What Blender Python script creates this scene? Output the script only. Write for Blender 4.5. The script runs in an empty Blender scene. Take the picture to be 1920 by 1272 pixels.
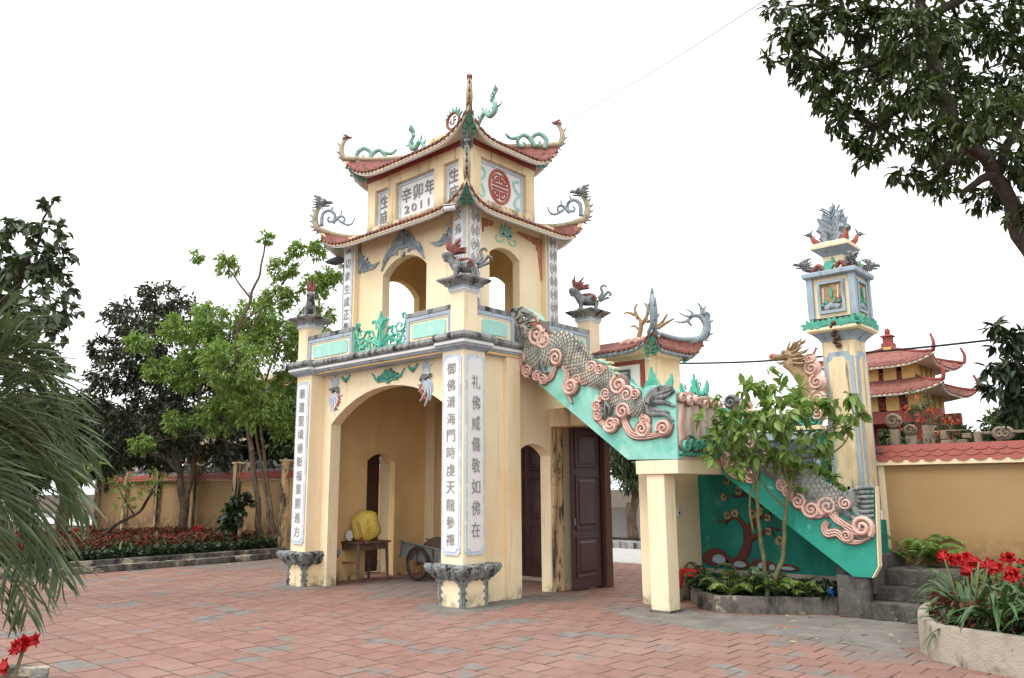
import bpy, bmesh, math, random
from mathutils import Vector, Matrix
import numpy as np
random.seed(7); rng = np.random.default_rng(7)
S = bpy.context.scene; COL = S.collection
R = math.radians
# ---------------------------------------------------------------- camera
cam = bpy.data.cameras.new('camera'); camo = bpy.data.objects.new('camera', cam); COL.objects.link(camo)
cam.sensor_width = 36; cam.lens = 28.0; cam.clip_start = .05; cam.clip_end = 2000
def cam_matrix(loc, yaw, pitch, roll):
    f = Vector((math.cos(pitch)*math.cos(yaw), math.cos(pitch)*math.sin(yaw), math.sin(pitch)))
    r = Vector((math.sin(yaw), -math.cos(yaw), 0)); u = r.cross(f)
    r2 = math.cos(roll)*r + math.sin(roll)*u; u2 = -math.sin(roll)*r + math.cos(roll)*u
    m = Matrix((r2, u2, -f)).transposed().to_4x4(); m.translation = loc
    return m
CAM = Vector((7.964, -7.769, 1.6))
camo.matrix_world = cam_matrix(CAM, R(132.172), R(10.567), R(-.4455))
S.camera = camo
# ---------------------------------------------------------------- sky, sun, exposure
W = bpy.data.worlds.new('World'); S.world = W; W.use_nodes = True
nt = W.node_tree; nt.nodes.clear()
sky = nt.nodes.new('ShaderNodeTexSky'); sky.sky_type = 'NISHITA'; sky.sun_disc = False
SUN_EL, SUN_AZ = 58, 252          # degrees; azimuth measured counter-clockwise from +X
sky.sun_elevation = R(SUN_EL); sky.sun_rotation = R(90 - SUN_AZ); sky.air_density = 1.0; sky.dust_density = 6; sky.ozone_density = .6
hs = nt.nodes.new('ShaderNodeHueSaturation'); hs.inputs['Saturation'].default_value = .12
mx = nt.nodes.new('ShaderNodeMix'); mx.data_type = 'RGBA'; mx.inputs[0].default_value = .82
mx.inputs[7].default_value = (9.6, 9.75, 9.9, 1)      # an even white cloud deck over the clear sky
bgn = nt.nodes.new('ShaderNodeBackground'); bgn.inputs[1].default_value = .14
wo = nt.nodes.new('ShaderNodeOutputWorld')
nt.links.new(sky.outputs[0], hs.inputs['Color']); nt.links.new(hs.outputs[0], mx.inputs[6])
nt.links.new(mx.outputs[2], bgn.inputs[0]); nt.links.new(bgn.outputs[0], wo.inputs[0])
sl = bpy.data.lights.new('sun', 'SUN'); sl.energy = 1.3; sl.angle = R(25); sl.color = (1, .95, .88)
so = bpy.data.objects.new('sun', sl); COL.objects.link(so)
sd = Vector((math.cos(R(SUN_EL))*math.cos(R(SUN_AZ)), math.cos(R(SUN_EL))*math.sin(R(SUN_AZ)), math.sin(R(SUN_EL))))
so.rotation_euler = sd.to_track_quat('Z', 'Y').to_euler(); so.location = (0, 0, 20)
S.view_settings.view_transform = 'Standard'; S.view_settings.look = 'None'; S.view_settings.gamma = 1
S.view_settings.use_curve_mapping = False; S.view_settings.exposure = .6
# ---------------------------------------------------------------- materials
MATS = {}
def mat(name, col, rough=.8, var=.12, scale=2.5, bump=.15, bscale=60, stain=None, spec=.25, island=None, col2=None, c2=(2, .5, .58), transl=0, streak=None):
    """Procedural paint/stone/leaf: base colour, blotchy variation, optional stains [(colour, scale3, lo, hi)], a second colour in patches"""
    m = bpy.data.materials.new(name); m.use_nodes = True; n = m.node_tree.nodes; l = m.node_tree.links
    b = n['Principled BSDF']; b.inputs['Roughness'].default_value = rough; b.inputs['Specular IOR Level'].default_value = spec
    geo = n.new('ShaderNodeNewGeometry')
    def noise(sc, vec3=None, detail=4, rough=.6):
        t = n.new('ShaderNodeTexNoise'); t.inputs['Scale'].default_value = sc; t.inputs['Detail'].default_value = detail; t.inputs['Roughness'].default_value = rough
        if vec3:
            mp = n.new('ShaderNodeMapping'); mp.inputs['Scale'].default_value = vec3; l.new(geo.outputs['Position'], mp.inputs[0]); l.new(mp.outputs[0], t.inputs['Vector'])
        else: l.new(geo.outputs['Position'], t.inputs['Vector'])
        return t.outputs['Fac']
    def ramp(fac, lo, hi):
        r = n.new('ShaderNodeMapRange'); r.inputs[1].default_value = lo; r.inputs[2].default_value = hi; l.new(fac, r.inputs[0]); return r.outputs[0]
    def mix(fac, a, bcol):
        x = n.new('ShaderNodeMix'); x.data_type = 'RGBA'
        if isinstance(fac, float): x.inputs[0].default_value = fac
        else: l.new(fac, x.inputs[0])
        for i, c in ((6, a), (7, bcol)):
            if isinstance(c, tuple): x.inputs[i].default_value = (*c[:3], 1)
            else: l.new(c, x.inputs[i])
        return x.outputs[2]
    lo = tuple(c*(1-var) for c in col); hi = tuple(min(1, c*(1+var)) for c in col)
    if island:      # every separate leaf / tile / stone gets its own tone
        c = mix(ramp(geo.outputs['Random Per Island'], 0, 1), col, island)
        c = mix(ramp(noise(scale), .3, .7), c, mix(.5, c, lo))
    else: c = mix(ramp(noise(scale), .3, .7), lo, hi)
    if col2: c = mix(ramp(noise(c2[0], None, 6), c2[1], c2[2]), c, col2)
    for st in (stain or []):
        k = ramp(noise(1.0, st[1], 8, .68), st[2], st[3])
        if len(st) > 4:     # fade with height (splash dirt above the ground): st[4]=(z_full, z_none)
            sp = n.new('ShaderNodeSeparateXYZ'); l.new(geo.outputs['Position'], sp.inputs[0])
            q = n.new('ShaderNodeMath'); q.operation = 'MULTIPLY'; l.new(k, q.inputs[0]); l.new(ramp(sp.outputs[2], st[4][1], st[4][0]), q.inputs[1]); k = q.outputs[0]
        c = mix(k, c, st[0])
    l.new(c, b.inputs['Base Color'])
    if bump:
        bp = n.new('ShaderNodeBump'); bp.inputs['Strength'].default_value = bump; bp.inputs['Distance'].default_value = .02
        l.new(noise(bscale, None, 6), bp.inputs['Height']); l.new(bp.outputs[0], b.inputs['Normal'])
    if transl:
        tr = n.new('ShaderNodeBsdfTranslucent'); l.new(mix(.5, c, (col[0]*1.6, col[1]*1.5, col[2]*.6)), tr.inputs['Color'])
        ms = n.new('ShaderNodeMixShader'); ms.inputs[0].default_value = transl
        l.new(b.outputs[0], ms.inputs[1]); l.new(tr.outputs[0], ms.inputs[2]); l.new(ms.outputs[0], n['Material Output'].inputs[0])
    MATS[name] = m
    return m
mat('grime', (.20, .15, .13), .95, .3, 9, .3, 60); mat('scale_line', (.19, .19, .175), .95, .3, 9, .3, 60)
DIRT = (.10, .085, .065); BLK = (.035, .033, .03)
mat('cream', (.88, .74, .51), .85, .05, 1.4, .12, 90, [((.80, .58, .30), (1.2, 1.2, .5), .48, .8), ((.40, .31, .20), (9, 9, .5), .58, .8), (DIRT, (5, 5, 4), .45, .62, (0, .22))])
mat('cream_worn', (.84, .68, .44), .88, .07, 1.4, .2, 70, [((.5, .36, .2), (2, 2, .8), .45, .75), (BLK, (7, 7, .5), .56, .7), (DIRT, (5, 5, 4), .42, .6, (0, .3))])
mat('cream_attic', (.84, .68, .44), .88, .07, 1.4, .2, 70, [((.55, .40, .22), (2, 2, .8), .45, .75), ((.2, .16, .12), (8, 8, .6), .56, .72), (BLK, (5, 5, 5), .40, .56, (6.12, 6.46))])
mat('cream_post', (.72, .52, .29), .88, .07, 1.4, .2, 70, [(BLK, (5, 5, .35), .46, .6), (DIRT, (6, 6, 3), .5, .6)])
mat('crest_stone', (.27, .21, .155), .95, .2, 5, .5, 45, [(BLK, (6, 6, 4), .5, .66)])
mat('wall_ochre', (.40, .25, .115), .9, .07, 1.2, .2, 60, [((.40, .27, .15), (1.5, 1.5, .6), .45, .75), ((.20, .14, .08), (6, 6, .5), .62, .8), ((.16, .10, .05), (5, 5, 5), .38, .55, (.5, 1.05))])
mat('concrete', (.30, .31, .31), .92, .2, 4, .5, 50, [(BLK, (8, 8, 1.0), .45, .62), ((.5, .5, .48), (5, 5, 5), .6, .75)])
mat('concrete_dark', (.17, .155, .135), .95, .25, 3, .6, 45, [(BLK, (3, 3, 1.6), .42, .6), ((.42, .37, .28), (2.2, 2.2, 2.6), .54, .6)])
mat('concrete_pale', (.40, .355, .29), .95, .15, 2, .6, 45, [(BLK, (6, 6, 6), .5, .7, (.0, .16)), ((.2, .17, .13), (2, 2, 2), .52, .72)])
mat('blue_trim', (.37, .45, .52), .85, .12, 3, .2, 70, [((.13, .14, .15), (9, 9, 1.2), .54, .72)])
mat('blue_pale', (.50, .60, .70), .85, .12, 4, .15, 70, [((.75, .76, .76), (7, 7, 7), .5, .66)])
mat('white_trim', (.74, .73, .71), .85, .06, 3, .15, 70, [((.3, .28, .25), (9, 9, 1.4), .6, .8)])
mat('panel_white', (.78, .77, .77), .8, .03, 2, .05, 70, [((.6, .56, .5), (3, 3, 1), .62, .85)])
mat('char_grey', (.30, .30, .29), .8, .35, 20, .2, 90)
mat('drip_white', (.60, .53, .46), .9, .1, 4, .3, 60, [((.06, .05, .04), (14, 14, 1.2), .55, .66), ((.5, .33, .27), (4, 4, 2), .5, .7)])
mat('turq', (.27, .60, .51), .85, .12, 2, .25, 60, [((.3, .36, .3), (7, 7, .8), .6, .78), ((.62, .78, .72), (4, 4, 4), .55, .8)], col2=(.18, .52, .43), c2=(3, .5, .62))
mat('turq_panel', (.36, .66, .58), .85, .08, 5, .1, 60, [((.6, .78, .72), (6, 6, 3), .52, .7)])
mat('mural_green_shade', (.018, .20, .15), .85, .2, 2, .25, 60, [((.012, .11, .085), (2, 2, .7), .5, .7), ((.10, .32, .25), (5, 5, 5), .58, .76)])  # darker copy of sea_green, the stairs' shade painted into the wall colour
mat('concrete_step', (.115, .105, .092), .95, .25, 3, .7, 45, [(BLK, (3, 3, 1.6), .45, .62), ((.30, .27, .22), (16, 16, 16), .58, .72)])
mat('sea_green', (.035, .31, .23), .85, .15, 2, .25, 60, [((.02, .2, .15), (3, 3, .8), .55, .75), ((.40, .62, .53), (5, 5, 5), .60, .74)])
mat('leaf_relief', (.10, .37, .275), .8, .15, 10, .15, 60, [((.4, .66, .56), (12, 12, 12), .6, .8)])
mat('seal_grey', (.42, .39, .38), .85, .15, 12, .2, 90)
mat('stone_green', (.27, .47, .39), .85, .25, 9, .3, 70, [((.09, .13, .11), (9, 9, 9), .52, .66)])
mat('red_brown', (.115, .038, .032), .85, .2, 12, .3, 70)
mat('pink', (.70, .46, .39), .85, .15, 6, .25, 60, [((.74, .58, .5), (7, 7, 7), .55, .75), ((.12, .09, .08), (4, 4, 3), .64, .72)])
mat('scale_grey', (.42, .42, .36), .85, .2, 9, .4, 60, [((.62, .55, .42), (4, 4, 4), .48, .6), ((.2, .22, .21), (5, 5, 5), .52, .64)])
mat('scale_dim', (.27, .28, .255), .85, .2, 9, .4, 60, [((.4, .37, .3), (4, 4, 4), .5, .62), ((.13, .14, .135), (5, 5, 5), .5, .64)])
mat('cream_inner_bounce', (.82, .58, .29), .85, .05, 1.2, .1, 90, [((.58, .38, .17), (1, 1, .4), .45, .8), (DIRT, (5, 5, 4), .45, .62, (0, .22))])  # cream paint for the rooms, warm bounced light and indoor shade put into its colour
mat('stone_grey', (.22, .235, .235), .88, .3, 10, .5, 70, [(BLK, (9, 9, 5), .5, .62), ((.42, .44, .44), (14, 14, 14), .58, .7)])
mat('stone_blue', (.30, .36, .40), .88, .25, 8, .4, 70, [(BLK, (9, 9, 5), .55, .68), ((.5, .55, .57), (12, 12, 12), .58, .7)])
mat('stone_maroon', (.26, .10, .085), .85, .3, 12, .4, 70, [(BLK, (9, 9, 9), .58, .7)])
mat('gold_relief', (.38, .265, .15), .85, .25, 9, .3, 70, [((.2, .12, .07), (12, 12, 12), .52, .66)])
mat('finial', (.50, .41, .27), .85, .2, 9, .4, 70, [((.22, .24, .22), (9, 9, 9), .5, .62)])
mat('roof_tile', (.25, .10, .08), .8, .2, 6, .4, 50, [(BLK, (5, 5, 5), .55, .7), ((.46, .25, .2), (9, 9, 9), .56, .72)])
mat('wall_tile', (.36, .085, .06), .6, .2, 6, .3, 60, [(BLK, (6, 6, 6), .58, .75)], island=(.24, .05, .04), spec=.4)
mat('maroon_band', (.27, .07, .06), .7, .1, 3, .1, 60)
mat('soffit', (.62, .55, .48), .9, .06, 2, .1, 60, [((.4, .34, .28), (3, 3, 3), .55, .75)])
mat('red_relief', (.42, .13, .09), .75, .12, 8, .1, 60)
mat('orange_relief', (.50, .21, .11), .8, .12, 8, .1, 60)
mat('aqua_relief', (.36, .66, .57), .8, .12, 8, .1, 60)
mat('door_brown', (.052, .019, .017), .42, .25, 5, .12, 40, spec=.45)
mat('wood_old', (.13, .085, .06), .8, .3, 14, .5, 40, [((.3, .25, .2), (20, 20, 3), .55, .7)])
mat('bark', (.16, .12, .085), .95, .3, 8, 1.0, 22, [((.32, .28, .22), (6, 6, 2), .52, .66)])
mat('bark_dark', (.06, .045, .035), .95, .3, 8, 1.0, 22, [((.14, .13, .1), (9, 9, 4), .55, .7)])
mat('stem_green', (.16, .15, .07), .9, .3, 8, .5, 22)
mat('soil', (.07, .05, .035), 1, .3, 6, .8, 20)
mat('asphalt_pale', (.42, .41, .39), .95, .08, 3, .3, 60)
mat('street_tile', (.45, .26, .21), .9, .1, 3, .3, 60)
mat('metal_grey', (.16, .17, .165), .6, .3, 8, .25, 40, [((.10, .06, .04), (6, 6, 6), .52, .66)])
mat('rubber', (.03, .028, .026), .85, .2, 10, .3, 50, [((.16, .13, .1), (6, 6, 6), .55, .75)])
mat('rust', (.11, .055, .035), .8, .3, 20, .4, 50)
mat('sack', (.66, .49, .10), .55, .12, 5, .3, 26)
mat('sack_print', (.05, .05, .035), .7, .1); mat('sack_red', (.5, .06, .03), .6, .1)
mat('plastic_clear', (.45, .40, .36), .25, .2, 9, .5, 14, spec=.5)
mat('plastic_white', (.7, .71, .72), .4, .1, 6, .3, 20)
mat('plastic_red', (.55, .012, .018), .35, .05, 3, 0, spec=.5)
mat('plastic_blue', (.02, .12, .5), .4, .05, 3, 0, spec=.5)
mat('black_wire', (.012, .012, .012), .6, 0, 3, 0); mat('grey_wire', (.3, .3, .3), .6, 0, 3, 0)
mat('lens_black', (.01, .01, .012), .15, 0, 3, 0, spec=.6); mat('cam_white', (.72, .72, .72), .4, .02, 3, 0)
mat('dark_panel', (.10, .12, .13), .8, .3, 6, .3, 40)
mat('leaf_dark', (.026, .046, .020), .45, .2, 3, 0, 30, island=(.06, .09, .036), transl=.12, spec=.4)
mat('leaf_broad', (.06, .09, .045), .42, .2, 3, 0, 30, island=(.13, .18, .09), transl=.15, spec=.5)
mat('leaf_mango', (.036, .062, .02), .42, .2, 2, 0, 30, island=(.10, .14, .035), transl=.25, spec=.45)
mat('leaf_plum', (.046, .055, .032), .45, .2, 3, 0, 30, island=(.10, .12, .06), transl=.1, spec=.4)
mat('leaf_fresh', (.17, .29, .065), .5, .2, 2, 0, 30, island=(.33, .46, .13), transl=.35, spec=.35)
mat('leaf_shrub', (.14, .24, .055), .45, .2, 3, 0, 30, island=(.28, .40, .10), transl=.28, spec=.4)
mat('leaf_palm', (.075, .12, .05), .35, .15, 3, 0, 30, island=(.16, .215, .11), transl=.15, spec=.5)
mat('leaf_strap', (.040, .095, .028), .38, .15, 3, 0, 30, island=(.085, .16, .05), transl=.15, spec=.5)
mat('leaf_far', (.04, .075, .028), .7, .2, 1, 0, 30, island=(.09, .13, .045), transl=.15)
mat('leaf_weep', (.055, .085, .04), .6, .2, 1, 0, 30, island=(.12, .15, .07), transl=.2)
mat('leaf_banana', (.12, .24, .05), .4, .2, 2, 0, 30, island=(.3, .33, .06), transl=.3)
mat('leaf_yellow', (.5, .32, .03), .5, .2, 2, 0, 30, transl=.2)
mat('red_ground_cover', (.10, .02, .015), .7, .25, 3, 0, 30, island=(.24, .05, .032), transl=.1)
mat('flower_red', (.36, .008, .012), .45, .15, 20, 0, 30, island=(.50, .02, .022), transl=.2)
mat('flower_coral', (.55, .10, .05), .5, .15, 20, 0, 30, transl=.2)
mat('flower_pale', (.7, .62, .38), .6, .1, 9, 0)
mat('litter', (.32, .30, .12), .7, .2, 9, 0, island=(.5, .42, .2))
mat('iron_green', (.10, .46, .34), .6, .15, 8, .15, 60, [((.32, .62, .52), (14, 14, 14), .55, .75)])
mat('house_yellow', (.62, .42, .16), .85, .08, 1, .1, 40, [((.3, .2, .1), (3, 3, .6), .58, .78)])
mat('house_trim', (.55, .47, .34), .9, .15, 3, .2, 40, [(BLK, (5, 5, 2), .55, .7)])
mat('glass_dark', (.05, .05, .05), .15, .1, 3, 0, spec=.5)
# ---------------------------------------------------------------- mesh helpers
class MB:
    def __init__(s): s.v = []; s.f = []; s.mi = {}
    def dark(s, n0):      # faces from n0 on take the second (grime) material
        for i in range(n0, len(s.f)): s.mi[i] = 1
        return s
    def add(s, vs, fs):
        o = len(s.v); s.v += [tuple(p) for p in vs]; s.f += [tuple(i+o for i in f) for f in fs]; return s
    def box(s, x0, x1, y0, y1, z0, z1):
        return s.add([(x, y, z) for z in (z0, z1) for y in (y0, y1) for x in (x0, x1)], [(0, 2, 3, 1), (4, 5, 7, 6), (0, 1, 5, 4), (2, 6, 7, 3), (0, 4, 6, 2), (1, 3, 7, 5)])
    def prism(s, out, ax, d0, d1):
        g = {'y': lambda a, b, d: (a, d, b), 'x': lambda a, b, d: (d, a, b), 'z': lambda a, b, d: (a, b, d)}[ax] if isinstance(ax, str) else ax
        n = len(out)
        return s.add([g(a, b, d0) for a, b in out] + [g(a, b, d1) for a, b in out], [tuple(range(n)), tuple(range(2*n-1, n-1, -1))] + [(i, (i+1) % n, n+(i+1) % n, n+i) for i in range(n)])
    def loft(s, rings, closed=True, cap=True):
        n = len(rings[0]); vs = [p for r in rings for p in r]; fs = []
        for i in range(len(rings)-1):
            for j in range(n if closed else n-1):
                k = (j+1) % n; fs.append((i*n+j, i*n+k, (i+1)*n+k, (i+1)*n+j))
        if cap and closed: fs += [tuple(range(n-1, -1, -1)), tuple(range((len(rings)-1)*n, len(rings)*n))]
        return s.add(vs, fs)
    def tube(s, pts, rad, n=8, flat=None, cap=True):
        P = [Vector(p) for p in pts]; m = len(P); rad = rad if isinstance(rad, (list, tuple)) else [rad]*m
        rings = []; N = None
        for i in range(m):
            t = (P[min(i+1, m-1)]-P[max(i-1, 0)]); t = t.normalized() if t.length > 1e-9 else Vector((0, 0, 1))
            if N is None:
                N = t.cross(Vector((0, 0, 1)) if abs(t.z) < .9 else Vector((1, 0, 0))).normalized()
            N = N - t*N.dot(t); N = N.normalized() if N.length > 1e-6 else t.orthogonal().normalized()
            B = t.cross(N); r = rad[i]; fa = flat or (1, 1)
            rings.append([P[i] + N*(math.cos(6.28318*j/n)*r*fa[0]) + B*(math.sin(6.28318*j/n)*r*fa[1]) for j in range(n)])
        return s.loft(rings, True, cap)
    def ball(s, c, r, n=10, m=6):
        r = r if isinstance(r, tuple) else (r, r, r); rings = []
        for i in range(m+1):
            a = math.pi*(i/m*.998+.001)
            rings.append([(c[0]+r[0]*math.sin(a)*math.cos(6.28318*j/n), c[1]+r[1]*math.sin(a)*math.sin(6.28318*j/n), c[2]+r[2]*math.cos(a)) for j in range(n)])
        return s.loft(rings)
    def sq(s, cx, cy, prof):      # square loft: [(halfx, halfy, z)]
        return s.loft([[(cx-a, cy-b, z), (cx+a, cy-b, z), (cx+a, cy+b, z), (cx-a, cy+b, z)] for a, b, z in prof])
    def lathe(s, cx, cy, prof, n=16): # [(r,z)]
        return s.loft([[(cx+r*math.cos(6.28318*j/n), cy+r*math.sin(6.28318*j/n), z) for j in range(n)] for r, z in prof])
    def ribbon(s, F, pts, w, h, base=-.004):     # rounded ridge on a wall frame F(a,b,c)
        m = len(pts); w = w if isinstance(w, (list, tuple)) else [w]*m; h = h if isinstance(h, (list, tuple)) else [h]*m; rings = []
        for i in range(m):
            a, b = pts[max(i-1, 0)]; c, d = pts[min(i+1, m-1)]; L = math.hypot(c-a, d-b) or 1; nx, ny = -(d-b)/L, (c-a)/L
            rings.append([F(pts[i][0]+nx*w[i]/2*k, pts[i][1]+ny*w[i]/2*k, (h[i]*q if q else base)) for k, q in ((-1, 0), (-.92, .55), (-.5, .9), (0, 1), (.5, .9), (.92, .55), (1, 0))])
        return s.loft(rings, False)
    def swirl(s, F, cx, cy, r, h=.03, turns=1.6, ph=0., hand=1):   # domed disc with a spiral ridge
        n = 14; rings = []
        for k, q in ((1.07, -.004), (1.04, h*.35), (.9, h*.6), (.0, h*.7)):
            rings.append([F(cx+r*k*math.cos(6.28318*j/n), cy+r*k*math.sin(6.28318*j/n), q) for j in range(n)])
        n0 = len(s.f); s.loft(rings, True, False); s.dark(n0)
        m = int(12*turns)+4; pts = []; ws = []
        for i in range(m):
            t = i/(m-1); a = ph+hand*t*turns*6.28318; rr = r*(.84*(1-t)+.05); pts.append((cx+rr*math.cos(a), cy+rr*math.sin(a))); ws.append(r*.9/turns*(.86-.2*t))
        return s.ribbon(F, pts, ws, h*1.35, 0)
    def plate(s, F, out, c0, c1): return s.prism(out, F, c0, c1)
    def mesh(s, name, m, smooth=False, recalc=True):
        me = bpy.data.meshes.new(name); me.from_pydata(s.v, [], s.f)
        if recalc:
            b = bmesh.new(); b.from_mesh(me); bmesh.ops.recalc_face_normals(b, faces=b.faces); b.to_mesh(me); b.free()
        if smooth:
            me.polygons.foreach_set('use_smooth', [True]*len(me.polygons))
        if m: me.materials.append(MATS[m])
        if s.mi:
            me.materials.append(MATS['grime'])
            mi_ = np.zeros(len(me.polygons), dtype=np.int32); mi_[list(s.mi)] = 1; me.polygons.foreach_set('material_index', mi_)
        me.update(); return me
    def build(s, name, m, parent=None, smooth=False, bevel=0, recalc=True, local=False):
        return put(name, s.mesh(name, m, smooth, recalc), parent, bevel, local)
WM = {}
def put(name, me, parent=None, bevel=0, local=False):
    o = bpy.data.objects.new(name, me); COL.objects.link(o)
    if parent is not None:
        o.parent = parent
        if not local and parent.name in WM: o.matrix_parent_inverse = WM[parent.name].inverted()
    if bevel:
        b = o.modifiers.new('bevel', 'BEVEL'); b.width = bevel; b.segments = 2; b.limit_method = 'ANGLE'
    return o
def tag(o, label, cat, group=None, kind=None):
    if label: o['label'] = label
    if cat: o['category'] = cat
    if group: o['group'] = group
    if kind: o['kind'] = kind
    return o
def thing(name, label, cat, loc=(0, 0, 0), rz=0, group=None):
    o = bpy.data.objects.new(name, None); COL.objects.link(o); o.location = loc; o.rotation_euler = (0, 0, rz); o.empty_display_size = .1
    WM[o.name] = Matrix.Translation(loc) @ Matrix.Rotation(rz, 4, 'Z')
    return tag(o, label, cat, group)
def struct(o): o['kind'] = 'structure'; return o
def copy_tree(o, parent=None):
    c = o.copy(); COL.objects.link(c)
    if parent is not None: c.parent = parent; c.matrix_parent_inverse = o.matrix_parent_inverse.copy()
    for ch in o.children: copy_tree(ch, c)
    return c
def cr(pts, k=5, closed=False):      # Catmull-Rom through 2-D or 3-D points
    n = len(pts); out = []
    for i in range(n if closed else n-1):
        p = [pts[(i+j) % n] if closed else pts[min(max(i+j, 0), n-1)] for j in (-1, 0, 1, 2)]
        for q in range(k):
            t = q/k
            out.append(tuple(.5*(2*p[1][d]+(p[2][d]-p[0][d])*t+(2*p[0][d]-5*p[1][d]+4*p[2][d]-p[3][d])*t*t+(3*p[1][d]-p[0][d]-3*p[2][d]+p[3][d])*t**3) for d in range(len(p[1]))))
    if not closed: out.append(tuple(pts[-1]))
    return out
def lin(a, b, n): return [a+(b-a)*i/(n-1) for i in range(n)]
def FY(y): return lambda a, b, c: (a, y-c, b)        # wall facing -y : (x, z, out)
def FX(x): return lambda a, b, c: (x+c, a, b)        # wall facing +x : (y, z, out)
def arc3(x0, x1, zs, za, n=14):      # segmental arch points from (x0,zs) to (x1,zs) through the apex
    h = (x1-x0)/2; r = za-zs; rad = (h*h+r*r)/(2*r); cx = (x0+x1)/2; cz = za-rad; a0 = math.asin(h/rad)
    return [(cx+rad*math.sin(a), cz+rad*math.cos(a)) for a in lin(-a0, a0, n)]
def archwall(mb, ax, a0, a1, z0, z1, o0, o1, zs, za, d0, d1):
    return mb.prism([(a0, z0), (o0, z0)] + arc3(o0, o1, zs, za) + [(o1, z0), (a1, z0), (a1, z1), (a0, z1)], ax, d0, d1)
def notch(x0, x1, z0, z1, r, k=4):      # rectangle with hollow (concave) corners
    o = []
    for cx, cz, a0 in ((x0, z0, 90), (x1, z0, 180), (x1, z1, 270), (x0, z1, 0)):
        seg = [(cx+r*math.cos(R(a)), cz+r*math.sin(R(a))) for a in lin(a0, a0-90, k)]
        o += seg
    return o
GL = {}
def glyph(ch):
    if ch not in GL:
        c = bpy.data.curves.new('g', 'FONT'); c.body = ch; c.extrude = .5; c.offset = .003
        o = bpy.data.objects.new('g', c); COL.objects.link(o); bpy.context.view_layer.update()
        me = o.to_mesh(); v = np.array([p.co[:] for p in me.vertices]); f = [tuple(p.vertices) for p in me.polygons]
        o.to_mesh_clear(); bpy.data.objects.remove(o); bpy.data.curves.remove(c)
        cen = (v.min(0)+v.max(0))/2; v[:, :2] -= cen[:2]
        GL[ch] = (v, f, v[:, :2].max(0)*2)
    return GL[ch]
def char(ch, F, a, b, w, h, parent, m='char_grey', d=.012, name='character', skew=0.):
    v, f, sz = glyph(ch); sx = w/max(sz[0], .45); sy = h/max(sz[1], .2)
    mb = MB(); mb.add([F(a+p[0]*sx+skew*p[1]*sx, b+p[1]*sy, (p[2]+.5)*d-.002) for p in v], f)
    return mb.build(name, m, parent)
def inscription(F, a0, a1, z0, z1, text, parent, cw, chh, label=None, border='blue_pale', top=.12, bot=.12):
    p = MB().plate(F, notch(a0, a1, z0, z1, .045), -.01, .02).build('inscription_panel', border, parent)
    MB().plate(F, notch(a0+.04, a1-.04, z0+.05, z1-.05, .045), .0, .027).build('panel_field', 'panel_white', p)
    n = len(text); zs = lin(z1-top-chh/2, z0+bot+chh/2, n) if n > 1 else [(z0+z1)/2]
    for c, z in zip(text, zs): char(c, lambda a, b, q: F(a, b, q+.025), (a0+a1)/2, z, cw, chh, p)
    if label: p['label'] = label
    return p
# relief outlines, metres on the stair walls (x, z)
A_OUT = [(-0.192,3.437),(1.779,1.96),(2.552,1.942),(2.565,2.816),(2.523,2.871),(2.416,2.912),(2.175,2.941),(2.017,2.889),(1.936,2.941),(1.801,3.025),(1.673,3.088),(1.658,3.139),(1.588,3.165),(1.58,3.239),(1.492,3.267),(1.483,3.333),(1.338,3.387),(1.188,3.403),(1.109,3.47),(1.098,3.519),(1.028,3.556),(1.007,3.626),(0.935,3.644),(0.889,3.728),(0.791,3.702),(0.757,3.804),(0.645,3.76),(0.571,3.809),(0.545,3.773),(0.472,3.882),(0.32,3.994),(0.256,4.023),(0.276,4.122),(0.232,4.19),(0.141,4.255),(-0.031,4.369),(-0.153,4.38),(-0.25,4.336),(-0.271,4.192),(-0.242,3.855)]
A_BODY = [(-0.022,4.032),(-0.065,3.852),(0.025,3.657),(0.234,3.572),(0.441,3.627),(0.618,3.684),(0.789,3.614),(0.907,3.474),(1.045,3.324),(1.205,3.203),(1.385,3.12),(1.495,3.036),(1.534,2.904),(1.684,2.8),(1.831,2.717),(1.977,2.671),(2.124,2.713)]
A_BW = [0.361,0.385,0.409,0.433,0.445,0.433,0.445,0.433,0.397,0.361,0.337,0.325,0.337,0.337,0.325,0.289,0.169]
A_HEAD = [(-0.259,4.337),(-0.153,4.373),(-0.031,4.369),(0.141,4.255),(0.232,4.19),(0.276,4.122),(0.256,4.074),(0.178,4.065),(0.085,4.068),(0.124,4.027),(0.23,4.033),(0.163,3.975),(0.03,3.983),(0.002,3.884),(-0.133,3.83),(-0.242,3.834),(-0.277,4.13)]
A_HR = [[(-0.156,4.165),(-0.087,4.207),(0.007,4.217),(0.113,4.177),(0.179,4.167)],[(-0.129,4.13),(-0.048,4.128),(0.059,4.133),(0.113,4.146)],[(-0.046,4.284),(0.035,4.251),(0.141,4.214),(0.232,4.159)],[(-0.211,4.121),(-0.158,4.03),(-0.187,3.909),(-0.161,3.813)],[(-0.116,4.076),(-0.077,3.977),(-0.105,3.878),(-0.08,3.792)],[(-0.036,4.034),(-0.011,3.927),(-0.039,3.828)],[(0.032,4.075),(0.099,4.097),(0.178,4.095),(0.257,4.098)],[(-0.154,4.321),(-0.085,4.352),(-0.031,4.354)],[(-0.21,4.225),(-0.239,4.125),(-0.227,3.998)],[(0.084,4.027),(0.15,4.018),(0.216,4.029)]]
A_HS = [(-0.195,4.302,0.072),(-0.015,4.175,0.043),(0.231,4.139,0.034)]
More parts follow.
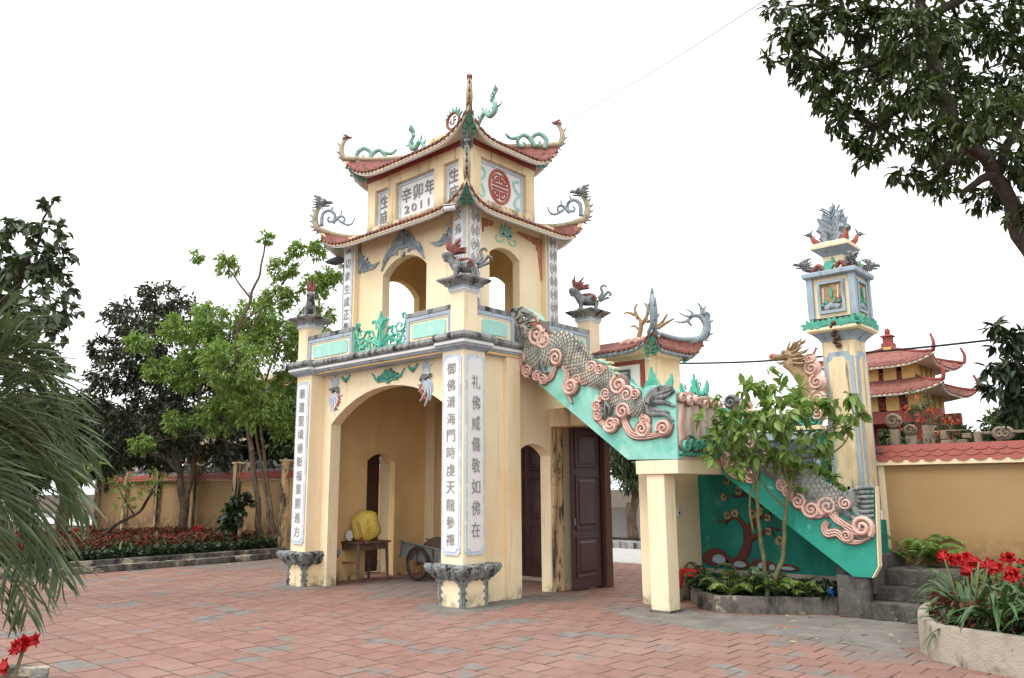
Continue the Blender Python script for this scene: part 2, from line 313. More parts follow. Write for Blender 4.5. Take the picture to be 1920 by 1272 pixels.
A_TAIL = [[(2.144,2.711),(2.23,2.809),(2.374,2.867),(2.543,2.895)],[(2.164,2.71),(2.289,2.761),(2.429,2.775),(2.56,2.842)],[(2.174,2.691),(2.306,2.707),(2.424,2.681),(2.549,2.632)],[(2.153,2.675),(2.168,2.57),(2.318,2.542),(2.427,2.526),(2.52,2.44)],[(2.125,2.748),(2.222,2.854),(2.355,2.895),(2.455,2.908)],[(2.162,2.657),(2.22,2.601),(2.34,2.584),(2.457,2.55)],[(2.145,2.729),(2.27,2.797),(2.412,2.837),(2.552,2.868)]]
A_SW = [(0.227,3.905,0.173),(0.373,3.785,0.14),(0.594,3.49,0.125),(-0.164,3.516,0.087),(0.021,3.364,0.096),(0.215,3.254,0.082),(0.335,3.187,0.072),(0.859,3.047,0.12),(0.98,3.131,0.077),(1.242,3.284,0.087),(1.39,3.241,0.082),(1.702,2.98,0.125),(1.825,2.843,0.111),(1.963,2.84,0.067),(1.485,2.88,0.087),(1.322,2.715,0.077),(1.326,2.59,0.082),(1.54,2.453,0.106),(1.645,2.47,0.058),(1.752,2.616,0.111),(2.046,2.359,0.106),(2.092,2.479,0.058),(2.384,2.35,0.101),(-0.069,3.576,0.063)]
A_PR = [[(0.586,3.393),(0.522,3.302),(0.457,3.211),(0.304,3.176),(0.138,3.262)],[(0.709,3.36),(0.78,3.256),(0.764,3.104),(0.795,2.929),(0.859,2.8)],[(1.038,3.069),(1.179,3.106),(1.316,3.071)],[(1.617,2.769),(1.741,2.616),(1.777,2.436),(1.877,2.298),(2.041,2.26),(2.265,2.27),(2.454,2.295),(2.508,2.402)],[(1.399,2.86),(1.309,2.747),(1.289,2.611),(1.386,2.486),(1.526,2.396),(1.659,2.452)],[(2.033,2.544),(2.123,2.485),(2.11,2.425),(2.028,2.43)],[(-0.217,3.624),(-0.165,3.495),(-0.032,3.359),(0.099,3.286)],[(1.583,3.027),(1.503,2.961),(1.433,2.876)]]
A_CLAW = [[(0.284,3.486),(0.243,3.371),(0.331,3.262)],[(0.335,3.44),(0.358,3.319),(0.433,3.282)],[(1.485,2.78),(1.459,2.654),(1.465,2.526)],[(1.485,2.762),(1.547,2.648),(1.522,2.577)],[(1.438,2.692),(1.391,2.622),(1.421,2.547)]]
B_OUT = [(2.562,1.762),(4.238,0.49),(4.45,0.493),(4.532,0.63),(4.556,1.152),(4.567,1.332),(4.578,1.581),(4.433,1.593),(4.291,1.536),(4.214,1.444),(4.1,1.478),(3.917,1.585),(3.734,1.755),(3.543,1.905),(3.373,2.059),(3.198,2.217),(2.991,2.381),(2.805,2.549),(2.619,2.694)]
B_BODY = [(2.707,2.344),(2.896,2.205),(3.157,2.016),(3.483,1.784),(3.816,1.538),(4.093,1.397),(4.23,1.351)]
B_BW = [0.375,0.412,0.412,0.399,0.375,0.3,0.175]
B_TAIL = [[(4.23,1.351),(4.286,1.478),(4.408,1.559),(4.583,1.569)],[(4.23,1.351),(4.285,1.465),(4.403,1.504),(4.579,1.513)],[(4.23,1.351),(4.284,1.451),(4.398,1.449),(4.574,1.456)],[(4.23,1.351),(4.283,1.437),(4.394,1.394),(4.569,1.399)],[(4.23,1.351),(4.282,1.423),(4.389,1.339),(4.564,1.343)],[(4.23,1.351),(4.281,1.409),(4.384,1.284),(4.559,1.287)],[(4.23,1.351),(4.28,1.396),(4.38,1.23),(4.554,1.231)],[(4.187,1.397),(4.201,1.282),(4.308,1.192),(4.444,1.195)],[(4.212,1.421),(4.241,1.49),(4.385,1.559)]]
B_SW = [(2.734,1.875,0.1),(2.869,1.795,0.08),(2.627,1.982,0.075),(3.002,1.717,0.075),(3.432,1.613,0.08),(3.514,1.515,0.09),(3.632,1.394,0.09),(3.798,1.3,0.105),(4.006,1.338,0.12),(4.402,1.092,0.125),(4.211,0.985,0.07),(4.232,1.374,0.075),(3.487,1.845,0.09),(3.207,1.964,0.08),(3.005,2.175,0.137),(3.59,1.855,0.075)]
B_PR = [[(2.587,2.035),(2.621,1.878),(2.754,1.746),(2.973,1.705),(3.113,1.766)],[(3.384,1.662),(3.487,1.49),(3.676,1.323),(3.865,1.23),(3.993,1.326),(4.086,1.304),(4.121,1.165),(4.242,1.088)],[(4.078,1.211),(4.209,1.099),(4.34,1.034),(4.477,1.061),(4.507,1.151)],[(3.991,1.151),(3.937,1.08),(3.967,1.0),(4.086,1.015),(4.194,0.927),(4.352,0.91),(4.496,0.972)],[(3.973,1.373),(4.037,1.28),(4.098,1.165),(4.208,1.087)]]
# crowns (x, y, z, radius) and limbs, metres
T1 = [(-14.23,1.15,6.24,0.81),(-13.61,1.57,6.81,0.66),(-13.14,2.15,6.22,0.88),(-14.28,0.8,4.72,0.81),(-13.91,1.88,4.49,1.18),(-13.71,3.07,4.89,1.18),(-14.67,1.49,3.34,0.96),(-12.95,1.97,3.27,1.03),(-13.32,3.35,3.51,0.88),(-14.94,0.72,5.45,0.52),(-12.79,3.41,5.75,0.74),(-15.74,0.94,3.82,0.52),(-13.03,1.06,5.47,0.88),(-12.85,3.32,2.6,0.59),(-15.0,1.41,2.47,0.59),(-15.17,2.58,2.65,0.74)]
T1B = [[(-13.97,2.89,0.29),(-13.86,2.73,1.3),(-13.84,2.54,2.17),(-13.9,2.18,3.33),(-13.98,1.74,4.78)],[(-13.88,2.79,1.01),(-13.54,2.8,2.17),(-13.28,2.75,3.33),(-13.06,2.59,4.77)],[(-13.84,2.55,2.1),(-14.05,2.27,2.46),(-14.38,1.93,2.61),(-14.78,1.5,2.91)]]
T2 = [(-9.06,2.05,7.65,0.21),(-9.84,1.5,7.01,0.34),(-10.37,0.98,7.21,0.18),(-8.54,2.59,7.37,0.26),(-8.11,2.99,7.34,0.31),(-8.84,2.44,6.9,0.39),(-8.31,3.02,6.51,0.44),(-10.2,2.57,5.85,0.72),(-10.26,1.46,5.69,0.59),(-10.48,0.66,5.35,0.46),(-11.66,0.31,5.19,0.34),(-9.27,1.55,4.54,0.91),(-9.52,2.79,5.24,0.78),(-8.6,3.03,5.42,0.65),(-10.96,1.15,4.42,0.59),(-11.38,0.73,4.55,0.46),(-9.3,2.17,3.58,0.78),(-9.5,3.21,4.2,0.65),(-10.46,1.85,3.38,0.65),(-8.26,3.24,5.8,0.39),(-11.26,1.17,3.26,0.37),(-11.96,0.67,2.69,0.29),(-9.19,3.07,3.11,0.52),(-10.93,2.64,4.01,0.78),(-8.56,3.26,4.65,0.52),(-8.0,3.25,6.7,0.33),(-11.01,1.6,5.14,0.65),(-9.03,2.44,6.2,0.52)]
T2B = [[(-10.11,2.92,0.42),(-10.02,2.74,1.45),(-9.99,2.48,2.61),(-9.93,2.28,3.63),(-9.98,2.01,4.53),(-9.94,1.88,5.18),(-9.51,2.0,6.2),(-9.22,2.08,6.97),(-9.08,2.06,7.55)],[(-9.82,3.15,0.55),(-9.8,2.94,1.45),(-9.76,2.72,2.47),(-9.66,2.52,3.63),(-9.18,2.6,5.04),(-8.69,2.85,5.81),(-8.23,3.12,6.38)],[(-9.92,3.06,0.55),(-9.86,2.92,1.32),(-9.85,2.67,2.35),(-9.88,2.38,3.38),(-10.27,1.84,4.15),(-10.63,1.28,5.06),(-10.97,0.88,5.44)],[(-9.98,2.01,4.53),(-9.49,2.16,5.69),(-9.01,2.42,6.39),(-8.54,2.69,6.96)],[(-9.93,2.28,3.63),(-10.43,1.63,4.41),(-10.89,1.17,4.54)],[(-9.51,2.0,6.2),(-9.74,1.67,6.72),(-9.84,1.5,7.01)],[(-9.94,1.88,5.18),(-9.68,1.99,5.69),(-8.93,2.53,6.19),(-8.31,3.02,6.51)]]
T3 = [(-4.41,-4.13,5.28,0.29),(-4.61,-4.2,4.87,0.42),(-4.39,-3.93,4.56,0.32),(-5.42,-4.24,4.85,0.42),(-4.27,-4.23,4.02,0.5),(-4.44,-3.81,3.94,0.26),(-5.45,-4.18,3.97,0.54),(-4.61,-3.85,3.5,0.32),(-4.32,-3.75,4.14,0.17),(-4.75,-4.44,5.32,0.27),(-4.33,-4.15,5.7,0.11),(-4.45,-3.69,3.43,0.17),(-5.33,-4.79,4.65,0.62),(-5.5,-4.72,3.74,0.69),(-5.13,-4.77,5.25,0.46),(-5.48,-3.94,3.43,0.39),(-4.37,-4.0,4.94,0.27),(-5.82,-5.16,4.35,0.69),(-5.77,-4.31,4.4,0.46)]
T3B = [[(-5.87,-4.35,0.94),(-5.65,-4.46,2.15),(-5.33,-4.45,3.28),(-5.06,-4.4,4.04),(-4.76,-4.27,4.64),(-4.48,-4.17,5.25),(-4.3,-4.13,5.74)],[(-5.33,-4.45,3.28),(-4.96,-4.17,3.51),(-4.59,-3.89,3.73),(-4.35,-3.75,4.03)],[(-5.33,-4.45,3.28),(-5.52,-4.81,4.04),(-5.5,-4.95,4.65)]]
T4 = [(5.64,-1.51,5.43,0.2),(5.85,-1.34,5.54,0.27),(6.11,-1.08,5.45,0.3),(6.47,-1.24,5.18,0.34),(6.57,-0.16,5.62,0.34),(6.92,-0.34,5.39,0.32),(5.74,-1.32,5.02,0.23),(5.9,-0.79,5.15,0.28),(6.32,-1.13,4.76,0.32),(6.46,-0.13,5.1,0.34),(6.85,-0.27,4.86,0.34),(5.56,-1.52,5.21,0.12),(5.83,-1.15,4.68,0.19),(5.98,-0.6,4.68,0.25),(6.4,-0.96,4.37,0.27),(6.48,0.15,4.62,0.32),(6.86,-0.12,4.32,0.34),(6.15,-0.73,4.21,0.16),(6.44,-0.71,4.05,0.19),(6.57,0.08,4.11,0.19),(6.82,-0.05,3.87,0.17),(5.41,-1.65,5.15,0.08),(5.53,-1.59,5.36,0.14),(5.63,-1.43,5.09,0.15),(5.76,-1.24,4.82,0.15),(5.85,-1.07,4.46,0.12),(5.67,-1.32,4.8,0.09),(5.94,-0.97,4.36,0.14),(5.91,-1.39,5.94,0.32),(6.32,-1.03,5.98,0.36),(6.72,-0.66,5.98,0.41),(7.12,-0.29,5.93,0.41),(7.26,0.02,5.21,0.41),(7.21,0.14,4.54,0.41),(7.1,0.19,3.96,0.32),(5.52,-1.65,5.59,0.13),(6.3,0.16,5.54,0.32),(6.82,-0.99,4.37,0.32),(5.96,-0.29,5.55,0.27)]
T4B = [[(7.08,1.04,0.51),(7.19,0.74,2.07),(7.04,0.38,2.97),(6.83,0.04,3.56),(6.72,-0.21,4.19),(6.55,-0.45,4.52),(6.47,-0.61,4.86),(6.45,-0.7,5.17),(6.44,-0.8,5.49),(6.44,-0.88,5.85),(6.48,-0.96,6.3)],[(6.43,-0.73,5.2),(6.25,-0.9,5.21),(6.04,-1.07,5.12),(5.86,-1.21,5.05)],[(6.55,-0.45,4.52),(6.48,-0.48,4.37),(6.39,-0.52,4.23),(6.29,-0.58,4.12)],[(6.72,-0.21,4.19),(6.62,-0.3,4.16),(6.46,-0.4,4.01)],[(6.47,-0.61,4.86),(6.23,-0.81,4.77),(6.0,-0.97,4.6)],[(6.72,-0.21,4.19),(6.87,-0.17,4.54),(7.05,-0.09,4.85)],[(6.44,-0.8,5.49),(6.68,-0.62,5.67),(6.9,-0.46,5.8)],[(6.44,-0.8,5.49),(6.2,-1.04,5.58),(5.93,-1.28,5.58)]]
T5 = [(6.17,2.56,3.18,0.19),(6.2,2.66,2.89,0.23),(6.05,2.58,2.68,0.19),(6.21,2.76,2.53,0.23),(6.07,2.42,3.35,0.06),(6.39,2.85,2.83,0.3),(6.5,2.83,3.3,0.24),(6.09,2.69,2.38,0.12),(5.99,2.47,2.89,0.1)]
T5B = [[(6.5,3.25,1.64),(6.45,3.05,2.23),(6.29,2.79,2.71),(6.18,2.6,3.07),(6.08,2.42,3.39)],[(6.29,2.79,2.71),(6.1,2.63,2.65)]]
SH = [(2.91,1.6,2.36,0.18),(3.12,1.73,2.56,0.23),(3.37,1.92,2.76,0.23),(3.63,2.14,2.79,0.25),(3.88,2.38,2.72,0.23),(4.12,2.63,2.58,0.21),(4.34,2.85,2.51,0.14),(2.99,1.72,2.15,0.22),(3.26,1.93,2.29,0.28),(3.52,2.16,2.35,0.29),(3.78,2.39,2.35,0.28),(3.99,2.61,2.21,0.22),(3.32,2.07,1.95,0.23),(3.63,2.34,1.98,0.28),(3.1,1.89,1.88,0.19),(3.87,2.59,1.87,0.17),(4.19,2.76,2.34,0.18),(3.5,1.99,2.93,0.18),(4.29,2.76,2.72,0.12),(3.64,2.43,1.7,0.17),(3.97,2.74,1.63,0.18),(3.78,2.58,1.57,0.11),(2.89,1.67,2.02,0.15),(3.75,1.91,2.53,0.28),(3.2,2.24,2.51,0.26)]
SHB = [[(3.2,2.36,0.38),(3.21,2.25,0.86),(3.23,2.16,1.27),(3.27,2.1,1.67),(3.22,1.97,2.01),(3.11,1.78,2.36),(2.97,1.64,2.42)],[(3.27,2.43,0.38),(3.4,2.46,0.72),(3.47,2.42,1.13),(3.57,2.4,1.54),(3.72,2.44,1.94),(3.91,2.54,2.21),(4.2,2.75,2.41)],[(3.27,2.1,1.67),(3.38,2.1,2.08),(3.5,2.08,2.55),(3.54,2.04,2.86)],[(3.5,2.39,1.33),(3.36,2.22,1.54),(3.31,2.12,1.74)],[(3.57,2.4,1.54),(3.58,2.29,2.01),(3.74,2.32,2.48),(3.87,2.39,2.69)],[(3.15,2.16,1.0),(3.17,2.07,1.4),(3.24,2.07,1.67),(3.14,1.91,1.95)],[(3.72,2.44,1.94),(4.04,2.71,2.01),(4.22,2.82,2.21),(4.31,2.83,2.51)],[(3.57,2.4,1.54),(3.79,2.57,1.67),(3.97,2.73,1.67)],[(3.27,2.1,1.67),(3.08,1.87,1.88),(2.95,1.7,2.09)]]
PALM = [[(2.68,-6.74,1.95),(2.97,-6.55,2.26),(3.17,-6.38,2.26),(3.31,-6.19,2.03)],[(2.68,-6.74,1.95),(2.98,-6.51,2.12),(3.2,-6.29,2.03),(3.37,-6.08,1.8)],[(2.67,-6.74,1.89),(2.96,-6.5,1.97),(3.17,-6.26,1.8),(3.3,-6.06,1.49)],[(2.67,-6.73,1.86),(2.92,-6.5,1.83),(3.1,-6.27,1.58),(3.17,-6.09,1.12)],[(2.66,-6.73,1.81),(2.86,-6.52,1.72),(2.99,-6.33,1.44),(3.01,-6.2,0.95)],[(2.68,-6.74,1.95),(2.93,-6.59,2.23),(3.11,-6.45,2.34),(3.23,-6.32,2.26)],[(2.65,-6.71,1.72),(2.8,-6.54,1.61),(2.9,-6.39,1.35),(2.9,-6.29,0.95)],[(2.67,-6.74,1.89),(2.99,-6.49,2.06),(3.17,-6.3,1.94),(3.28,-6.13,1.69)],[(2.67,-6.73,1.86),(2.91,-6.49,1.78),(3.05,-6.3,1.55),(3.11,-6.16,1.21)],[(2.68,-6.75,1.98),(2.85,-6.67,2.29),(3.0,-6.58,2.46),(3.13,-6.46,2.45)],[(2.66,-6.73,1.81),(2.52,-6.91,2.06),(2.33,-7.09,2.07)],[(2.66,-6.73,1.81),(2.51,-6.86,1.78),(2.32,-6.96,1.53)]]
PAV = [-0.58,20.99]
WIRE1 = [(-0.15,5.5,3.95),(0.87,5.5,3.84),(2.11,5.5,3.75),(3.81,5.5,3.7),(4.89,5.5,3.68),(5.87,5.5,3.69),(6.98,5.5,3.76)]
WIRE2 = [(0.03,2.19,7.65),(2.72,1.14,7.3),(4.87,-0.2,6.73)]
X = {'tile_road': (-2.09,6.83,0.0),'kerb': (-4.59,10.49,0.0),'wallb': (-7.38,14.56,0.0),'bedR': (-9.11,3.17,0.0),'palm': (-2.67,-4.98,0.0)}
# ================================================================ GATE TOWER
tower = thing('gate_tower', 'cream two-storey temple gate tower with arches, upturned tile roofs and written panels', 'gate tower', (-2.15, 1.7, 0))
TX0, TX1, TY0, TY1 = -4.26, -.05, .05, 3.36
for x0 in (TX0, -.49):
    for y0 in (TY0, 2.92):
        MB().box(x0, x0+.44, y0, y0+.44, 0, 3.56).build('pillar', 'cream', tower, bevel=.008)
archwall(MB(), 'y', -3.82, -.49, 0, 3.56, -3.6, -.54, 2.69, 3.23, .33, .54).build('front_wall', 'cream', tower, bevel=.006)
side = MB(); side.box(-.42, -.2, .49, 1.04, 0, 3.56)
archwall(side, 'x', 1.04, 2.92, 0, 3.56, 1.34, 2.14, 2.09, 2.27, -.42, -.215)
side.build('side_wall', 'cream', tower, bevel=.005)
MB().box(-.43, -.12, 1.04, 1.338, 0, 3.56).build('pilaster', 'cream', tower, bevel=.006)
archwall(MB(), 'x', .49, 2.92, 0, 3.56, 1.5, 2.16, 2.1, 2.25, -4.24, -4.08).build('side_wall', 'cream_inner_bounce', tower)
archwall(MB(), 'y', -3.82, -.49, 0, 3.56, -2.95, -1.2, 2.45, 2.85, 3.1, 3.32).build('back_wall', 'cream_inner_bounce', tower)
MB().box(-3.62, -3.3, 2.96, 3.098, 0, 3.5).build('pilaster', 'cream_inner_bounce', tower)
MB().box(-4.2, -.1, .12, 3.3, 3.562, 3.63).build('terrace_floor', 'cream_inner_bounce', tower)
# brown doors seen inside
def panel_door(F, a0, a1, z0, z1, cols, rows, parent, name='door_leaf', th=.05, arch=0):
    out = [(a0, z0)] + (arc3(a0, a1, z1-arch, z1) if arch else [(a0, z1), (a1, z1)]) + [(a1, z0)]
    d = MB().plate(F, out, -th, 0).build(name, 'door_brown', parent, bevel=.004)
    zz = [z0+.12]
    for q in rows: zz.append(zz[-1]+q*(z1-arch-z0-.12))
    w = (a1-a0)/cols
    for i in range(cols):
        for k in range(len(rows)):
            x0, x1, b0, b1 = a0+i*w+.07, a0+(i+1)*w-.07, zz[k]+.05, zz[k+1]-.05
            m = MB()
            m.loft([[F(x, b, c) for x, b in ((x0+q, b0+q), (x1-q, b0+q), (x1-q, b1-q), (x0+q, b1-q))] for q, c in ((0, -.002), (.0, .02), (.02, .022), (.035, .006), (.07, .006), (.1, .018))])
            m.build('door_panel', 'door_brown', d)
    return d
panel_door(FY(3.2), -2.92, -2.075, .06, 2.82, 2, (.36, .36, .28), tower, arch=.36)
panel_door(FY(3.2), -2.07, -1.22, .06, 2.82, 2, (.36, .36, .28), tower, arch=.36)
MB().box(-4.92, -4.86, 1.35, 2.4, .02, 2.5).build('side_door', 'door_brown', tower)
for b0, b1 in ((.15, .75), (.85, 1.75), (1.82, 2.3)):
    for y0 in (1.5, 1.95): MB().box(-4.862, -4.84, y0, y0+.36, b0, b1).build('door_panel', 'door_brown', tower, bevel=.01)
MB().box(-4.85, -4.25, 2.42, 2.55, 0, 2.6).build('porch_wall', 'cream', tower); MB().box(-4.95, -4.25, 1.2, 2.55, 2.55, 2.65).build('porch_slab', 'cream', tower)
# cornice: plan outline with the pillars standing proud
def bumped(o, c=.48, dx=.12):
    x0, x1, y0, y1 = TX0-o, TX1+o, TY0-o, TY1+o; ix0, ix1, iy0, iy1 = x0+dx, x1-dx, y0+dx, y1-dx; c = c+2*o*.6
    return [(x0, y0), (x0+c, y0), (x0+c, iy0), (x1-c, iy0), (x1-c, y0), (x1, y0), (x1, y0+c), (ix1, y0+c), (ix1, y1-c), (x1, y1-c), (x1, y1), (x1-c, y1), (x1-c, iy1), (x0+c, iy1), (x0+c, y1), (x0, y1), (x0, y1-c), (ix0, y1-c), (ix0, y0+c), (x0, y0+c)]
def ringloft(prof, name, m):
    mb = MB(); mb.loft([[(x, y, z) for x, y in bumped(o)] for o, z in prof]); return mb.build(name, m, tower)
ringloft([(.0, 3.545), (.02, 3.57), (.085, 3.60), (.10, 3.635)], 'cornice_moulding', 'blue_trim')
ringloft([(.115, 3.635), (.115, 3.675)], 'cornice_fillet', 'white_trim')
ringloft([(.10, 3.675), (.105, 3.70)], 'cornice_moulding', 'blue_trim')
ringloft([(.14, 3.70), (.16, 3.735), (.15, 3.775), (.10, 3.805)], 'cornice_coping', 'concrete')
# parapets: coping, frame, field and recessed panel
def parapet(F, a0, a1, z0=3.78, z1=4.25, ends=(1, 1)):
    d = .13
    b = MB().plate(F, [(a0, z0), (a1, z0), (a1, z1-.07), (a0, z1-.07)], -d, 0).build('parapet', 'cream', tower)
    MB().plate(F, [(a0-.01, z1-.07), (a1+.01, z1-.07), (a1+.01, z1), (a0-.01, z1)], -d-.02, .03).build('coping', 'concrete', b, bevel=.006)
    m = MB()
    m.plate(F, [(a0+.003, z1-.13), (a1-.003, z1-.13), (a1-.003, z1-.071), (a0+.003, z1-.071)], -.01, .022)
    if ends[0]: m.plate(F, [(a0+.002, z0), (a0+.07, z0), (a0+.07, z1-.131), (a0+.002, z1-.131)], -.01, .02)
    if ends[1]: m.plate(F, [(a1-.07, z0), (a1-.002, z0), (a1-.002, z1-.131), (a1-.07, z1-.131)], -.01, .02)
    m.build('frame', 'blue_trim', b)
    MB().plate(F, [(a0+.08, z1-.155), (a1-.08, z1-.155), (a1-.08, z1-.137), (a0+.08, z1-.137)], -.01, .012).build('frame_fillet', 'white_trim', b)
    MB().plate(F, notch(a0+.13, a1-.13, z0+.06, z1-.185, .03), -.005, .014).build('inset_panel', 'turq_panel', b, bevel=.004)
    return b
parapet(FY(.09), -3.985, -2.72); parapet(FY(.09), -1.35, -.332)
parapet(FX(-.09), .332, 1.16, ends=(0, 1)); parapet(FX(-.09), 2.0, 3.078, ends=(1, 1))
MB().box(-4.2, -4.07, .335, 3.08, 3.78, 4.2).build('parapet', 'cream', tower); MB().box(-3.985, -.335, 3.2, 3.33, 3.78, 4.2).build('parapet', 'cream', tower)
POSTS = [(-.19, .19), (-4.13, .19), (-.19, 3.22), (-4.13, 3.22)]
for x, y in POSTS:
    p = MB().box(x-.14, x+.14, y-.14, y+.14, 3.78, 4.44).build('terrace_post', 'cream', tower, bevel=.006)
    MB().sq(x, y, [(.15, .15, 4.40), (.15, .15, 4.425), (.17, .17, 4.43), (.17, .17, 4.445)]).build('cap_fillet', 'white_trim', p)
    MB().sq(x, y, [(.165, .165, 4.446), (.165, .165, 4.49), (.19, .19, 4.51)]).build('cap_moulding', 'blue_trim', p)
    MB().sq(x, y, [(.20, .20, 4.505), (.21, .21, 4.53), (.285, .285, 4.585), (.29, .29, 4.61), (.22, .22, 4.63)]).build('cap', 'concrete', p)
# green scrolled grille between the parapets
gr = MB(); G = FY(.12); gx = -2.035
def both(pts): return [pts, [(2*gx-a, b) for a, b in pts]]
gr.plate(G, [(-2.72, 3.80), (-1.35, 3.80), (-1.35, 3.845), (-2.72, 3.845)], -.03, .0)
gr.tube([G(gx, 3.83, 0), G(gx, 4.28, 0)], [.03, .014], 6)
for pts, w in (([(gx, 3.86), (gx-.14, 4.0), (gx-.22, 4.12), (gx-.30, 4.10), (gx-.27, 4.03)], .018), ([(gx, 4.08), (gx-.10, 4.18), (gx-.16, 4.28), (gx-.21, 4.24)], .016),
               ([(gx-.02, 3.85), (gx-.20, 3.93), (gx-.38, 3.99), (gx-.50, 3.92), (gx-.44, 3.86), (gx-.37, 3.91)], .018), ([(gx-.22, 4.10), (gx-.34, 4.13), (gx-.45, 4.03), (gx-.58, 4.05), (gx-.64, 4.20), (gx-.60, 4.30), (gx-.55, 4.27), (gx-.575, 4.22)], .017),
               ([(gx-.50, 3.85), (gx-.55, 3.97), (gx-.63, 4.02), (gx-.66, 3.90)], .016), ([(gx-.25, 3.85), (gx-.27, 3.94), (gx-.33, 4.03)], .014), ([(gx-.10, 3.85), (gx-.12, 3.96), (gx-.19, 4.02)], .016),
               ([(gx-.67, 3.84), (gx-.67, 4.10), (gx-.65, 4.2)], .018), ([(gx-.40, 3.85), (gx-.43, 3.95), (gx-.40, 4.06)], .012), ([(gx-.58, 3.85), (gx-.60, 3.93), (gx-.52, 4.0)], .012), ([(gx-.16, 4.02), (gx-.23, 4.0), (gx-.3, 3.92), (gx-.26, 3.86)], .014), ([(gx-.05, 3.86), (gx-.07, 3.97), (gx-.05, 4.1), (gx-.12, 4.16)], .014), ([(gx-.33, 3.86), (gx-.36, 3.96), (gx-.47, 3.99)], .013), ([(gx-.46, 3.86), (gx-.5, 3.93), (gx-.57, 3.94), (gx-.62, 3.87)], .013), ([(gx-.38, 4.1), (gx-.46, 4.16), (gx-.54, 4.13), (gx-.5, 4.08)], .013), ([(gx-.66, 4.05), (gx-.6, 4.1), (gx-.62, 4.16)], .013), ([(gx-.18, 3.86), (gx-.15, 3.93), (gx-.24, 3.97)], .013)):
    for q in both(pts): gr.tube([G(a, b, 0) for a, b in cr(q, 5)], w*1.35, 6, (1, .8))
gr.plate(G, [(gx, 4.42), (gx+.04, 4.30), (gx+.10, 4.26), (gx+.03, 4.18), (gx, 4.12), (gx-.03, 4.18), (gx-.10, 4.26), (gx-.04, 4.30)], -.02, .015)
gr.build('grille', 'iron_green', tower, smooth=False)
# pillar feet: stone-look carved collars with claws
def pedestal(cx, cy):
    b = MB().sq(cx, cy, [(.235, .235, 0), (.235, .235, .3), (.26, .26, .42)]).build('pillar_foot', 'cream', tower)
    m = MB(); rings = []
    for z, o in ((.36, .245), (.38, .30), (.45, .375), (.51, .40), (.56, .385), (.575, .30), (.57, .225)):
        ring = []
        for sx, sy, k in ((-1, -1, 0), (1, -1, 1), (1, 1, 2), (-1, 1, 3)):
            for t in (0, .15, .3, .45, .55, .7, .85):
                a = [(-1, -1), (1, -1), (1, 1), (-1, 1)][k]; bb = [(-1, -1), (1, -1), (1, 1), (-1, 1)][(k+1) % 4]
                px, py = a[0]+(bb[0]-a[0])*t, a[1]+(bb[1]-a[1])*t; r = 1-.10*math.sin(math.pi*t)*(1 if z > .4 else 0)
                if t == 0: r = .97
                ring.append((cx+px*o*r, cy+py*o*r, z + (.02*math.cos(t*12.57) if .4 < z < .57 else 0)))
        rings.append(ring)
    m.loft(rings)
    for F, c in ((FY(cy-.235), cx), (FX(cx+.235), cy)):
        for k in (-1, 1):     # scrolls on the collar and toothed claw strips down the corners
            for dx, z, r in ((.10, .50, .05), (.22, .49, .055), (.30, .51, .04)):
                m.ribbon(lambda a, b, q: F(a, b, q+.125), [(c+k*(dx+r*(1-t)*math.cos(7*t+1)), z+r*(1-t)*math.sin(7*t+1)) for t in lin(0, .85, 12)], .018, .03)
            m.plate(F, [(c, .35), (c+k*.05, .37), (c+k*.10, .355), (c+k*.19, .31), (c+k*.27, .35), (c+k*.27, .44), (c, .44)], 0, .035)
            e = c+k*.237; z = .34; o = [(e, .36)]
            for i in range(3): o += [(e-k*.035, z-.01), (e-k*.085, z-.05), (e-k*.035, z-.06)]; z -= .095
            o += [(e-k*.05, .03), (e-k*.08, .0), (e, .0)]
            m.plate(F, o, -.01, .022)
    m.build('carved_collar', 'stone_grey', b)
pedestal(-.27, .27); pedestal(-4.04, .27)
# written panels on the pillars
inscription(FY(.05), -.455, -.085, .69, 3.49, '御佛清海門時虔天龍參禪', tower, .17, .17, 'tall white panel with eleven grey characters')
inscription(FX(-.05), .085, .455, .69, 3.49, '礼佛威儀敬如佛在', tower, .17, .2, 'tall white panel with eight grey characters', top=.3, bot=.24)
inscription(FY(.05), -4.225, -3.855, .69, 3.44, '華還聖境善彰福果照進方', tower, .17, .17)
# flower, cloud and phoenix reliefs over the big arch
F3 = FY(.33)
c = MB()
for dx, dz, r in ((0, 0, .085), (-.13, -.01, .06), (.13, -.01, .06), (-.23, -.03, .045), (.23, -.03, .045), (-.06, .05, .05), (.06, .05, .05)): c.swirl(F3, -2.07+dx, 3.40+dz, r, .03, 1.4, 1, 1 if dx > 0 else -1)
for k in (-1, 1): c.ribbon(F3, cr([(-2.07+k*.24, 3.36), (-2.07+k*.32, 3.36), (-2.07+k*.37, 3.43), (-2.07+k*.43, 3.47)], 4), lin(.07, .01, 13), .025)
for k in (-1, 1): c.ribbon(F3, cr([(-2.07, 3.28), (-2.07+k*.08, 3.32), (-2.07+k*.18, 3.32), (-2.07+k*.26, 3.31)], 4), lin(.05, .03, 13), .03)
c.build('cloud_relief', 'leaf_relief', tower, smooth=True)
for ex, k in ((-3.2, 1), (-1.46, -1)):
    c = MB(); c.ribbon(F3, cr([(ex-.12, 3.5), (ex-.05, 3.43), (ex, 3.42), (ex+.05, 3.44), (ex+.12, 3.51)], 4), [.01]+[.05]*15+[.01], .025); c.swirl(F3, ex, 3.42, .04, .035); c.build('cloud_relief', 'leaf_relief', tower, smooth=True)
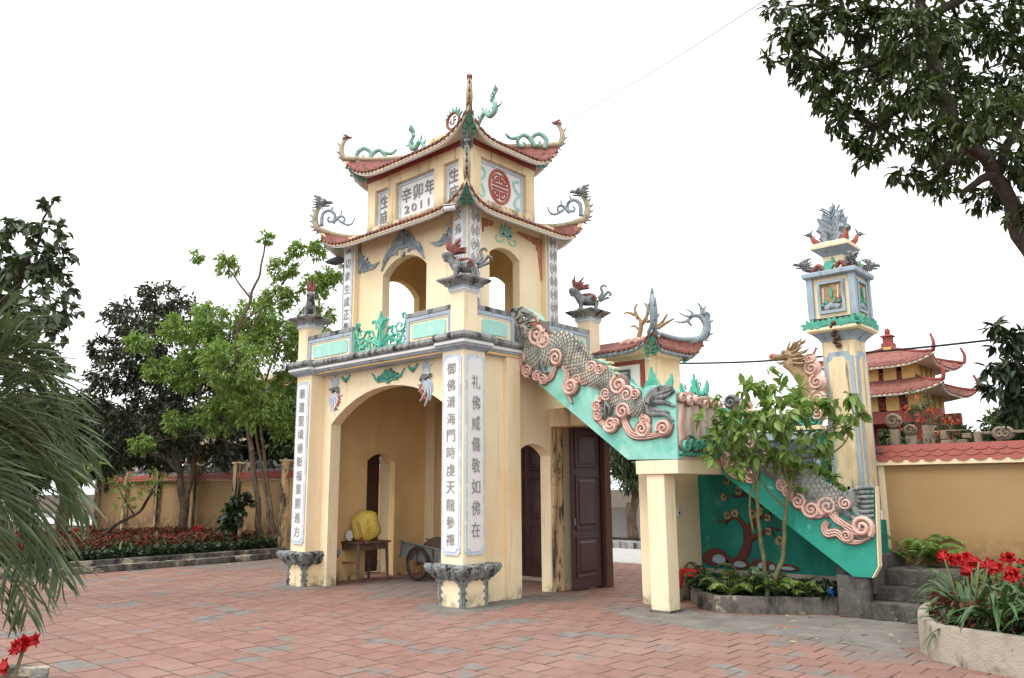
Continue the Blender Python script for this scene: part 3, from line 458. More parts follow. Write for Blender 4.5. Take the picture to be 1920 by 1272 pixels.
for ex, k in ((-3.52, -1), (-1.12, 1)):      # k: towards the pillar
    c = MB()
    for i, (a, ln) in enumerate(((100, .25), (82, .27), (64, .22), (120, .2), (230, .22), (250, .30), (268, .34), (285, .28), (205, .2), (305, .2))):
        a = R(a) if k > 0 else R(180-a); ln *= 1.3; p0 = (ex+.05*math.cos(a), 3.27+.05*math.sin(a)); c.ribbon(F3, cr([p0, (ex+ln*.6*math.cos(a+.15*k), 3.27+ln*.6*math.sin(a+.15*k)), (ex+ln*math.cos(a-.1*k), 3.27+ln*math.sin(a-.1*k))], 5), lin(.06, .012, 11), lin(.04, .015, 11))
    c.build('phoenix_relief', 'blue_pale', tower, smooth=True)
    c = MB(); c.ribbon(F3, cr([(ex+.1*k, 3.3), (ex, 3.27), (ex-.09*k, 3.29), (ex-.13*k, 3.22)], 5), [.05]*6+[.09]*6+[.06]*3+[.01], .06)
    c.swirl(F3, ex-.02*k, 3.27, .06, .05); c.build('bird_body', 'stone_grey', tower, smooth=True)
    c = MB()
    for dx in (0, .03): c.ribbon(F3, cr([(ex-.12*k, 3.24), (ex-(.14+dx)*k, 3.1), (ex-(.09+dx)*k, 3.02), (ex-(.02+dx*2)*k, 2.93)], 5), .022, .025)
    c.build('ribbon_relief', 'red_relief', tower, smooth=True)
# ---------------------------------------------------------------- upper storey
UX0, UX1, UY0, UY1 = -3.75, -.55, .6, 2.85
for x0 in (UX0, UX1-.33):
    for y0 in (UY0, UY1-.33): MB().box(x0, x0+.33, y0, y0+.33, 3.63, 6.12).build('upper_pillar', 'cream', tower, bevel=.006)
archwall(MB(), 'y', UX0+.33, UX1-.33, 3.632, 6.1, -2.74, -1.6, 5.25, 5.5, .7, .86).build('upper_wall', 'cream', tower, bevel=.005)
archwall(MB(), 'y', UX0+.33, UX1-.33, 3.632, 6.1, -2.74, -1.6, 5.25, 5.5, 2.6, 2.74).build('upper_wall', 'cream_inner_bounce', tower)
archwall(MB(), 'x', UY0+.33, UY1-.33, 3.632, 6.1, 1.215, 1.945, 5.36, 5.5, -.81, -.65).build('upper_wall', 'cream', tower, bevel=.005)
archwall(MB(), 'x', UY0+.33, UY1-.33, 3.632, 6.1, 1.3, 2.2, 5.25, 5.5, -3.65, -3.49).build('upper_wall', 'cream_inner_bounce', tower)
MB().box(UX0+.1, UX1-.1, UY0+.1, UY1-.1, 6.02, 6.1).build('upper_ceiling', 'cream_inner_bounce', tower)
inscription(FY(UY0), UX0+.03, UX0+.29, 4.3, 5.99, '一切衆生成正覺', tower, .15, .17, top=.06, bot=.05)
inscription(FY(UY0), UX1-.29, UX1-.03, 4.3, 5.99, '文殊師利大智尊', tower, .15, .17, top=.06, bot=.05)
def medallions(F, a0, a1):
    p = MB().plate(F, notch(a0, a1, 4.3, 5.98, .03), -.01, .02).build('inscription_panel', 'blue_pale', tower)
    MB().plate(F, notch(a0+.02, a1-.02, 4.33, 5.95, .03), 0, .026).build('panel_field', 'panel_white', p)
    for i, z in enumerate(lin(5.82, 4.43, 7)):
        m = MB(); c = (a0+a1)/2; Q = lambda a, b, q: F(a, b, q+.026); r1, r2 = .085, .105
        for s in (0, 180):
            m.ribbon(Q, [(c+r1*math.cos(R(t)), z+r2*math.sin(R(t))) for t in lin(s-70, s+70, 9)], .02, .014)
        for j, dx in enumerate((-.045, -.015, .02, .05)):
            h = .075*(1-.3*((i+j) % 3)); m.ribbon(Q, [(c+dx, z-h), (c+dx+.006*((i*j) % 3-1), z), (c+dx, z+h*.95)], .016, .014)
        m.ribbon(Q, [(c-.04, z+.03*((i % 3)-1)), (c+.05, z+.03*((i % 3)-1)+.01)], .015, .014)
        if i % 2: m.ribbon(Q, [(c-.06, z-.05), (c+.05, z-.045)], .014, .014)
        m.build('round_character', 'seal_grey', p)
medallions(FX(UX1), UY0+.035, UY0+.285); medallions(FX(UX1), UY1-.29, UY1-.03)
# bat reliefs and fretwork
def bat(F, cx, cz, s, rot, asym=0):
    m = MB(); ca, sa = math.cos(rot), math.sin(rot); T = lambda a, b: (cx+(a*ca-b*sa)*s, cz+(a*sa+b*ca)*s)
    for k in (-1, 1):
        if asym and k != asym: ls = .55
        else: ls = 1
        m.plate(F, [T(*p) for p in ((k*.03, .22), (k*.18*ls, .18), (k*.22*ls, .10), (k*.32*ls, .06), (k*.36*ls, -.03), (k*.50*ls, -.10), (k*.60*ls, -.26), (k*.66*ls, -.48), (k*.52*ls, -.32), (k*.40*ls, -.22), (k*.26*ls, -.20), (k*.16, -.24), (k*.17, -.12), (k*.06, -.14), (0, -.1), (0, .22))], -.005, .03)
        for j in range(3): m.ribbon(F, cr([T(k*.05, .12-.08*j), T(k*(.22+.06*j)*ls, .06-.1*j), T(k*(.34+.11*j)*ls, -.06-.13*j)], 5), lin(.03*s, .015*s, 11), lin(.05, .034, 11), 0)
    m.ribbon(F, [T(0, .32), T(0, .2), T(0, 0), T(0, -.14)], [.03*s, .14*s, .15*s, .06*s], [.03, .07, .075, .03])
    b = m.build('bat_relief', 'stone_blue', tower)
    MB().swirl(F, *T(0, -.23), .07*s, .03).build('coin', 'white_trim', b, smooth=True)
bat(FY(.7), -2.2, 5.74, .85, 0); bat(FY(.7), -3.28, 5.55, .55, R(140), 0); bat(FY(.7), -1.0, 5.62, .62, R(-140), 0)
f = MB(); Fx = FX(-.65)
def fret(a, z, k, L1, L2):
    for pts in ([(a, z), (a+k*L1, z)], [(a, z), (a, z-L2)], [(a+k*.11, z), (a+k*.11, z-.20), (a, z-.20)], [(a+k*.2, z), (a+k*.2, z-.1), (a, z-.1)], [(a+k*.06, z-.06), (a+k*.3, z-.06), (a+k*L1, z)], [(a+k*.06, z-.05), (a+k*.06, z-.30), (a, z-L2)]):
        for p, q in zip(pts[:-1], pts[1:]): f.ribbon(Fx, [p, q], .038, .022)
fret(2.5, 5.85, -1, .62, .72); f.build('fretwork', 'orange_relief', tower); f = MB()
fret(.95, 5.88, 1, .34, .3); f.build('fretwork', 'orange_relief', tower)
f = MB()
for a, l in ((90, .26), (62, .25), (118, .25), (38, .2), (142, .2), (18, .17), (162, .17)):
    f.plate(Fx, [(1.6+q*math.cos(R(a))-w*math.sin(R(a)), 5.68+q*math.sin(R(a))+w*math.cos(R(a))) for q, w in ((.03, 0), (l*.55, .045), (l, 0), (l*.55, -.045))], -.004, .02+.004*(a % 5))
for k in (-1, 1): f.ribbon(Fx, cr([(1.6+k*.05, 5.64), (1.6+k*.16, 5.58), (1.6+k*.24, 5.62), (1.6+k*.22, 5.69), (1.6+k*.18, 5.66)], 5), lin(.03, .012, 21), .02)
f.build('lotus_relief', 'aqua_relief', tower)
# ---------------------------------------------------------------- top box
BX0, BX1, BY0, BY1 = -3.49, -.81, .9, 2.55
MB().box(BX0+.12, BX1-.12, BY0+.12, BY1-.12, 6.1, 7.2).build('attic_core', 'cream', tower)
def holed(F, a0, a1, z0, z1, holes, hz0, hz1, th, name):     # a wall slab with rectangular sunk panels, built of butted strips
    m = MB(); q = lambda x0, x1, b0, b1: m.plate(F, [(x0, b0), (x1, b0), (x1, b1), (x0, b1)], -th, 0)
    q(a0, a1, z0, hz0); q(a0, a1, hz1, z1); e = a0
    for h0, h1 in holes: q(e, h0, hz0, hz1); e = h1
    q(e, a1, hz0, hz1)
    return m.build(name, 'cream_attic', tower)
hl = [(-3.27, -2.9), (-2.68, -1.66), (-1.42, -1.06)]
holed(FY(BY0), BX0, BX1, 6.1, 7.22, hl, 6.3, 7.0, .118, 'attic_wall')
holed(FX(BX1), BY0+.12, BY1, 6.1, 7.22, [(1.18, 2.32)], 6.32, 7.05, .118, 'attic_wall')
MB().box(BX0, BX0+.118, BY0+.12, BY1, 6.1, 7.22).build('attic_wall', 'cream_attic', tower)
for i, (h0, h1) in enumerate(hl):
    p = MB().plate(FY(BY0), [(h0, 6.3), (h1, 6.3), (h1, 7.0), (h0, 7.0)], -.117, -.085).build('sunk_panel', 'panel_white', tower)
    m = MB()
    for a, b, c_, d_ in ((h0, h1, 6.94, 7.0), (h0, h0+.06, 6.3, 6.939), (h1-.05, h1, 6.3, 6.939), (h0+.061, h1-.051, 6.3, 6.33)): m.plate(FY(BY0), [(a, c_), (b, c_), (b, d_), (a, d_)], -.084, -.07)
    m.build('panel_frame', 'blue_pale', p)
    Q = lambda a, b, q: (a, BY0+.085-q, b)
    if i == 1:
        for k, ch in enumerate('辛卯年'): char(ch, Q, -2.47+k*.31, 6.74, .25, .27, p, d=.02)
        for k, ch in enumerate('2011'): char(ch, Q, -2.45+k*.19, 6.47, .13, .14, p, d=.02)
    else:
        char('生', Q, (h0+h1)/2, 6.78, .24, .24, p, d=.02); char('庙', Q, (h0+h1)/2, 6.48, .24, .24, p, d=.02)
p = MB().plate(FX(BX1), [(1.18, 6.32), (2.32, 6.32), (2.32, 7.05), (1.18, 7.05)], -.117, -.085).build('sunk_panel', 'panel_white', tower)
m = MB()
for a, b, c_, d_ in ((1.18, 2.32, 6.99, 7.05), (1.18, 1.23, 6.32, 6.989), (2.26, 2.32, 6.32, 6.989)): m.plate(FX(BX1), [(a, c_), (b, c_), (b, d_), (a, d_)], -.084, -.07)
m.build('panel_frame', 'blue_pale', p)
Q = lambda a, b, q: (BX1-.085+q, a, b); m = MB(); cy, cz, rx, rz = 1.72, 6.68, .25, .29
m.ribbon(Q, [(cy+rx*math.cos(t), cz+rz*math.sin(t)) for t in lin(0, 6.2832, 33)], .055, .03)
for k in (-1, 1):
    m.ribbon(Q, [(cy-.19, cz+k*.035), (cy+.19, cz+k*.035)], .045, .025)
    for s in (-1, 1):
        for pts in ([(.03, .08), (.03, .21)], [(.03, .21), (.10, .20), (.15, .15), (.17, .10)], [(.17, .09), (.08, .09)], [(.08, .09), (.08, .15)]):
            m.ribbon(Q, [(cy+s*a, cz+k*b) for a, b in pts], .036, .025)
m.build('longevity_emblem', 'red_relief', p)
m = MB()
for k in (-1, 1): m.ribbon(Q, cr([(cy+k*.50, 6.38), (cy+k*.38, 6.45), (cy+k*.42, 6.58), (cy+k*.50, 6.66), (cy+k*.40, 6.74), (cy+k*.36, 6.86), (cy+k*.50, 6.92)], 5), [.02]+[.06]*29+[.02], .02)
m.build('vine_relief', 'aqua_relief', p)
# ---------------------------------------------------------------- upturned roofs
def dhead(mb, o, f, u, s):      # dragon head: skull, snout, jaw, brow, horns, mane
    f = Vector(f).normalized(); u = Vector(u); u = (u-f*u.dot(f)).normalized(); l = u.cross(f); o = Vector(o)
    P = lambda a, b, c: o+(f*a+l*b+u*c)*s
    mb.tube([P(-.35, 0, -.1), P(-.1, 0, .05), P(.15, 0, .12), P(.4, 0, .08), P(.62, 0, .1), P(.72, 0, .06)], [s*.2, s*.27, s*.24, s*.15, s*.15, s*.06], 8, (1, .8))
    mb.tube([P(-.05, 0, -.1), P(.2, 0, -.16), P(.45, 0, -.17), P(.6, 0, -.1)], [s*.16, s*.12, s*.1, s*.03], 7, (1, .6))
    for k in (-1, 1):
        mb.ball(P(.2, k*.17, .22), s*.09, 7, 5)
        mb.tube([P(-.05, k*.13, .25), P(-.25, k*.2, .45), P(-.5, k*.2, .52), P(-.62, k*.2, .68)], [s*.07, s*.06, s*.04, s*.008], 5)
        mb.tube([P(.6, k*.1, .05), P(.8, k*.2, .0), P(.85, k*.24, .2)], [s*.03, s*.025, s*.006], 4)
        for j in range(4): mb.tube([P(-.15, k*.2, .12-.13*j), P(-.42, k*.3, .18-.18*j), P(-.66-.04*j, k*.32, .3-.22*j)], [s*.075, s*.06, s*.006], 4)
        for j in range(3): mb.tube([P(.2+.12*j, k*.09, -.0), P(.21+.12*j, k*.09, -.1)], [s*.025, s*.004], 4)
    for j in range(4): mb.tube([P(.12-.14*j, 0, .28), P(.02-.16*j, 0, .5), P(-.05-.2*j, 0, .66-.03*j)], [s*.06, s*.045, s*.006], 4)
    for j in range(3): mb.tube([P(.1-.12*j, 0, -.2), P(.02-.14*j, 0, -.42), P(-.08-.14*j, 0, -.5)], [s*.05, s*.035, s*.006], 4)
    return mb
def spiral_pts(P, c, r, turns, ph, hand, n=18):
    return [P(c[0]+r*(1-.8*t)*math.cos(ph+hand*t*turns*6.283), c[1]+r*(1-.8*t)*math.sin(ph+hand*t*turns*6.283)) for t in lin(0, 1, n)]
LC = [0]
def leaf_plate(mb, F, a, z, ang, l, w, c0, c1):
    LC[0] = (LC[0]+1) % 17; c1 = c1+LC[0]*.0007; c0 = c0-LC[0]*.0007
    ca, sa = math.cos(ang), math.sin(ang)
    mb.plate(F, [(a+q*ca-p*sa, z+q*sa+p*ca) for q, p in ((0, 0), (l*.25, w*.7), (l*.55, w), (l*.85, w*.45), (l, 0), (l*.85, -w*.45), (l*.55, -w), (l*.25, -w*.7))], c0, c1)
def make_roof(parent, E, zm, lift, flare, k0, ke, I, zt, WR, zw, rows, tilew, style, fas='cream', name='roof'):
    def rect(side, t, r):
        x0, x1, y0, y1 = r; xc, yc, hx, hy = (x0+x1)/2, (y0+y1)/2, (x1-x0)/2, (y1-y0)/2
        return [(xc+hx*t, y0), (x1, yc+hy*t), (xc-hx*t, y1), (x0, yc-hy*t)][side]
    DIR = [((1, 0), (0, -1)), ((0, 1), (1, 0)), ((-1, 0), (0, 1)), ((0, -1), (-1, 0))]
    def eave(side, t, d=0, dz=0):
        k = max(0, (abs(t)-k0)/(1-k0)); (ux, uy), (nx, ny) = DIR[side]; fl = flare*k**3; sg = 1 if t > 0 else -1
        x, y = rect(side, t, (E[0]+d, E[1]-d, E[2]+d, E[3]-d))
        return (x+ux*fl*sg+nx*fl, y+uy*fl*sg+ny*fl, zm+lift*k**ke+dz)
    N = 30; ts = [math.sin(q*math.pi/2)*.35+q*.65 for q in lin(-1, 1, N+1)]
    loop = [(s, t) for s in range(4) for t in ts[:-1]]
    def strip(prof, nm, m, par):      # prof: list of (inset, dz) closed section swept round the eaves
        mb = MB(); rings = [[eave(s, t, d, z) for d, z in prof] for s, t in loop]; rings.append(rings[0]); mb.loft(rings, True, False); return mb.build(nm, m, par, smooth=False)
    mb = MB(); n = len(loop)
    top = [eave(s, t, .02, -.01) for s, t in loop]; inn = [(*rect(s, t, I), zt) for s, t in loop]
    mb.loft([[top[i], inn[i]] for i in list(range(n))+[0]], False)
    roof = mb.build(name, 'roof_tile', parent)
    strip([(0, 0), (0, -.035), (.05, -.04), (.05, .0)], 'fascia', fas, roof)
    strip([(.012, -.041), (.012, -.06), (.06, -.065), (.06, -.041)], 'fascia_fillet', 'white_trim' if fas == 'cream' else 'concrete', roof)
    mb = MB(); mb.loft([[eave(s, t, .055, -.05), (*rect(s, t, WR), zw)] for s, t in loop+[loop[0]]], False); mb.build('soffit', 'soffit', roof)
    # tiles: overlapping round-ended rows
    mb = MB()
    for s in range(4):
        L = (E[1]-E[0]) if s % 2 == 0 else (E[3]-E[2]); nc = int(L/tilew)
        for r in range(rows):
            s0, s1 = r/rows, min(1, (r+1.25)/rows)
            for c_ in range(-nc//2, nc//2+1):
                t0 = (c_+(.5 if r % 2 else 0)-.5)*2/nc; t1 = t0+2/nc*.97
                if t0 < -1 or t1 > 1.0: continue
                def pt(t, q, dz):
                    a = eave(s, t, -.03, .012); b = rect(s, t, I); zz = a[2]+(zt-a[2])*q-.06*math.sin(math.pi*q)
                    return (a[0]+(b[0]-a[0])*q, a[1]+(b[1]-a[1])*q, zz+dz)
                tm = (t0+t1)/2; e = .3/rows; h = .028
                vs = [pt(t0, s0+e, h), pt(t0+.2*(t1-t0), s0+e*.3, h), pt(tm, s0, h), pt(t1-.2*(t1-t0), s0+e*.3, h), pt(t1, s0+e, h), pt(t1, s1, .004), pt(t0, s1, .004)]
                vs += [(x, y, z-.024) for x, y, z in vs[:5]]
                mb.add(vs, [(0, 1, 2, 3, 4, 5, 6), (0, 7, 8, 1), (1, 8, 9, 2), (2, 9, 10, 3), (3, 10, 11, 4)])
    tag(mb.build('roof_tiles', 'roof_tile', roof, recalc=False), None, None, kind='stuff')
    mb = MB()      # drip tile ends hanging along the eave
    for s in range(4):
        L = (E[1]-E[0]) if s % 2 == 0 else (E[3]-E[2]); nc = int(L/(tilew*.8)); (ux, uy), (nx, ny) = DIR[s]
        for t in lin(-.93, .93, nc):
            p = eave(s, t, -.035, .014); r = tilew*.24
            o = [(p[0]+ux*r*a, p[1]+uy*r*a, p[2]+r*b) for a, b in ((-1, .5), (1, .5), (.9, 0), (.5, -.6), (0, -.8), (-.5, -.6), (-.9, 0))]
            mb.add(o+[(x-nx*.03, y-ny*.03, z) for x, y, z in o], [tuple(range(7)), tuple(range(13, 6, -1))]+[(i, (i+1) % 7, 7+(i+1) % 7, 7+i) for i in range(7)])
    tag(mb.build('drip_tiles', 'roof_tile', roof, recalc=False), None, None, kind='stuff')
    # corners: hip roll, rising finial with spines and head, scrolls, leaf under the tip
    for ci, (sx, sy) in enumerate(((1, -1), (1, 1), (-1, 1), (-1, -1))):
        C = Vector(eave(ci, 1)); e = Vector((sx, sy, 0)).normalized(); Iv = Vector((I[1] if sx > 0 else I[0], I[2] if sy < 0 else I[3], zt))
        P = lambda r, z: C+e*r+Vector((0, 0, z))
        H = style['H']; hip = [Iv.lerp(C, q)+Vector((0, 0, .05-.06*math.sin(math.pi*(1-q)))) for q in lin(0, .93, 7)]
        path = hip+[P(.02, .05), P(.09*H, .16*H), P(.15*H, .36*H), P(.15*H, .58*H), P(.08*H, .78*H), P(-.02*H, .93*H)]
        rad = [.045]*6+[.055, .075*H**.5, .085*H**.5, .08*H**.5, .07*H**.5, .06*H**.5, .045*H**.5]
        fb = MB(); fb.tube(cr(path, 4), [rad[min(i//4, len(rad)-1)]+(rad[min(i//4+1, len(rad)-1)]-rad[min(i//4, len(rad)-1)])*(i % 4)/4 for i in range(len(cr(path, 4)))], 8)
        fin = fb.build('hip_finial', style['body'], roof, smooth=True)
        pp = [Vector(q) for q in cr(path, 4)]; k0_ = 27
        for q in range(style['spines']):
            i = k0_+int(q*(len(pp)-k0_-3)/max(1, style['spines']-1)); tg = (pp[i+1]-pp[i-1]).normalized(); no = (e-tg*e.dot(tg)); no = no.normalized() if no.length > .05 else e; r_ = rad[min(i//4, len(rad)-1)]; b_ = pp[i]+no*r_*.8
            MB().tube([b_, b_+no*.05*H**.5+tg*.02, b_+no*.085*H**.5+tg*.07], [.03*H**.5, .02*H**.5, .003], 5).build('spine', style['spine'], roof)
        hb = MB(); dhead(hb, P(.02*H-.04, .98*H), -e, (0, 0, 1), style['head']); (hb.build('dragon_head', style['headm'], roof, smooth=False) if style['head'] > .01 else None)
        sb = MB(); T = lambda a, z: P(a, z); q = style['scroll']
        if q:
            for pts, w in (([(-.04, .10), (-.05, .34), (-.17, .42), (-.28, .34), (-.27, .22), (-.18, .19), (-.15, .26), (-.2, .29)], .028), ([(-.25, .16), (-.38, .30), (-.47, .27), (-.46, .19), (-.40, .2)], .024), ([(-.36, .22), (-.52, .13), (-.62, .16), (-.67, .28)], .02), ([(-.2, .4), (-.25, .5)], .016), ([(-.4, .3), (-.41, .42)], .016)):
                pp = cr(pts, 4); sb.tube([T(a*q, z*q+.02) for a, z in pp], [w*1.5*q*(1-.6*i/len(pp)) for i in range(len(pp))], 6)
            sb.build('scroll_ornament', style['scrollm'], roof, smooth=True)
        # leaf ornament on the underside of the corner
        wc = Vector((WR[1] if sx > 0 else WR[0], WR[2] if sy < 0 else WR[3], zw)); A = wc.lerp(Vector(eave(ci, 1, .055, -.05)), .12); B = Vector(eave(ci, 1, .02, -.06))
        up = (B-A).normalized(); lt = Vector((-e.y, e.x, 0)); nn = lt.cross(up); nn = nn if nn.dot(e) > 0 else -nn; ln = (B-A).length
        LF = lambda a, b, c: A+lt*a+up*b+nn*(c+.03+.55*abs(a))
        lm = MB()
        for a, z, ang, l, w in ((0, .42, 90, .5, .06), (-.02, .3, 125, .26, .045), (.02, .3, 55, .26, .045), (-.02, .14, 145, .27, .045), (.02, .14, 35, .27, .045), (-.01, .0, 160, .2, .04), (.01, .0, 20, .2, .04)):
            leaf_plate(lm, LF, a*ln*2, z*ln, R(ang), l*ln, w*min(1.2, ln*1.5), -.01, .012)
        if not style.get('noleaf'): lm.build('corner_leaf', 'leaf_relief', roof)
    return roof
lower = make_roof(tower, (-4.06, -.24, .29, 3.16), 5.87, .38, .02, .2, 6, (BX0+.02, BX1-.02, BY0+.02, BY1-.02), 6.13, (UX0, UX1, UY0, UY1), 5.98, 7, .125,
    dict(H=.56, body='finial', spine='stone_grey', head=.27, headm='stone_grey', spines=7, scroll=.95, scrollm='stone_blue', leafy=1), name='lower_roof')
m = MB(); o_ = .025
m.loft([[(BX0-o, BY0-o, z), (BX1+o, BY0-o, z), (BX1+o, BY1+o, z), (BX0-o, BY1+o, z)] for o, z in ((.01, 7.20), (.022, 7.215), (.022, 7.30), (.0, 7.31))]); m.build('eave_band', 'maroon_band', tower)
upper = make_roof(tower, (-3.78, -.52, .62, 2.83), 7.22, .44, .03, .2, 4, (-2.6, -1.7, 1.66, 1.78), 7.74, (BX0, BX1, BY0, BY1), 7.29, 8, .125,
    dict(H=.47, body='finial', spine='stone_maroon', head=.13, headm='stone_maroon', spines=5, scroll=.0, scrollm='leaf_relief'), name='upper_roof')
# ridge, ridge dragons with medallion, green hip scrolls
rg = MB().box(-2.65, -1.65, 1.65, 1.79, 7.7, 8.06).build('ridge', 'cream_worn', upper)
Fr = FY(1.72); m = MB(); m.tube([Fr(-2.06+.16*math.cos(t), 8.28+.16*math.sin(t), 0) for t in lin(0, 6.283, 25)], .03, 6)
for pts in ([(-.06, .06), (-.06, -.05), (.02, -.05)], [(.02, -.05), (.02, .08)], [(.02, .08), (.08, .08)], [(.02, .01), (.08, .01)], [(-.1, .0), (-.06, .0)]): m.tube([Fr(-2.06+a, 8.28+b, 0) for a, b in pts], .016, 5)
med = m.build('medallion', 'stone_maroon', upper)
m = MB()
for a in range(20, 170, 22):
    m.plate(Fr, [(-2.06+.17*math.cos(R(a-8)), 8.28+.17*math.sin(R(a-8))), (-2.06+.27*math.cos(R(a+6)), 8.28+.27*math.sin(R(a+6))), (-2.06+.17*math.cos(R(a+9)), 8.28+.17*math.sin(R(a+9)))], -.02, .02)
m.build('flames', 'leaf_relief', upper)
for k in (-1, 1):
    m = MB(); c0 = -2.12+k*1.02
    pts = cr([(c0-k*.5, 7.72), (c0-k*.34, 7.95), (c0-k*.16, 8.17), (c0-k*.02, 8.07), (c0+k*.10, 8.12), (c0+k*.12, 8.24), (c0+k*.05, 8.33), (c0+k*.10, 8.43), (c0+k*.16, 8.5)], 5)
    m.tube([Fr(a, b, 0) for a, b in pts], [.018+.035*math.sin(3.14*min(1, i/len(pts)*1.2)) for i in range(len(pts))], 7)
    for (a, b) in pts[4::3]: m.tube([Fr(a, b, 0), Fr(a-k*.05, b+.1, 0), Fr(a-k*.0, b+.14, 0)], [.03, .02, .003], 4)
    m.ball(Fr(c0+k*.04, 8.35, 0), (.05, .04, .045)); m.tube([Fr(c0+k*.14, 8.18, 0), Fr(c0+k*.24, 8.2, 0), Fr(c0+k*.29, 8.29, 0)], [.025, .018, .004], 5)
    m.build('ridge_dragon', 'stone_green', upper, smooth=True)
for sx, sy in ((1, -1), (1, 1), (-1, 1), (-1, -1)):
    cx, cy_ = (-.52 if sx > 0 else -3.78), (.62 if sy < 0 else 2.83); e = Vector((sx, sy, 0)).normalized(); m = MB()
    P = lambda a, z: Vector((cx, cy_, 0))+e*(a-.1)+Vector((0, 0, 7.56+z))
    for pts, w in (([(-.12, .0), (-.08, .16), (-.2, .27), (-.33, .2), (-.31, .08), (-.21, .07), (-.2, .14)], .034), ([(-.28, .03), (-.38, .18), (-.5, .24), (-.6, .14), (-.55, .04), (-.47, .07), (-.5, .12)], .032), ([(-.55, .2), (-.72, .18), (-.82, .26)], .028)):
        pp = cr(pts, 4); m.tube([P(a, z*1.1+.06) for a, z in pp], [w*1.5*(1-.5*i/len(pp)) for i in range(len(pp))], 7)
    m.build('hip_scroll', 'stone_green', upper, smooth=True)
# ================================================================ STAIRCASE with dragon balustrades
stair = thing('staircase', 'turquoise outside staircase with dragon and pink cloud relief climbing to the tower terrace', 'staircase', (2.3, 2.0, 0))
def dragon_wall(F, OUT, th, m, bm, BODY, BW, TAIL, SW, PR, name='balustrade'):
    w = MB().plate(F, OUT, -th, 0).build(name, m, stair, bevel=.006)
    def body(pts, ws, h, mm, nm):
        pp = cr([(*p, q) for p, q in zip(pts, ws)], 6); b = MB().ribbon(F, [(a, z) for a, z, _ in pp], [q for _, _, q in pp], h)
        # scales: staggered raised half rounds
        sc = MB()
        for i in range(2, len(pp)-2):
            a, z, q = pp[i]; a2, z2, _ = pp[i+1]; L = math.hypot(a2-a, z2-z) or 1; tx, tz = (a2-a)/L, (z2-z)/L
            for j in range(-2, 3):
                o = (j+(.5 if i % 2 else 0))*q/5.2; r = q*.115; cx, cz = a-tz*o, z+tx*o; lift = h*(.98-.35*(2*o/q)**2)
                sc.ribbon(lambda x, y, c: F(x, y, c+lift-.006), [(cx+r*(math.cos(t)*tx-math.sin(t)*tz), cz+r*(math.cos(t)*tz+math.sin(t)*tx)) for t in lin(-1.5, 1.5, 5)], .009, .014, 0)
        o = b.build(nm, mm, w, smooth=True); tag(sc.build('scale_ridges', 'scale_line', w, recalc=False), None, None, kind='stuff'); return o
    body(BODY, BW, .06, bm, 'dragon_body')
    for t in TAIL:
        pp = cr(t, 6); n = len(pp); MB().ribbon(F, pp, [.1*(1-.75*i/n)+.008 for i in range(n)], [.06-.03*i/n for i in range(n)]).build('tail_tuft', 'stone_grey', w, smooth=True)
    for i, (a, z, r) in enumerate(SW): MB().swirl(F, a, z, r*1.22, .05+.004*(i % 4), 1.9, i*1.3, 1 if i % 2 else -1).build('cloud_swirl', 'pink', w, smooth=True)
    for t in PR:
        pp = cr(t, 6); n = len(pp); ww = [.03+.075*math.sin(math.pi*min(1, .12+i/n)) for i in range(n)]; c = MB().ribbon(F, pp, [q*1.15+.012 for q in ww], .03); c.dark(0)
        for s in (-1, 0, 1):
            qq = []
            for i in range(n):
                (a0, b0), (a1, b1) = pp[max(0, i-1)], pp[min(n-1, i+1)]; L = math.hypot(a1-a0, b1-b0) or 1; o = s*ww[i]*.31; qq.append((pp[i][0]-(b1-b0)/L*o, pp[i][1]+(a1-a0)/L*o))
            c.ribbon(F, qq, [q*.28 for q in ww], .05-.006*abs(s), .01)
        c.build('cloud_trail', 'pink', w, smooth=True)
    return w
bal = dragon_wall(FY(1.38), A_OUT, .12, 'turq', 'scale_grey', A_BODY, A_BW, A_TAIL, A_SW, A_PR)
F = FY(1.38)
h = MB().plate(F, [(A_HEAD[8][0]+(a-A_HEAD[8][0])*1.06, A_HEAD[8][1]+(z-A_HEAD[8][1])*1.06) for a, z in A_HEAD], -.0, .07).build('dragon_head', 'scale_grey', bal, bevel=.012)
m = MB()
for t in A_HR: pp = cr(t, 5); n = len(pp); m.ribbon(F, pp, [.045*(1-.6*i/n) for i in range(n)], [.105-.02*i/n for i in range(n)], .06)
m.build('mane', 'stone_grey', bal, smooth=True)
MB().ball(F(A_HS[1][0], A_HS[1][1], .075), (.045, .035, .03)).build('eye', 'white_trim', bal, smooth=True)
MB().swirl(lambda a, b, c: F(a, b, c+.06), A_HS[0][0], A_HS[0][1], A_HS[0][2], .05).build('ear_curl', 'stone_grey', bal, smooth=True)
m = MB()
for dx, dz in ((-.02, -.035), (-.045, -.04), (-.07, -.04)): m.tube([F(A_HS[2][0]+dx, A_HS[2][1]+dz, .06), F(A_HS[2][0]+dx+.004, A_HS[2][1]+dz-.045, .065)], [.012, .002], 5)
m.build('teeth', 'white_trim', bal); MB().ball(F(A_HS[1][0]+.008, A_HS[1][1], .105), (.018, .012, .016)).build('pupil', 'lens_black', bal, smooth=True); MB().plate(F, [(A_HS[2][0]+.03, A_HS[2][1]-.02), (A_HS[2][0]-.11, A_HS[2][1]-.075), (A_HS[2][0]+.0, A_HS[2][1]-.12)], .0, .078).build('mouth', 'red_relief', bal); MB().ball(F(*A_HS[2][:2], .05), (.035, .03, .03)).build('nose', 'red_relief', bal, smooth=True)
for t in A_CLAW: pp = cr(t, 5); n = len(pp); MB().ribbon(F, pp, [.06-.04*i/n for i in range(n)], .075).build('claw', 'stone_grey', bal, smooth=True)
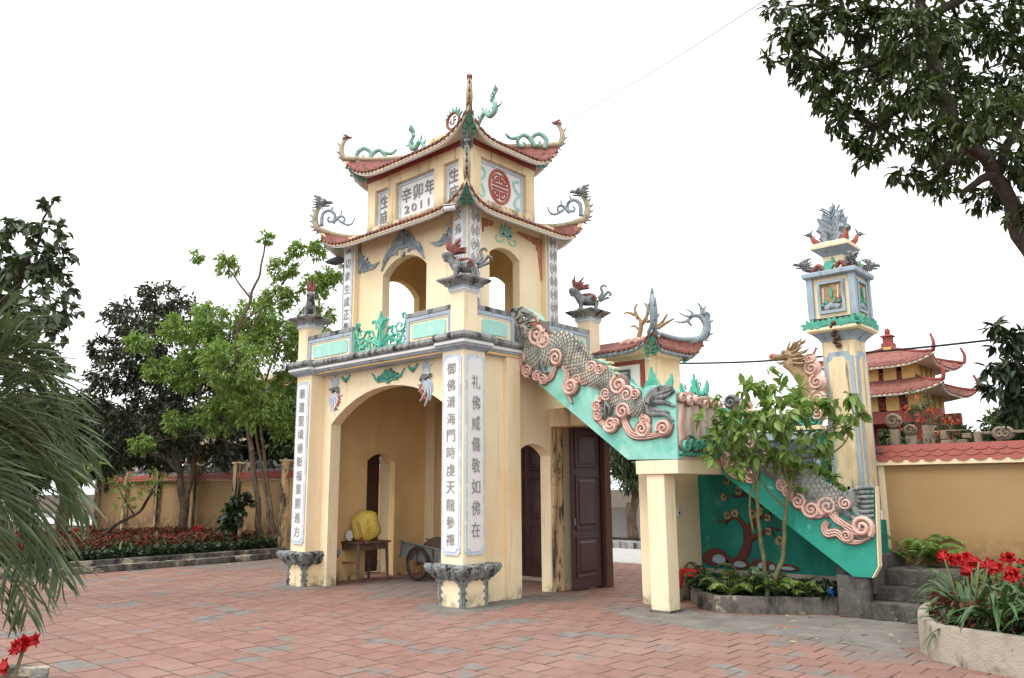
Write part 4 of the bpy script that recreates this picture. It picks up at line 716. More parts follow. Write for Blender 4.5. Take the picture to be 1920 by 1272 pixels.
# crumbly cream capping where the wall top steps down
for i in range(12, 22):
    a, z = A_OUT[i]; MB().box(a-.02, a+.05, 1.385, 1.495, z-.02, z+.012).build('capping', 'cream_worn', bal, bevel=.01)
# far-side balustrade and the steps between
low = A_OUT[:3]+[(2.552, 2.4), (1.8, 2.4), (-.19, 3.86)]
MB().plate(FY(2.16), low, -.1, 0).build('balustrade', 'turq', stair)
for i in range(11):
    x0 = -.04+i*.18; z1 = 3.72-i*.15; MB().box(x0, x0+.2, 1.502, 2.158, z1-.3, z1-.001*i).build('step', 'concrete_pale', stair)
# landing on beam, column and pier
MB().box(1.9, 2.545, 1.385, 3.3, 1.762, 1.94).build('landing_beam', 'cream', stair, bevel=.006)
MB().box(1.76, 2.54, 1.502, 2.54, 1.941, 2.0).build('landing', 'concrete_pale', stair)
MB().box(2.04, 2.31, 1.42, 1.69, 0, 1.761).build('column', 'cream', stair, bevel=.008)
MB().box(2.02, 2.33, 1.40, 1.71, 0, .035).build('column_foot', 'concrete_dark', stair, bevel=.01)
pier = MB().box(1.53, 1.76, 2.0, 3.29, 0, 2.3).build('pier', 'cream', stair, bevel=.006)
MB().box(1.761, 1.79, 2.62, 2.71, 1.16, 1.28).build('switch_box', 'plastic_white', pier, bevel=.004)
MB().box(1.79, 1.796, 2.635, 2.66, 1.2, 1.24).build('switch', 'lens_black', pier)
# end wall of the landing: pink scroll heads, pale drips, green waves
FE = FX(2.545)
ew = MB().plate(FE, [(1.39, 1.942), (2.56, 1.942), (2.56, 2.80), (2.3, 2.84), (2.05, 2.80), (1.8, 2.86), (1.55, 2.83), (1.39, 2.80)], -.1, 0).build('end_wall', 'pink', stair)
for i, y in enumerate(lin(1.47, 2.48, 6)):
    MB().ribbon(FE, cr([(y, 2.77-.03*(i % 2)), (y+.02, 2.6), (y-.015, 2.4), (y+.01, 2.22), (y, 2.12)], 4), [.15, .14, .13, .11, .10, .1, .09, .09, .10, .1, .11, .12, .12, .12, .12, .12, .12], .05).build('drip_column', 'drip_white' if i else 'pink', ew, smooth=True)
    MB().swirl(lambda a, b, c: FE(a, b, c+.025), y, 2.74-.03*(i % 2), .075, .05, 1.6, i).build('scroll_head', 'pink', ew, smooth=True)
for i, y in enumerate(lin(1.5, 2.45, 7)):
    MB().swirl(lambda a, b, c: FE(a, b, c+.03), y, 2.13+.04*(i % 2), .09, .05, 1.7, i*2, -1).build('wave_curl', 'leaf_relief', ew, smooth=True)
m = MB()
for i, y in enumerate(lin(1.42, 2.5, 10)): m.ribbon(FE, cr([(y, 2.0), (y+.05, 2.04), (y+.1, 2.0)], 4), .05, .045)
m.build('wave_fringe', 'leaf_relief', ew, smooth=True)
# lower flight
lowb = dragon_wall(FY(2.55), B_OUT, .12, 'sea_green', 'scale_dim', B_BODY, B_BW, B_TAIL, B_SW, B_PR)
MB().plate(FY(2.55), [(a+.006, z) for a, z in B_OUT[2:7]]+[(a+.02, z) for a, z in B_OUT[6:1:-1]], -.121, .001).build('edge_strip', 'cream', lowb)
MB().plate(FY(3.12), [(min(a, 4.05), max(.75, z-.3) if i > 6 else max(z, .75)) for i, (a, z) in enumerate(B_OUT)], -.1, 0).build('balustrade', 'sea_green', stair)
MB().prism([(2.562, 1.763), (4.3, .446), (4.3, .56), (2.562, 1.877)], 'y', 2.671, 3.119).build('stair_soffit', 'cream_worn', stair)
for i in range(8):
    x1 = 4.42-i*.235; z1 = .73+i*.155; MB().box(x1-.26, x1, 2.672, 3.118, min(z1-.03, 1.80-.759*(x1-.26-2.562)), z1-.001*i).build('step', 'concrete_pale', stair)
# foot of the stairs: three worn concrete steps and a platform
for x0, x1, y0, z0, z1 in ((4.22, 5.25, 2.58, 0, .2), (4.24, 5.3, 2.87, .2, .355), (4.42, 5.4, 3.16, .355, .55)):
    MB().box(x0, x1, y0, 3.99, z0, z1).build('step', 'concrete_step', stair, bevel=.012)
MB().box(3.98, 4.42, 2.69, 3.98, .28, .73).build('step', 'concrete_step', stair, bevel=.012)
MB().box(4.02, 4.415, 2.57, 2.66, 0, .5).build('stair_foot', 'concrete_step', stair, bevel=.012)
# ---------------------------------------------------------------- painted wall under the lower flight
mural = thing('mural_wall', 'sea-green wall with a blossoming tree in relief below the lower stair flight', 'wall', (3.0, 3.35, 0))
MB().box(1.70, 3.69, 3.3, 3.44, .4, 2.36).build('wall', 'mural_green_shade', mural); MB().box(3.691, 4.4, 3.3, 3.44, .4, 1.15).build('wall', 'mural_green_shade', mural)
MB().box(1.762, 4.4, 3.29, 3.45, 0, .398).build('plinth', 'concrete_pale', mural)
FM = FY(3.3)
m = MB()
def limb(pts, w0, w1, h=.03):
    pp = cr(pts, 6); n = len(pp); m.ribbon(FM, pp, [w0+(w1-w0)*i/n for i in range(n)], h)
limb([(2.36, .5), (2.5, .75), (2.52, .95), (2.66, 1.12), (2.72, 1.3), (2.58, 1.5), (2.4, 1.62), (2.3, 1.75)], .17, .02)
limb([(2.5, .95), (2.42, 1.1), (2.3, 1.14), (2.16, 1.08), (2.05, 1.1)], .09, .015); limb([(2.56, .85), (2.72, .92), (2.86, 1.0), (3.02, .98)], .09, .015); limb([(2.55, 1.5), (2.4, 1.44), (2.28, 1.48)], .05, .012)
limb([(2.66, 1.12), (2.85, 1.2), (2.95, 1.32)], .06, .012); limb([(2.66, 1.4), (2.66, 1.55), (2.6, 1.7)], .045, .012); limb([(2.24, 1.13), (2.18, 1.03)], .03, .01); limb([(2.86, .98), (2.94, .88)], .03, .01)
m.build('tree_relief', 'red_brown', mural, smooth=True)
for a, z, r in ((2.24, 1.68, .075), (2.42, 1.53, .07), (2.18, 1.44, .06), (2.22, 1.17, .07), (2.34, 1.2, .07), (2.62, 1.2, .075), (2.72, 1.24, .07), (2.84, .96, .06), (3.0, .84, .075), (2.84, 1.15, .06), (3.05, 1.2, .07)):
    f_ = MB()
    for k in range(9): rk = random.uniform(.22, .42); f_.plate(FM, [(a+r*(.62*math.cos(k*.7+a)+rk*math.cos(t)), z+r*(.62*math.sin(k*.7+a)+rk*math.sin(t))) for t in lin(0, 5.5, 7)], .0, .02+.0023*k)
    f_.build('blossom', 'gold_relief', mural, bevel=.004)
for a, z, rx, rz in ((2.0, .52, .22, .18), (2.33, .47, .2, .12), (2.66, .47, .12, .11), (2.82, .46, .09, .1), (3.05, .46, .2, .07)):
    b_ = MB().prism([(a+rx*math.cos(t), z+rz*math.sin(t)*(1 if math.sin(t) > 0 else .5)) for t in lin(0, 5.9, 14)], FM, 0, .035).build('rock_relief', 'red_brown', mural, bevel=.012)
    MB().prism([(a+.05+rx*.5*math.cos(t), z+rz*.5*math.sin(t)*(1 if math.sin(t) > 0 else .5)) for t in lin(0, 5.9, 12)], FM, .03, .045).build('rock_face', 'stone_blue', b_, bevel=.008)
MB().box(1.762, 3.70, 3.27, 3.46, 2.361, 2.42).build('ledge', 'cream', mural, bevel=.006)
fr = MB(); 
for x0, x1, z0, z1 in ((2.68, 3.66, 2.24, 2.34), (2.68, 2.76, 1.6, 2.239), (3.58, 3.66, 1.6, 2.239)): fr.box(x0, x1, 3.26, 3.299, z0, z1)
fr.build('panel_frame', 'blue_trim', mural); MB().box(2.761, 3.579, 3.285, 3.299, 1.6, 2.239).build('carved_panel', 'dark_panel', mural)
# dragon crest above that wall
FC = FY(3.36)
crest = thing('dragon_crest', 'gold dragon bust with red snout above green waves beside the lantern pillar', 'dragon sculpture', (3.2, 3.36, 2.42))
def crestp(pts, w, m, nm, th=.09, c0=-.045):
    pp = cr([(*p, q) for p, q in zip(pts, w)], 5); b = MB()
    b.ribbon(FC, [(a, z) for a, z, _ in pp], [q for *_, q in pp], th/2, 0); b.ribbon(lambda a, z, c: FC(a, z, -c), [(a, z) for a, z, _ in pp], [q for *_, q in pp], th/2, 0)
    return b.build(nm, m, crest, smooth=True)
crestp([(3.66, 2.72), (3.58, 2.86), (3.5, 3.05), (3.4, 3.25), (3.3, 3.38)], [.26, .26, .22, .24, .28], 'gold_relief', 'neck', .16)
crestp([(3.44, 2.86), (3.36, 2.78), (3.2, 2.75)], [.25, .2, .06], 'pink', 'chest', .12)
MB().add(*[(lambda v, f: (v, f))(*(lambda mb: (mb.v, mb.f))(dhead(MB(), FC(3.32, 3.42, 0), (-1, 0, -.05), (0, 0, 1), .38)))][0]).build('head', 'gold_relief', crest)
MB().ball(FC(3.05, 3.46, 0), (.06, .06, .05)).build('snout', 'red_relief', crest, smooth=True)
for a, z, r in ((3.62, 3.22, .12), (3.68, 3.02, .12), (3.66, 2.78, .13), (3.6, 3.36, .08), (3.66, 2.58, .11), (2.66, 2.6, .14), (2.82, 2.52, .12), (2.95, 2.56, .11), (2.58, 2.78, .1)):
    b = MB(); b.swirl(FC, a, z, r, .06, 1.8, a*9); b.swirl(lambda x, y, c: FC(x, y, -c), a, z, r, .06, 1.8, a*9); b.mi.clear(); b.build('cloud_swirl', 'pink', crest, smooth=True)
for i, a in enumerate(lin(2.5, 3.6, 9)):
    b = MB(); b.swirl(FC, a, 2.49+.02*(i % 2), .1, .05, 1.8, i*2.1); b.swirl(lambda x, y, c: FC(x, y, -c), a, 2.49+.02*(i % 2), .1, .05, 1.8, i*2.1); b.build('wave_curl', 'leaf_relief', crest, smooth=True)
for i in range(7):
    an = R(70-i*14); crestp([(2.28+.05*math.cos(an), 2.62), (2.34+.2*math.cos(an), 2.62+.2*math.sin(an)), (2.36+.34*math.cos(an), 2.62+.33*math.sin(an)*1.2)], [.05, .07, .015], 'stone_grey', 'tail_frond', .06)
b = MB(); b.swirl(FC, 2.36, 2.84, .12, .07); b.build('tail_curl', 'stone_grey', crest, smooth=True)
# leafy green crest grilles standing behind the stair walls
def crest_grille(x0, x1, y, z0, h, label):
    t = thing('crest_grille', label, 'grille', ((x0+x1)/2, y, z0)); F = FY(y); w = x1-x0; b = MB()
    b.plate(F, [(x0, z0-.3), (x1, z0-.3), (x1, z0+.03), (x0, z0+.03)], -.03, .0)
    for q, hh in ((.5, 1), (.38, .75), (.62, .75), (.25, .5), (.75, .5)): b.tube([F(x0+w*q, z0, 0), F(x0+w*(.5+(q-.5)*.55), z0+h*hh, 0)], [.022, .012], 5)
    b.build('bars', 'iron_green', t)
    for q, an, l in ((.03, 95, .62), (.97, 85, .62), (.18, 120, .5), (.82, 60, .5), (.32, 62, .8), (.68, 118, .8), (.5, 90, .95), (.12, 40, .35), (.88, 140, .35)):
        lm = MB(); leaf_plate(lm, F, x0+w*q, z0+.02, R(an), l*h, h*.075, .0, .035); lm.build('leaf', 'iron_green', t)
crest_grille(1.17, 1.86, 2.5, 2.98, .40, 'green leaf-shaped crest grille in front of the small gate roof')
crest_grille(2.02, 2.43, 2.5, 2.86, .34, 'small green leaf-shaped crest grille behind the pink scroll heads of the stair landing')
# ================================================================ MAIN GATE between tower and stairs
gate = thing('main_gate', 'main gate passage under a small tiled roof with blue upturned corners', 'gate', (.6, 3.4, 0))
MB().box(-.44, -.17, 2.16, 2.42, 0, 2.55).build('portal_post', 'cream_post', gate, bevel=.008)
MB().box(-.44, 1.53, 2.13, 2.45, 2.552, 2.84).build('portal_beam', 'cream_worn', gate, bevel=.008)
MB().box(-.44, 1.9, 2.45, 3.29, 2.72, 2.82).build('passage_ceiling', 'cream_worn', gate)
MB().box(-.42, -.24, 2.43, 3.29, 0, 2.71).build('passage_wall', 'cream_worn', gate)
lf = panel_door(FX(.02), 2.40, 3.14, .03, 2.56, 1, (.30, .40, .3), gate, arch=.0)
lf['label'] = 'dark brown panelled door leaf standing open'
m = MB(); FD = FX(.02); m.ribbon(FD, [(2.46+.62*math.sin(R(t)), 2.02+.5*math.cos(R(t))) for t in lin(0, 90, 12)], .03, .02); m.build('arch_moulding', 'door_brown', lf)
MB().box(.02, .05, 2.42, 2.44, 1.0, 1.12).build('bolt', 'metal_grey', lf)
MB().box(-.1, .06, 3.15, 3.36, 0, 2.72).build('door_frame', 'door_brown', gate, bevel=.006); MB().box(.062, .10, 3.18, 3.34, 0, 2.5).build('frame_strip', 'rust', gate)
MB().box(-.1, 1.75, 3.3, 3.42, 2.5, 2.719).build('lintel', 'door_brown', gate)
MB().box(-.9, .98, 3.3, 4.25, 2.83, 3.74).build('gatehouse', 'cream', gate, bevel=.006); MB().box(-.9, 1.9, 3.3, 4.25, 2.721, 2.829).build('gatehouse_floor', 'cream', gate)
sp = MB().box(.12, .80, 3.27, 3.299, 3.02, 3.62).build('sign_panel', 'panel_white', gate)
m = MB()
for x0, x1, z0, z1 in ((.04, .88, 3.59, 3.66), (.81, .88, 3.0, 3.589), (.04, .11, 3.0, 3.589)): m.box(x0, x1, 3.26, 3.299, z0, z1)
m.build('panel_frame', 'maroon_band', sp)
char('昌', lambda a, b, q: (a, 3.27-q, b), .45, 3.3, .42, .44, sp, m='dark_panel', d=.03)
MB().ball((.985, 3.28, 3.66), (.05, .04, .03)).build('lamp', 'cam_white', gate, smooth=True)
groof = make_roof(gate, (-1.2, 1.22, 3.02, 4.5), 3.79, .30, .06, .2, 5, (-.9, .9, 3.7, 3.8), 4.1, (-.9, .98, 3.3, 4.25), 3.73, 6, .13,
    dict(H=.62, body='stone_blue', spine='stone_blue', head=.001, headm='stone_blue', spines=4, scroll=0, scrollm='stone_blue'), fas='blue_trim', name='roof')
# curled phoenix tail finials and antler-like ridge ornament
for cx, cy_, sx in ((1.30, 4.52, 1), (1.28, 2.98, 1)):
    m = MB(); e = Vector((.707, .707 if cy_ > 4 else -.707, 0)); P = lambda a, z: Vector((cx, cy_, 4.08))+e*a+Vector((0, 0, z))
    for pts, w in (([(-.25, -.02), (-.02, .06), (.06, .25), (-.02, .42), (-.16, .44), (-.24, .34), (-.18, .26)], .07), ([(-.02, .4), (-.0, .56), (-.06, .68)], .04), ([(-.05, .44), (.08, .5), (.14, .44), (.12, .38)], .035), ([(-.24, .36), (-.36, .32), (-.48, .34)], .035), ([(-.2, .42), (-.3, .44), (-.4, .5)], .03), ([(-.14, .45), (-.2, .52), (-.28, .56)], .025)):
        pp = cr(pts, 5); m.tube([P(a, z) for a, z in pp], [w*(1-.75*i/len(pp)) for i in range(len(pp))], 7)
    m.build('curled_finial', 'stone_blue', groof, smooth=True)
m = MB(); Fo = FY(3.55)
for pts, w in (([(.60, 4.05), (.68, 4.3), (.62, 4.45), (.48, 4.55)], .05), ([(.62, 4.42), (.56, 4.6), (.62, 4.68)], .035), ([(.66, 4.3), (.78, 4.4), (.82, 4.56), (.76, 4.68)], .045), ([(.55, 4.5), (.42, 4.56), (.34, 4.55)], .03), ([(.8, 4.35), (.95, 4.35), (1.05, 4.45)], .035), ([(.66, 4.2), (.55, 4.3), (.46, 4.3)], .03), ([(.95, 4.2), (1.1, 4.3), (1.2, 4.42)], .04), ([(1.0, 4.2), (1.2, 4.28), (1.32, 4.32)], .035)):
    pp = cr(pts, 5); m.tube([Fo(a, z, 0) for a, z in pp], [w*(1-.7*i/len(pp)) for i in range(len(pp))], 7)
m.build('antler_ornament', 'gold_relief', groof, smooth=True)
m = MB()
for i in range(10): m.ball((.3+.05*i+.02*(i % 3), 3.5, 4.02+.02*(i % 3)), (.05, .05, .045), 7, 5)
m.build('flower_roll', 'pink', groof, smooth=True)
# ================================================================ LANTERN PILLAR
lan = thing('lantern_pillar', 'tall square lantern pillar with blue-trimmed box and phoenix flame on top', 'pillar', (3.945, 3.72, 0))
LX, LY = 3.945, 3.725
MB().box(LX-.225, LX+.225, LY-.225, LY+.225, 0, 3.62).build('shaft', 'cream_worn', lan, bevel=.008)
for FF, c in ((FY(LY-.225), LX), (FX(LX+.225), LY)):
    p = MB().plate(FF, notch(c-.2, c+.2, .3, 3.44, .07), -.005, .018).build('shaft_border', 'blue_trim', lan); MB().plate(FF, notch(c-.145, c+.145, .3, 3.37, .07), .0, .023).build('shaft_field', 'cream_worn', p)
MB().sq(LX, LY, [(.23, .23, 3.60), (.25, .25, 3.64), (.33, .33, 3.72)]).build('capital', 'blue_trim', lan)
MB().sq(LX, LY, [(.345, .345, 3.722), (.375, .375, 3.75), (.375, .375, 3.785), (.35, .35, 3.81)]).build('capital_lip', 'cream', lan)
m = MB()
for i in range(7): m.ball((LX+.02*(-1)**i, LY-.37+.02*i, 3.83-.05*i), (.045-.012*(i % 2), .035, .035), 8, 6)
m.build('dark_pendant', 'rust', lan, smooth=True)
for FF, c in ((FY(LY-.355), LX), (FX(LX+.355), LY)):
    for i, q in enumerate(lin(-.34, .34, 9)):
        lm = MB()
        for an, l in ((90, .1), (45, .11), (135, .11), (15, .09), (165, .09)): leaf_plate(lm, FF, c+q*.95, 3.805, R(an+(20 if q < 0 else -20)), l*(1.35 if i in (0, 4, 8) else 1), .03, -.01, .015)
        lm.build('leaf_band', 'leaf_relief', lan)
box = MB().box(LX-.30, LX+.30, LY-.30, LY+.30, 3.93, 4.52).build('lantern_box', 'cream', lan)
m = MB().box(LX-.33, LX+.33, LY-.33, LY+.33, 3.82, 3.929).build('box_base', 'concrete_dark', lan)
for sx in (-1, 1):
    for sy in (-1, 1): MB().box(LX+sx*.295-.045, LX+sx*.295+.045, LY+sy*.295-.045, LY+sy*.295+.045, 3.93, 4.52).build('corner_post', 'blue_trim', box)
for FF, c in ((FY(LY-.30), LX), (FX(LX+.30), LY)):
    m = MB()
    for a0, a1, z0, z1 in ((-.19, .19, 4.42, 4.46), (-.19, -.15, 4.03, 4.419), (.15, .19, 4.03, 4.419), (-.19, .19, 3.99, 4.029)): m.plate(FF, [(c+a0, z0), (c+a1, z0), (c+a1, z1), (c+a0, z1)], 0, .035)
    m.build('niche_frame', 'blue_trim', box)
    n_ = MB().plate(FF, [(c-.149, 4.03), (c+.149, 4.03), (c+.149, 4.419), (c-.149, 4.419)], .001, .004).build('niche', 'gold_relief', box)
    MB().ribbon(FF, cr([(c-.1, 4.06), (c, 4.1), (c+.1, 4.06)], 4), .09, .03).build('peacock_body', 'stone_blue', box, smooth=True)
    lm = MB()
    for a, z, an, l in ((-.06, 4.12, 120, .1), (0, 4.12, 60, .12), (.06, 4.13, 30, .09), (0, 4.2, 90, .16), (-.1, 4.1, 150, .06)): leaf_plate(lm, FF, c+a, z, R(an), l, .02, .0, .025)
    lm.build('foliage', 'leaf_relief', box); MB().ribbon(FF, cr([(c+.02, 4.13), (c+.08, 4.18), (c+.13, 4.2)], 4), .04, .035).build('flower', 'red_relief', box)
    MB().ribbon(FF, [(c-.11, 4.36), (c-.115, 4.15)], .02, .025).build('pole', 'cream', box); MB().ribbon(FF, [(c+.1, 4.38), (c+.09, 4.2)], .02, .025).build('pole', 'cream', box)
MB().sq(LX, LY, [(.36, .36, 4.521), (.385, .385, 4.54), (.385, .385, 4.60), (.34, .34, 4.615)]).build('slab', 'blue_trim', lan, bevel=.006)
for ci, (sx, sy) in enumerate(((1, -1), (1, 1), (-1, 1), (-1, -1))):      # four small dragons creeping out along the slab
    e = Vector((sx, sy, 0)).normalized(); m = MB(); P = lambda a, z: Vector((LX, LY, 4.6))+e*a+Vector((0, 0, z))
    pp = [Vector(p) for p in cr([P(.18, .03), P(.26, .1), P(.34, .05), P(.42, .09), P(.5, .1)], 4)]; m.tube(pp, [.035]*len(pp), 6)
    for p in pp[2:-2:2]: m.tube([p, p+Vector((0, 0, .08))-e*.02], [.02, .003], 4)
    dhead(m, P(.50, .13), e, (0, 0, 1), .2); m.build('corner_dragon', 'stone_grey', lan)
for FF, c in ((FY(LY-.335), LX), (FX(LX+.335), LY)):
    m = MB()
    for k in (-1, 1): m.ribbon(lambda a, b, q: FF(a, b, q-.05), cr([(c+k*.08, 4.64), (c+k*.16, 4.71), (c+k*.24, 4.64), (c+k*.33, 4.7)], 5), .06, .05)
    m.build('slab_scroll', 'stone_maroon', lan, smooth=True); lm = MB(); leaf_plate(lm, FF, c, 4.60, R(90), .15, .075, -.04, .0); lm.build('slab_leaf', 'leaf_relief', lan)
nk = MB().sq(LX, LY, [(.14, .14, 4.61), (.14, .14, 4.90)]).build('neck', 'cream', lan)
for FF in (FY(LY-.14), FX(LX+.14)):
    c = LX if FF(0, 0, 0)[0] == 0 else LY; lm = MB()
    for an in (90, 210, 330): leaf_plate(lm, FF, c, 4.79, R(an), .06, .022, -.005, .012)
    lm.build('neck_leaf', 'leaf_relief', nk)
MB().sq(LX, LY, [(.145, .145, 4.86), (.26, .26, 4.97)]).build('upper_capital', 'blue_trim', lan); MB().sq(LX, LY, [(.27, .27, 4.971), (.275, .275, 5.0), (.25, .25, 5.01), (.25, .25, 5.04), (.2, .2, 5.07)]).build('upper_lip', 'cream', lan)
FLM = [(0, 0), (.13, .0), (.2, .12), (.17, .2), (.235, .26), (.2, .36), (.17, .36), (.21, .5), (.16, .46), (.12, .62), (.09, .48), (.05, .52), (0, .72)]
for k in range(4):
    e = Vector((math.cos(R(45+90*k)), math.sin(R(45+90*k)), 0)); s_ = [1, .93, .9, .86][k]
    for side in (0,):
        o = [(a*1.05, z*s_*.92) for a, z in FLM]; P = lambda a, b, c: Vector((LX, LY, 5.05))+e*(a+.015)+Vector((-e.y, e.x, 0))*c+Vector((0, 0, b))
        w = MB().plate(P, o, -.035, .035).build('flame_wing', 'stone_blue', lan, bevel=.012)
        m = MB()
        for sd in (-1, 1):
            G2 = lambda a, b, c: P(a, b, sd*(c+.03))
            for i in range(6): m.ribbon(G2, cr([(.03, .06+.085*i), (.09, .1+.085*i), (.14+.02*(i % 2), .13+.085*i)], 4), .022, .016)
        m.build('feather', 'stone_blue', w, smooth=True)
for k, (dx, dy) in enumerate(((-.25, -.22), (.25, -.2), (.26, .2))):
    m = MB(); b0 = Vector((LX+dx*.7, LY+dy*.7, 5.06)); e = Vector((dx, dy, 0)).normalized()
    m.tube([b0, b0+e*.07+Vector((0, 0, .06)), b0+e*.1+Vector((0, 0, .13))], [.05, .04, .03], 7); bd = m.build('phoenix_chick', 'red_relief', lan, smooth=True)
    m = MB(); m.ball(b0+e*.13+Vector((0, 0, .15)), (.045, .045, .035), 8, 6); m.tube([b0+e*.16+Vector((0, 0, .15)), b0+e*.23+Vector((0, 0, .14))], [.02, .004], 5); m.tube([b0+e*.11+Vector((0, 0, .17)), b0+e*.07+Vector((0, 0, .24))], [.02, .004], 5); m.build('chick_head', 'stone_grey', bd)
# ================================================================ GROUND, PAVING, STREET
gp = MB(); gp.add([(-400, -400, -.06), (400, -400, -.06), (400, 400, -.06), (-400, 400, -.06)], [(0, 1, 2, 3)]); struct(gp.build('ground', 'soil'))
def tile_mat():
    m = bpy.data.materials.new('floor_tile'); m.use_nodes = True; n = m.node_tree.nodes; l = m.node_tree.links; b = n['Principled BSDF']
    b.inputs['Roughness'].default_value = .82; b.inputs['Specular IOR Level'].default_value = .25
    geo = n.new('ShaderNodeNewGeometry'); oi = n.new('ShaderNodeObjectInfo')
    ad = n.new('ShaderNodeMath'); ad.operation = 'ADD'; l.new(oi.outputs['Random'], ad.inputs[0]); l.new(geo.outputs['Random Per Island'], ad.inputs[1])
    fr = n.new('ShaderNodeMath'); fr.operation = 'FRACT'; l.new(ad.outputs[0], fr.inputs[0])
    rp = n.new('ShaderNodeValToRGB'); l.new(fr.outputs[0], rp.inputs[0]); e = rp.color_ramp.elements
    e[0].color = (.205, .098, .074, 1); e[1].color = (.27, .145, .112, 1); x = e.new(.5); x.color = (.24, .12, .092, 1)
    def noise(sc, d=6, r=.62):
        t = n.new('ShaderNodeTexNoise'); t.inputs['Scale'].default_value = sc; t.inputs['Detail'].default_value = d; t.inputs['Roughness'].default_value = r; l.new(geo.outputs['Position'], t.inputs['Vector']); return t.outputs['Fac']
    def mr(f, a, c, o0=0, o1=1):
        q = n.new('ShaderNodeMapRange'); q.inputs[1].default_value = a; q.inputs[2].default_value = c; q.inputs[3].default_value = o0; q.inputs[4].default_value = o1; l.new(f, q.inputs[0]); return q.outputs[0]
    def mix(f, a, c):
        q = n.new('ShaderNodeMix'); q.data_type = 'RGBA'; l.new(f, q.inputs[0])
        for i, z in ((6, a), (7, c)):
            if isinstance(z, tuple): q.inputs[i].default_value = (*z, 1)
            else: l.new(z, q.inputs[i])
        return q.outputs[2]
    c = mix(mr(noise(9), .35, .75, 0, .5), rp.outputs[0], (.31, .225, .19))          # pale scuffing
    c = mix(mr(noise(.7), .42, .68, 0, .6), c, (.20, .125, .10)); c = mix(mr(noise(.45, 3), .5, .7, 0, .35), c, (.33, .25, .21))
    # old cement smears: wide blotches plus the repaired strip in front of the stairs and by the tower foot
    mask = mr(noise(1.25, 8, .6), .565, .60)
    def blob(cx, cy, r, soft, hi):
        vd = n.new('ShaderNodeVectorMath'); vd.operation = 'DISTANCE'; l.new(geo.outputs['Position'], vd.inputs[0]); vd.inputs[1].default_value = (cx, cy, 0)
        nn = n.new('ShaderNodeMath'); nn.operation = 'MULTIPLY_ADD'; l.new(noise(2.6, 6), nn.inputs[0]); nn.inputs[1].default_value = soft; l.new(vd.outputs['Value'], nn.inputs[2])
        return mr(nn.outputs[0], r+soft*.5+.12, r+soft*.5-.12, 0, hi)
    for a in ((3.5, 1.5, .6, .9, .9), (4.6, 1.2, .6, .9, .9), (2.4, 1.0, .4, .7, .85), (5.1, .6, .4, .7, .8), (-.2, .1, .55, .5, .85), (-4.0, .1, .5, .5, .85), (0.1, 1.6, .55, .6, .8), (-2.2, 1.7, 1.4, .6, .75), (-8.5, 1.6, 1.2, 1.6, .8), (1.6, 1.6, .4, .6, .7)):
        mm = n.new('ShaderNodeMath'); mm.operation = 'MAXIMUM'; l.new(mask, mm.inputs[0]); l.new(blob(*a), mm.inputs[1]); mask = mm.outputs[0]
    grey = mix(mr(noise(5), .35, .7), (.14, .13, .118), (.215, .20, .185))
    c = mix(mask, c, grey)
    c = mix(mr(noise(30, 3), .62, .8, 0, .5), c, (.2, .16, .13))
    l.new(c, b.inputs['Base Color'])
    bp = n.new('ShaderNodeBump'); bp.inputs['Strength'].default_value = .25; bp.inputs['Distance'].default_value = .01; l.new(noise(45), bp.inputs['Height']); l.new(bp.outputs[0], b.inputs['Normal'])
    MATS['floor_tile'] = m
tile_mat()
mat('mortar', (.13, .098, .082), .95, .2, 5, .3, 40, col2=(.225, .125, .098), c2=(1.6, .44, .56))
pav = struct(MB().add([(-9.45, -12, -.008), (12, -12, -.008), (12, 7, -.008), (-9.45, 7, -.008)], [(0, 1, 2, 3)]).build('pavement', 'mortar'))
TS = .3; GAP = .008
M4 = camo.matrix_world.inverted()
def seen(x, y):
    p = M4 @ Vector((x, y, 0)); d = -p.z
    if d < .3: return 0
    u, v = p.x/d*1493/960, p.y/d*1493/636
    return d if abs(u) < 1.08 and abs(v) < 1.1 else 0
def tile_mesh():
    a = TS/2-GAP/2; q = .006; mb = MB()
    mb.add([(-a, -a, -.03), (a, -a, -.03), (a, a, -.03), (-a, a, -.03), (-a, -a, -.009), (a, -a, -.009), (a, a, -.009), (-a, a, -.009), (-a+q, -a+q, 0), (a-q, -a+q, 0), (a-q, a-q, 0), (-a+q, a-q, 0)],
           [(0, 1, 5, 4), (1, 2, 6, 5), (2, 3, 7, 6), (3, 0, 4, 7), (4, 5, 9, 8), (5, 6, 10, 9), (6, 7, 11, 10), (7, 4, 8, 11), (8, 9, 10, 11)])
    mb.mi = {i: 1 for i in range(8)}
    return mb
tl = []
for j in range(-36, 23):
    for i in range(-32, 36):
        x = i*TS+(TS/2 if j % 2 else 0)+.12; y = j*TS+.1
        if x < -9.3: continue
        d = seen(x, y)
        if d: tl.append((d, x, y))
tl.sort(); MATS['grime0'] = MATS['grime']; MATS['grime'] = MATS['mortar']; tm = tile_mesh().mesh('tile', 'floor_tile')
rest = MB(); tmb = tile_mesh()
for k, (d, x, y) in enumerate(tl):
    z = .0015*math.sin(x*7.1+y*3.3)+random.uniform(-.002, .002); a = random.uniform(-.008, .008)
    if k < 300:
        o = put('tile', tm, pav); o.location = (x, y, z); o.rotation_euler = (random.uniform(-.006, .006), random.uniform(-.006, .006), a)
    else:
        n0 = len(rest.f); rest.add([(x+p[0], y+p[1], z+p[2]) for p in tmb.v], tmb.f)
        for i in range(8): rest.mi[n0+i] = 1
tag(rest.build('paving_tiles', 'floor_tile', pav, recalc=False), None, None, kind='stuff'); MATS['grime'] = MATS['grime0']
mat('cement', (.175, .163, .147), .95, .2, 2.5, .35, 50, [((.25, .23, .205), (4, 4, 4), .5, .68), ((.27, .14, .105), (2.2, 2.2, 2), .60, .66)])
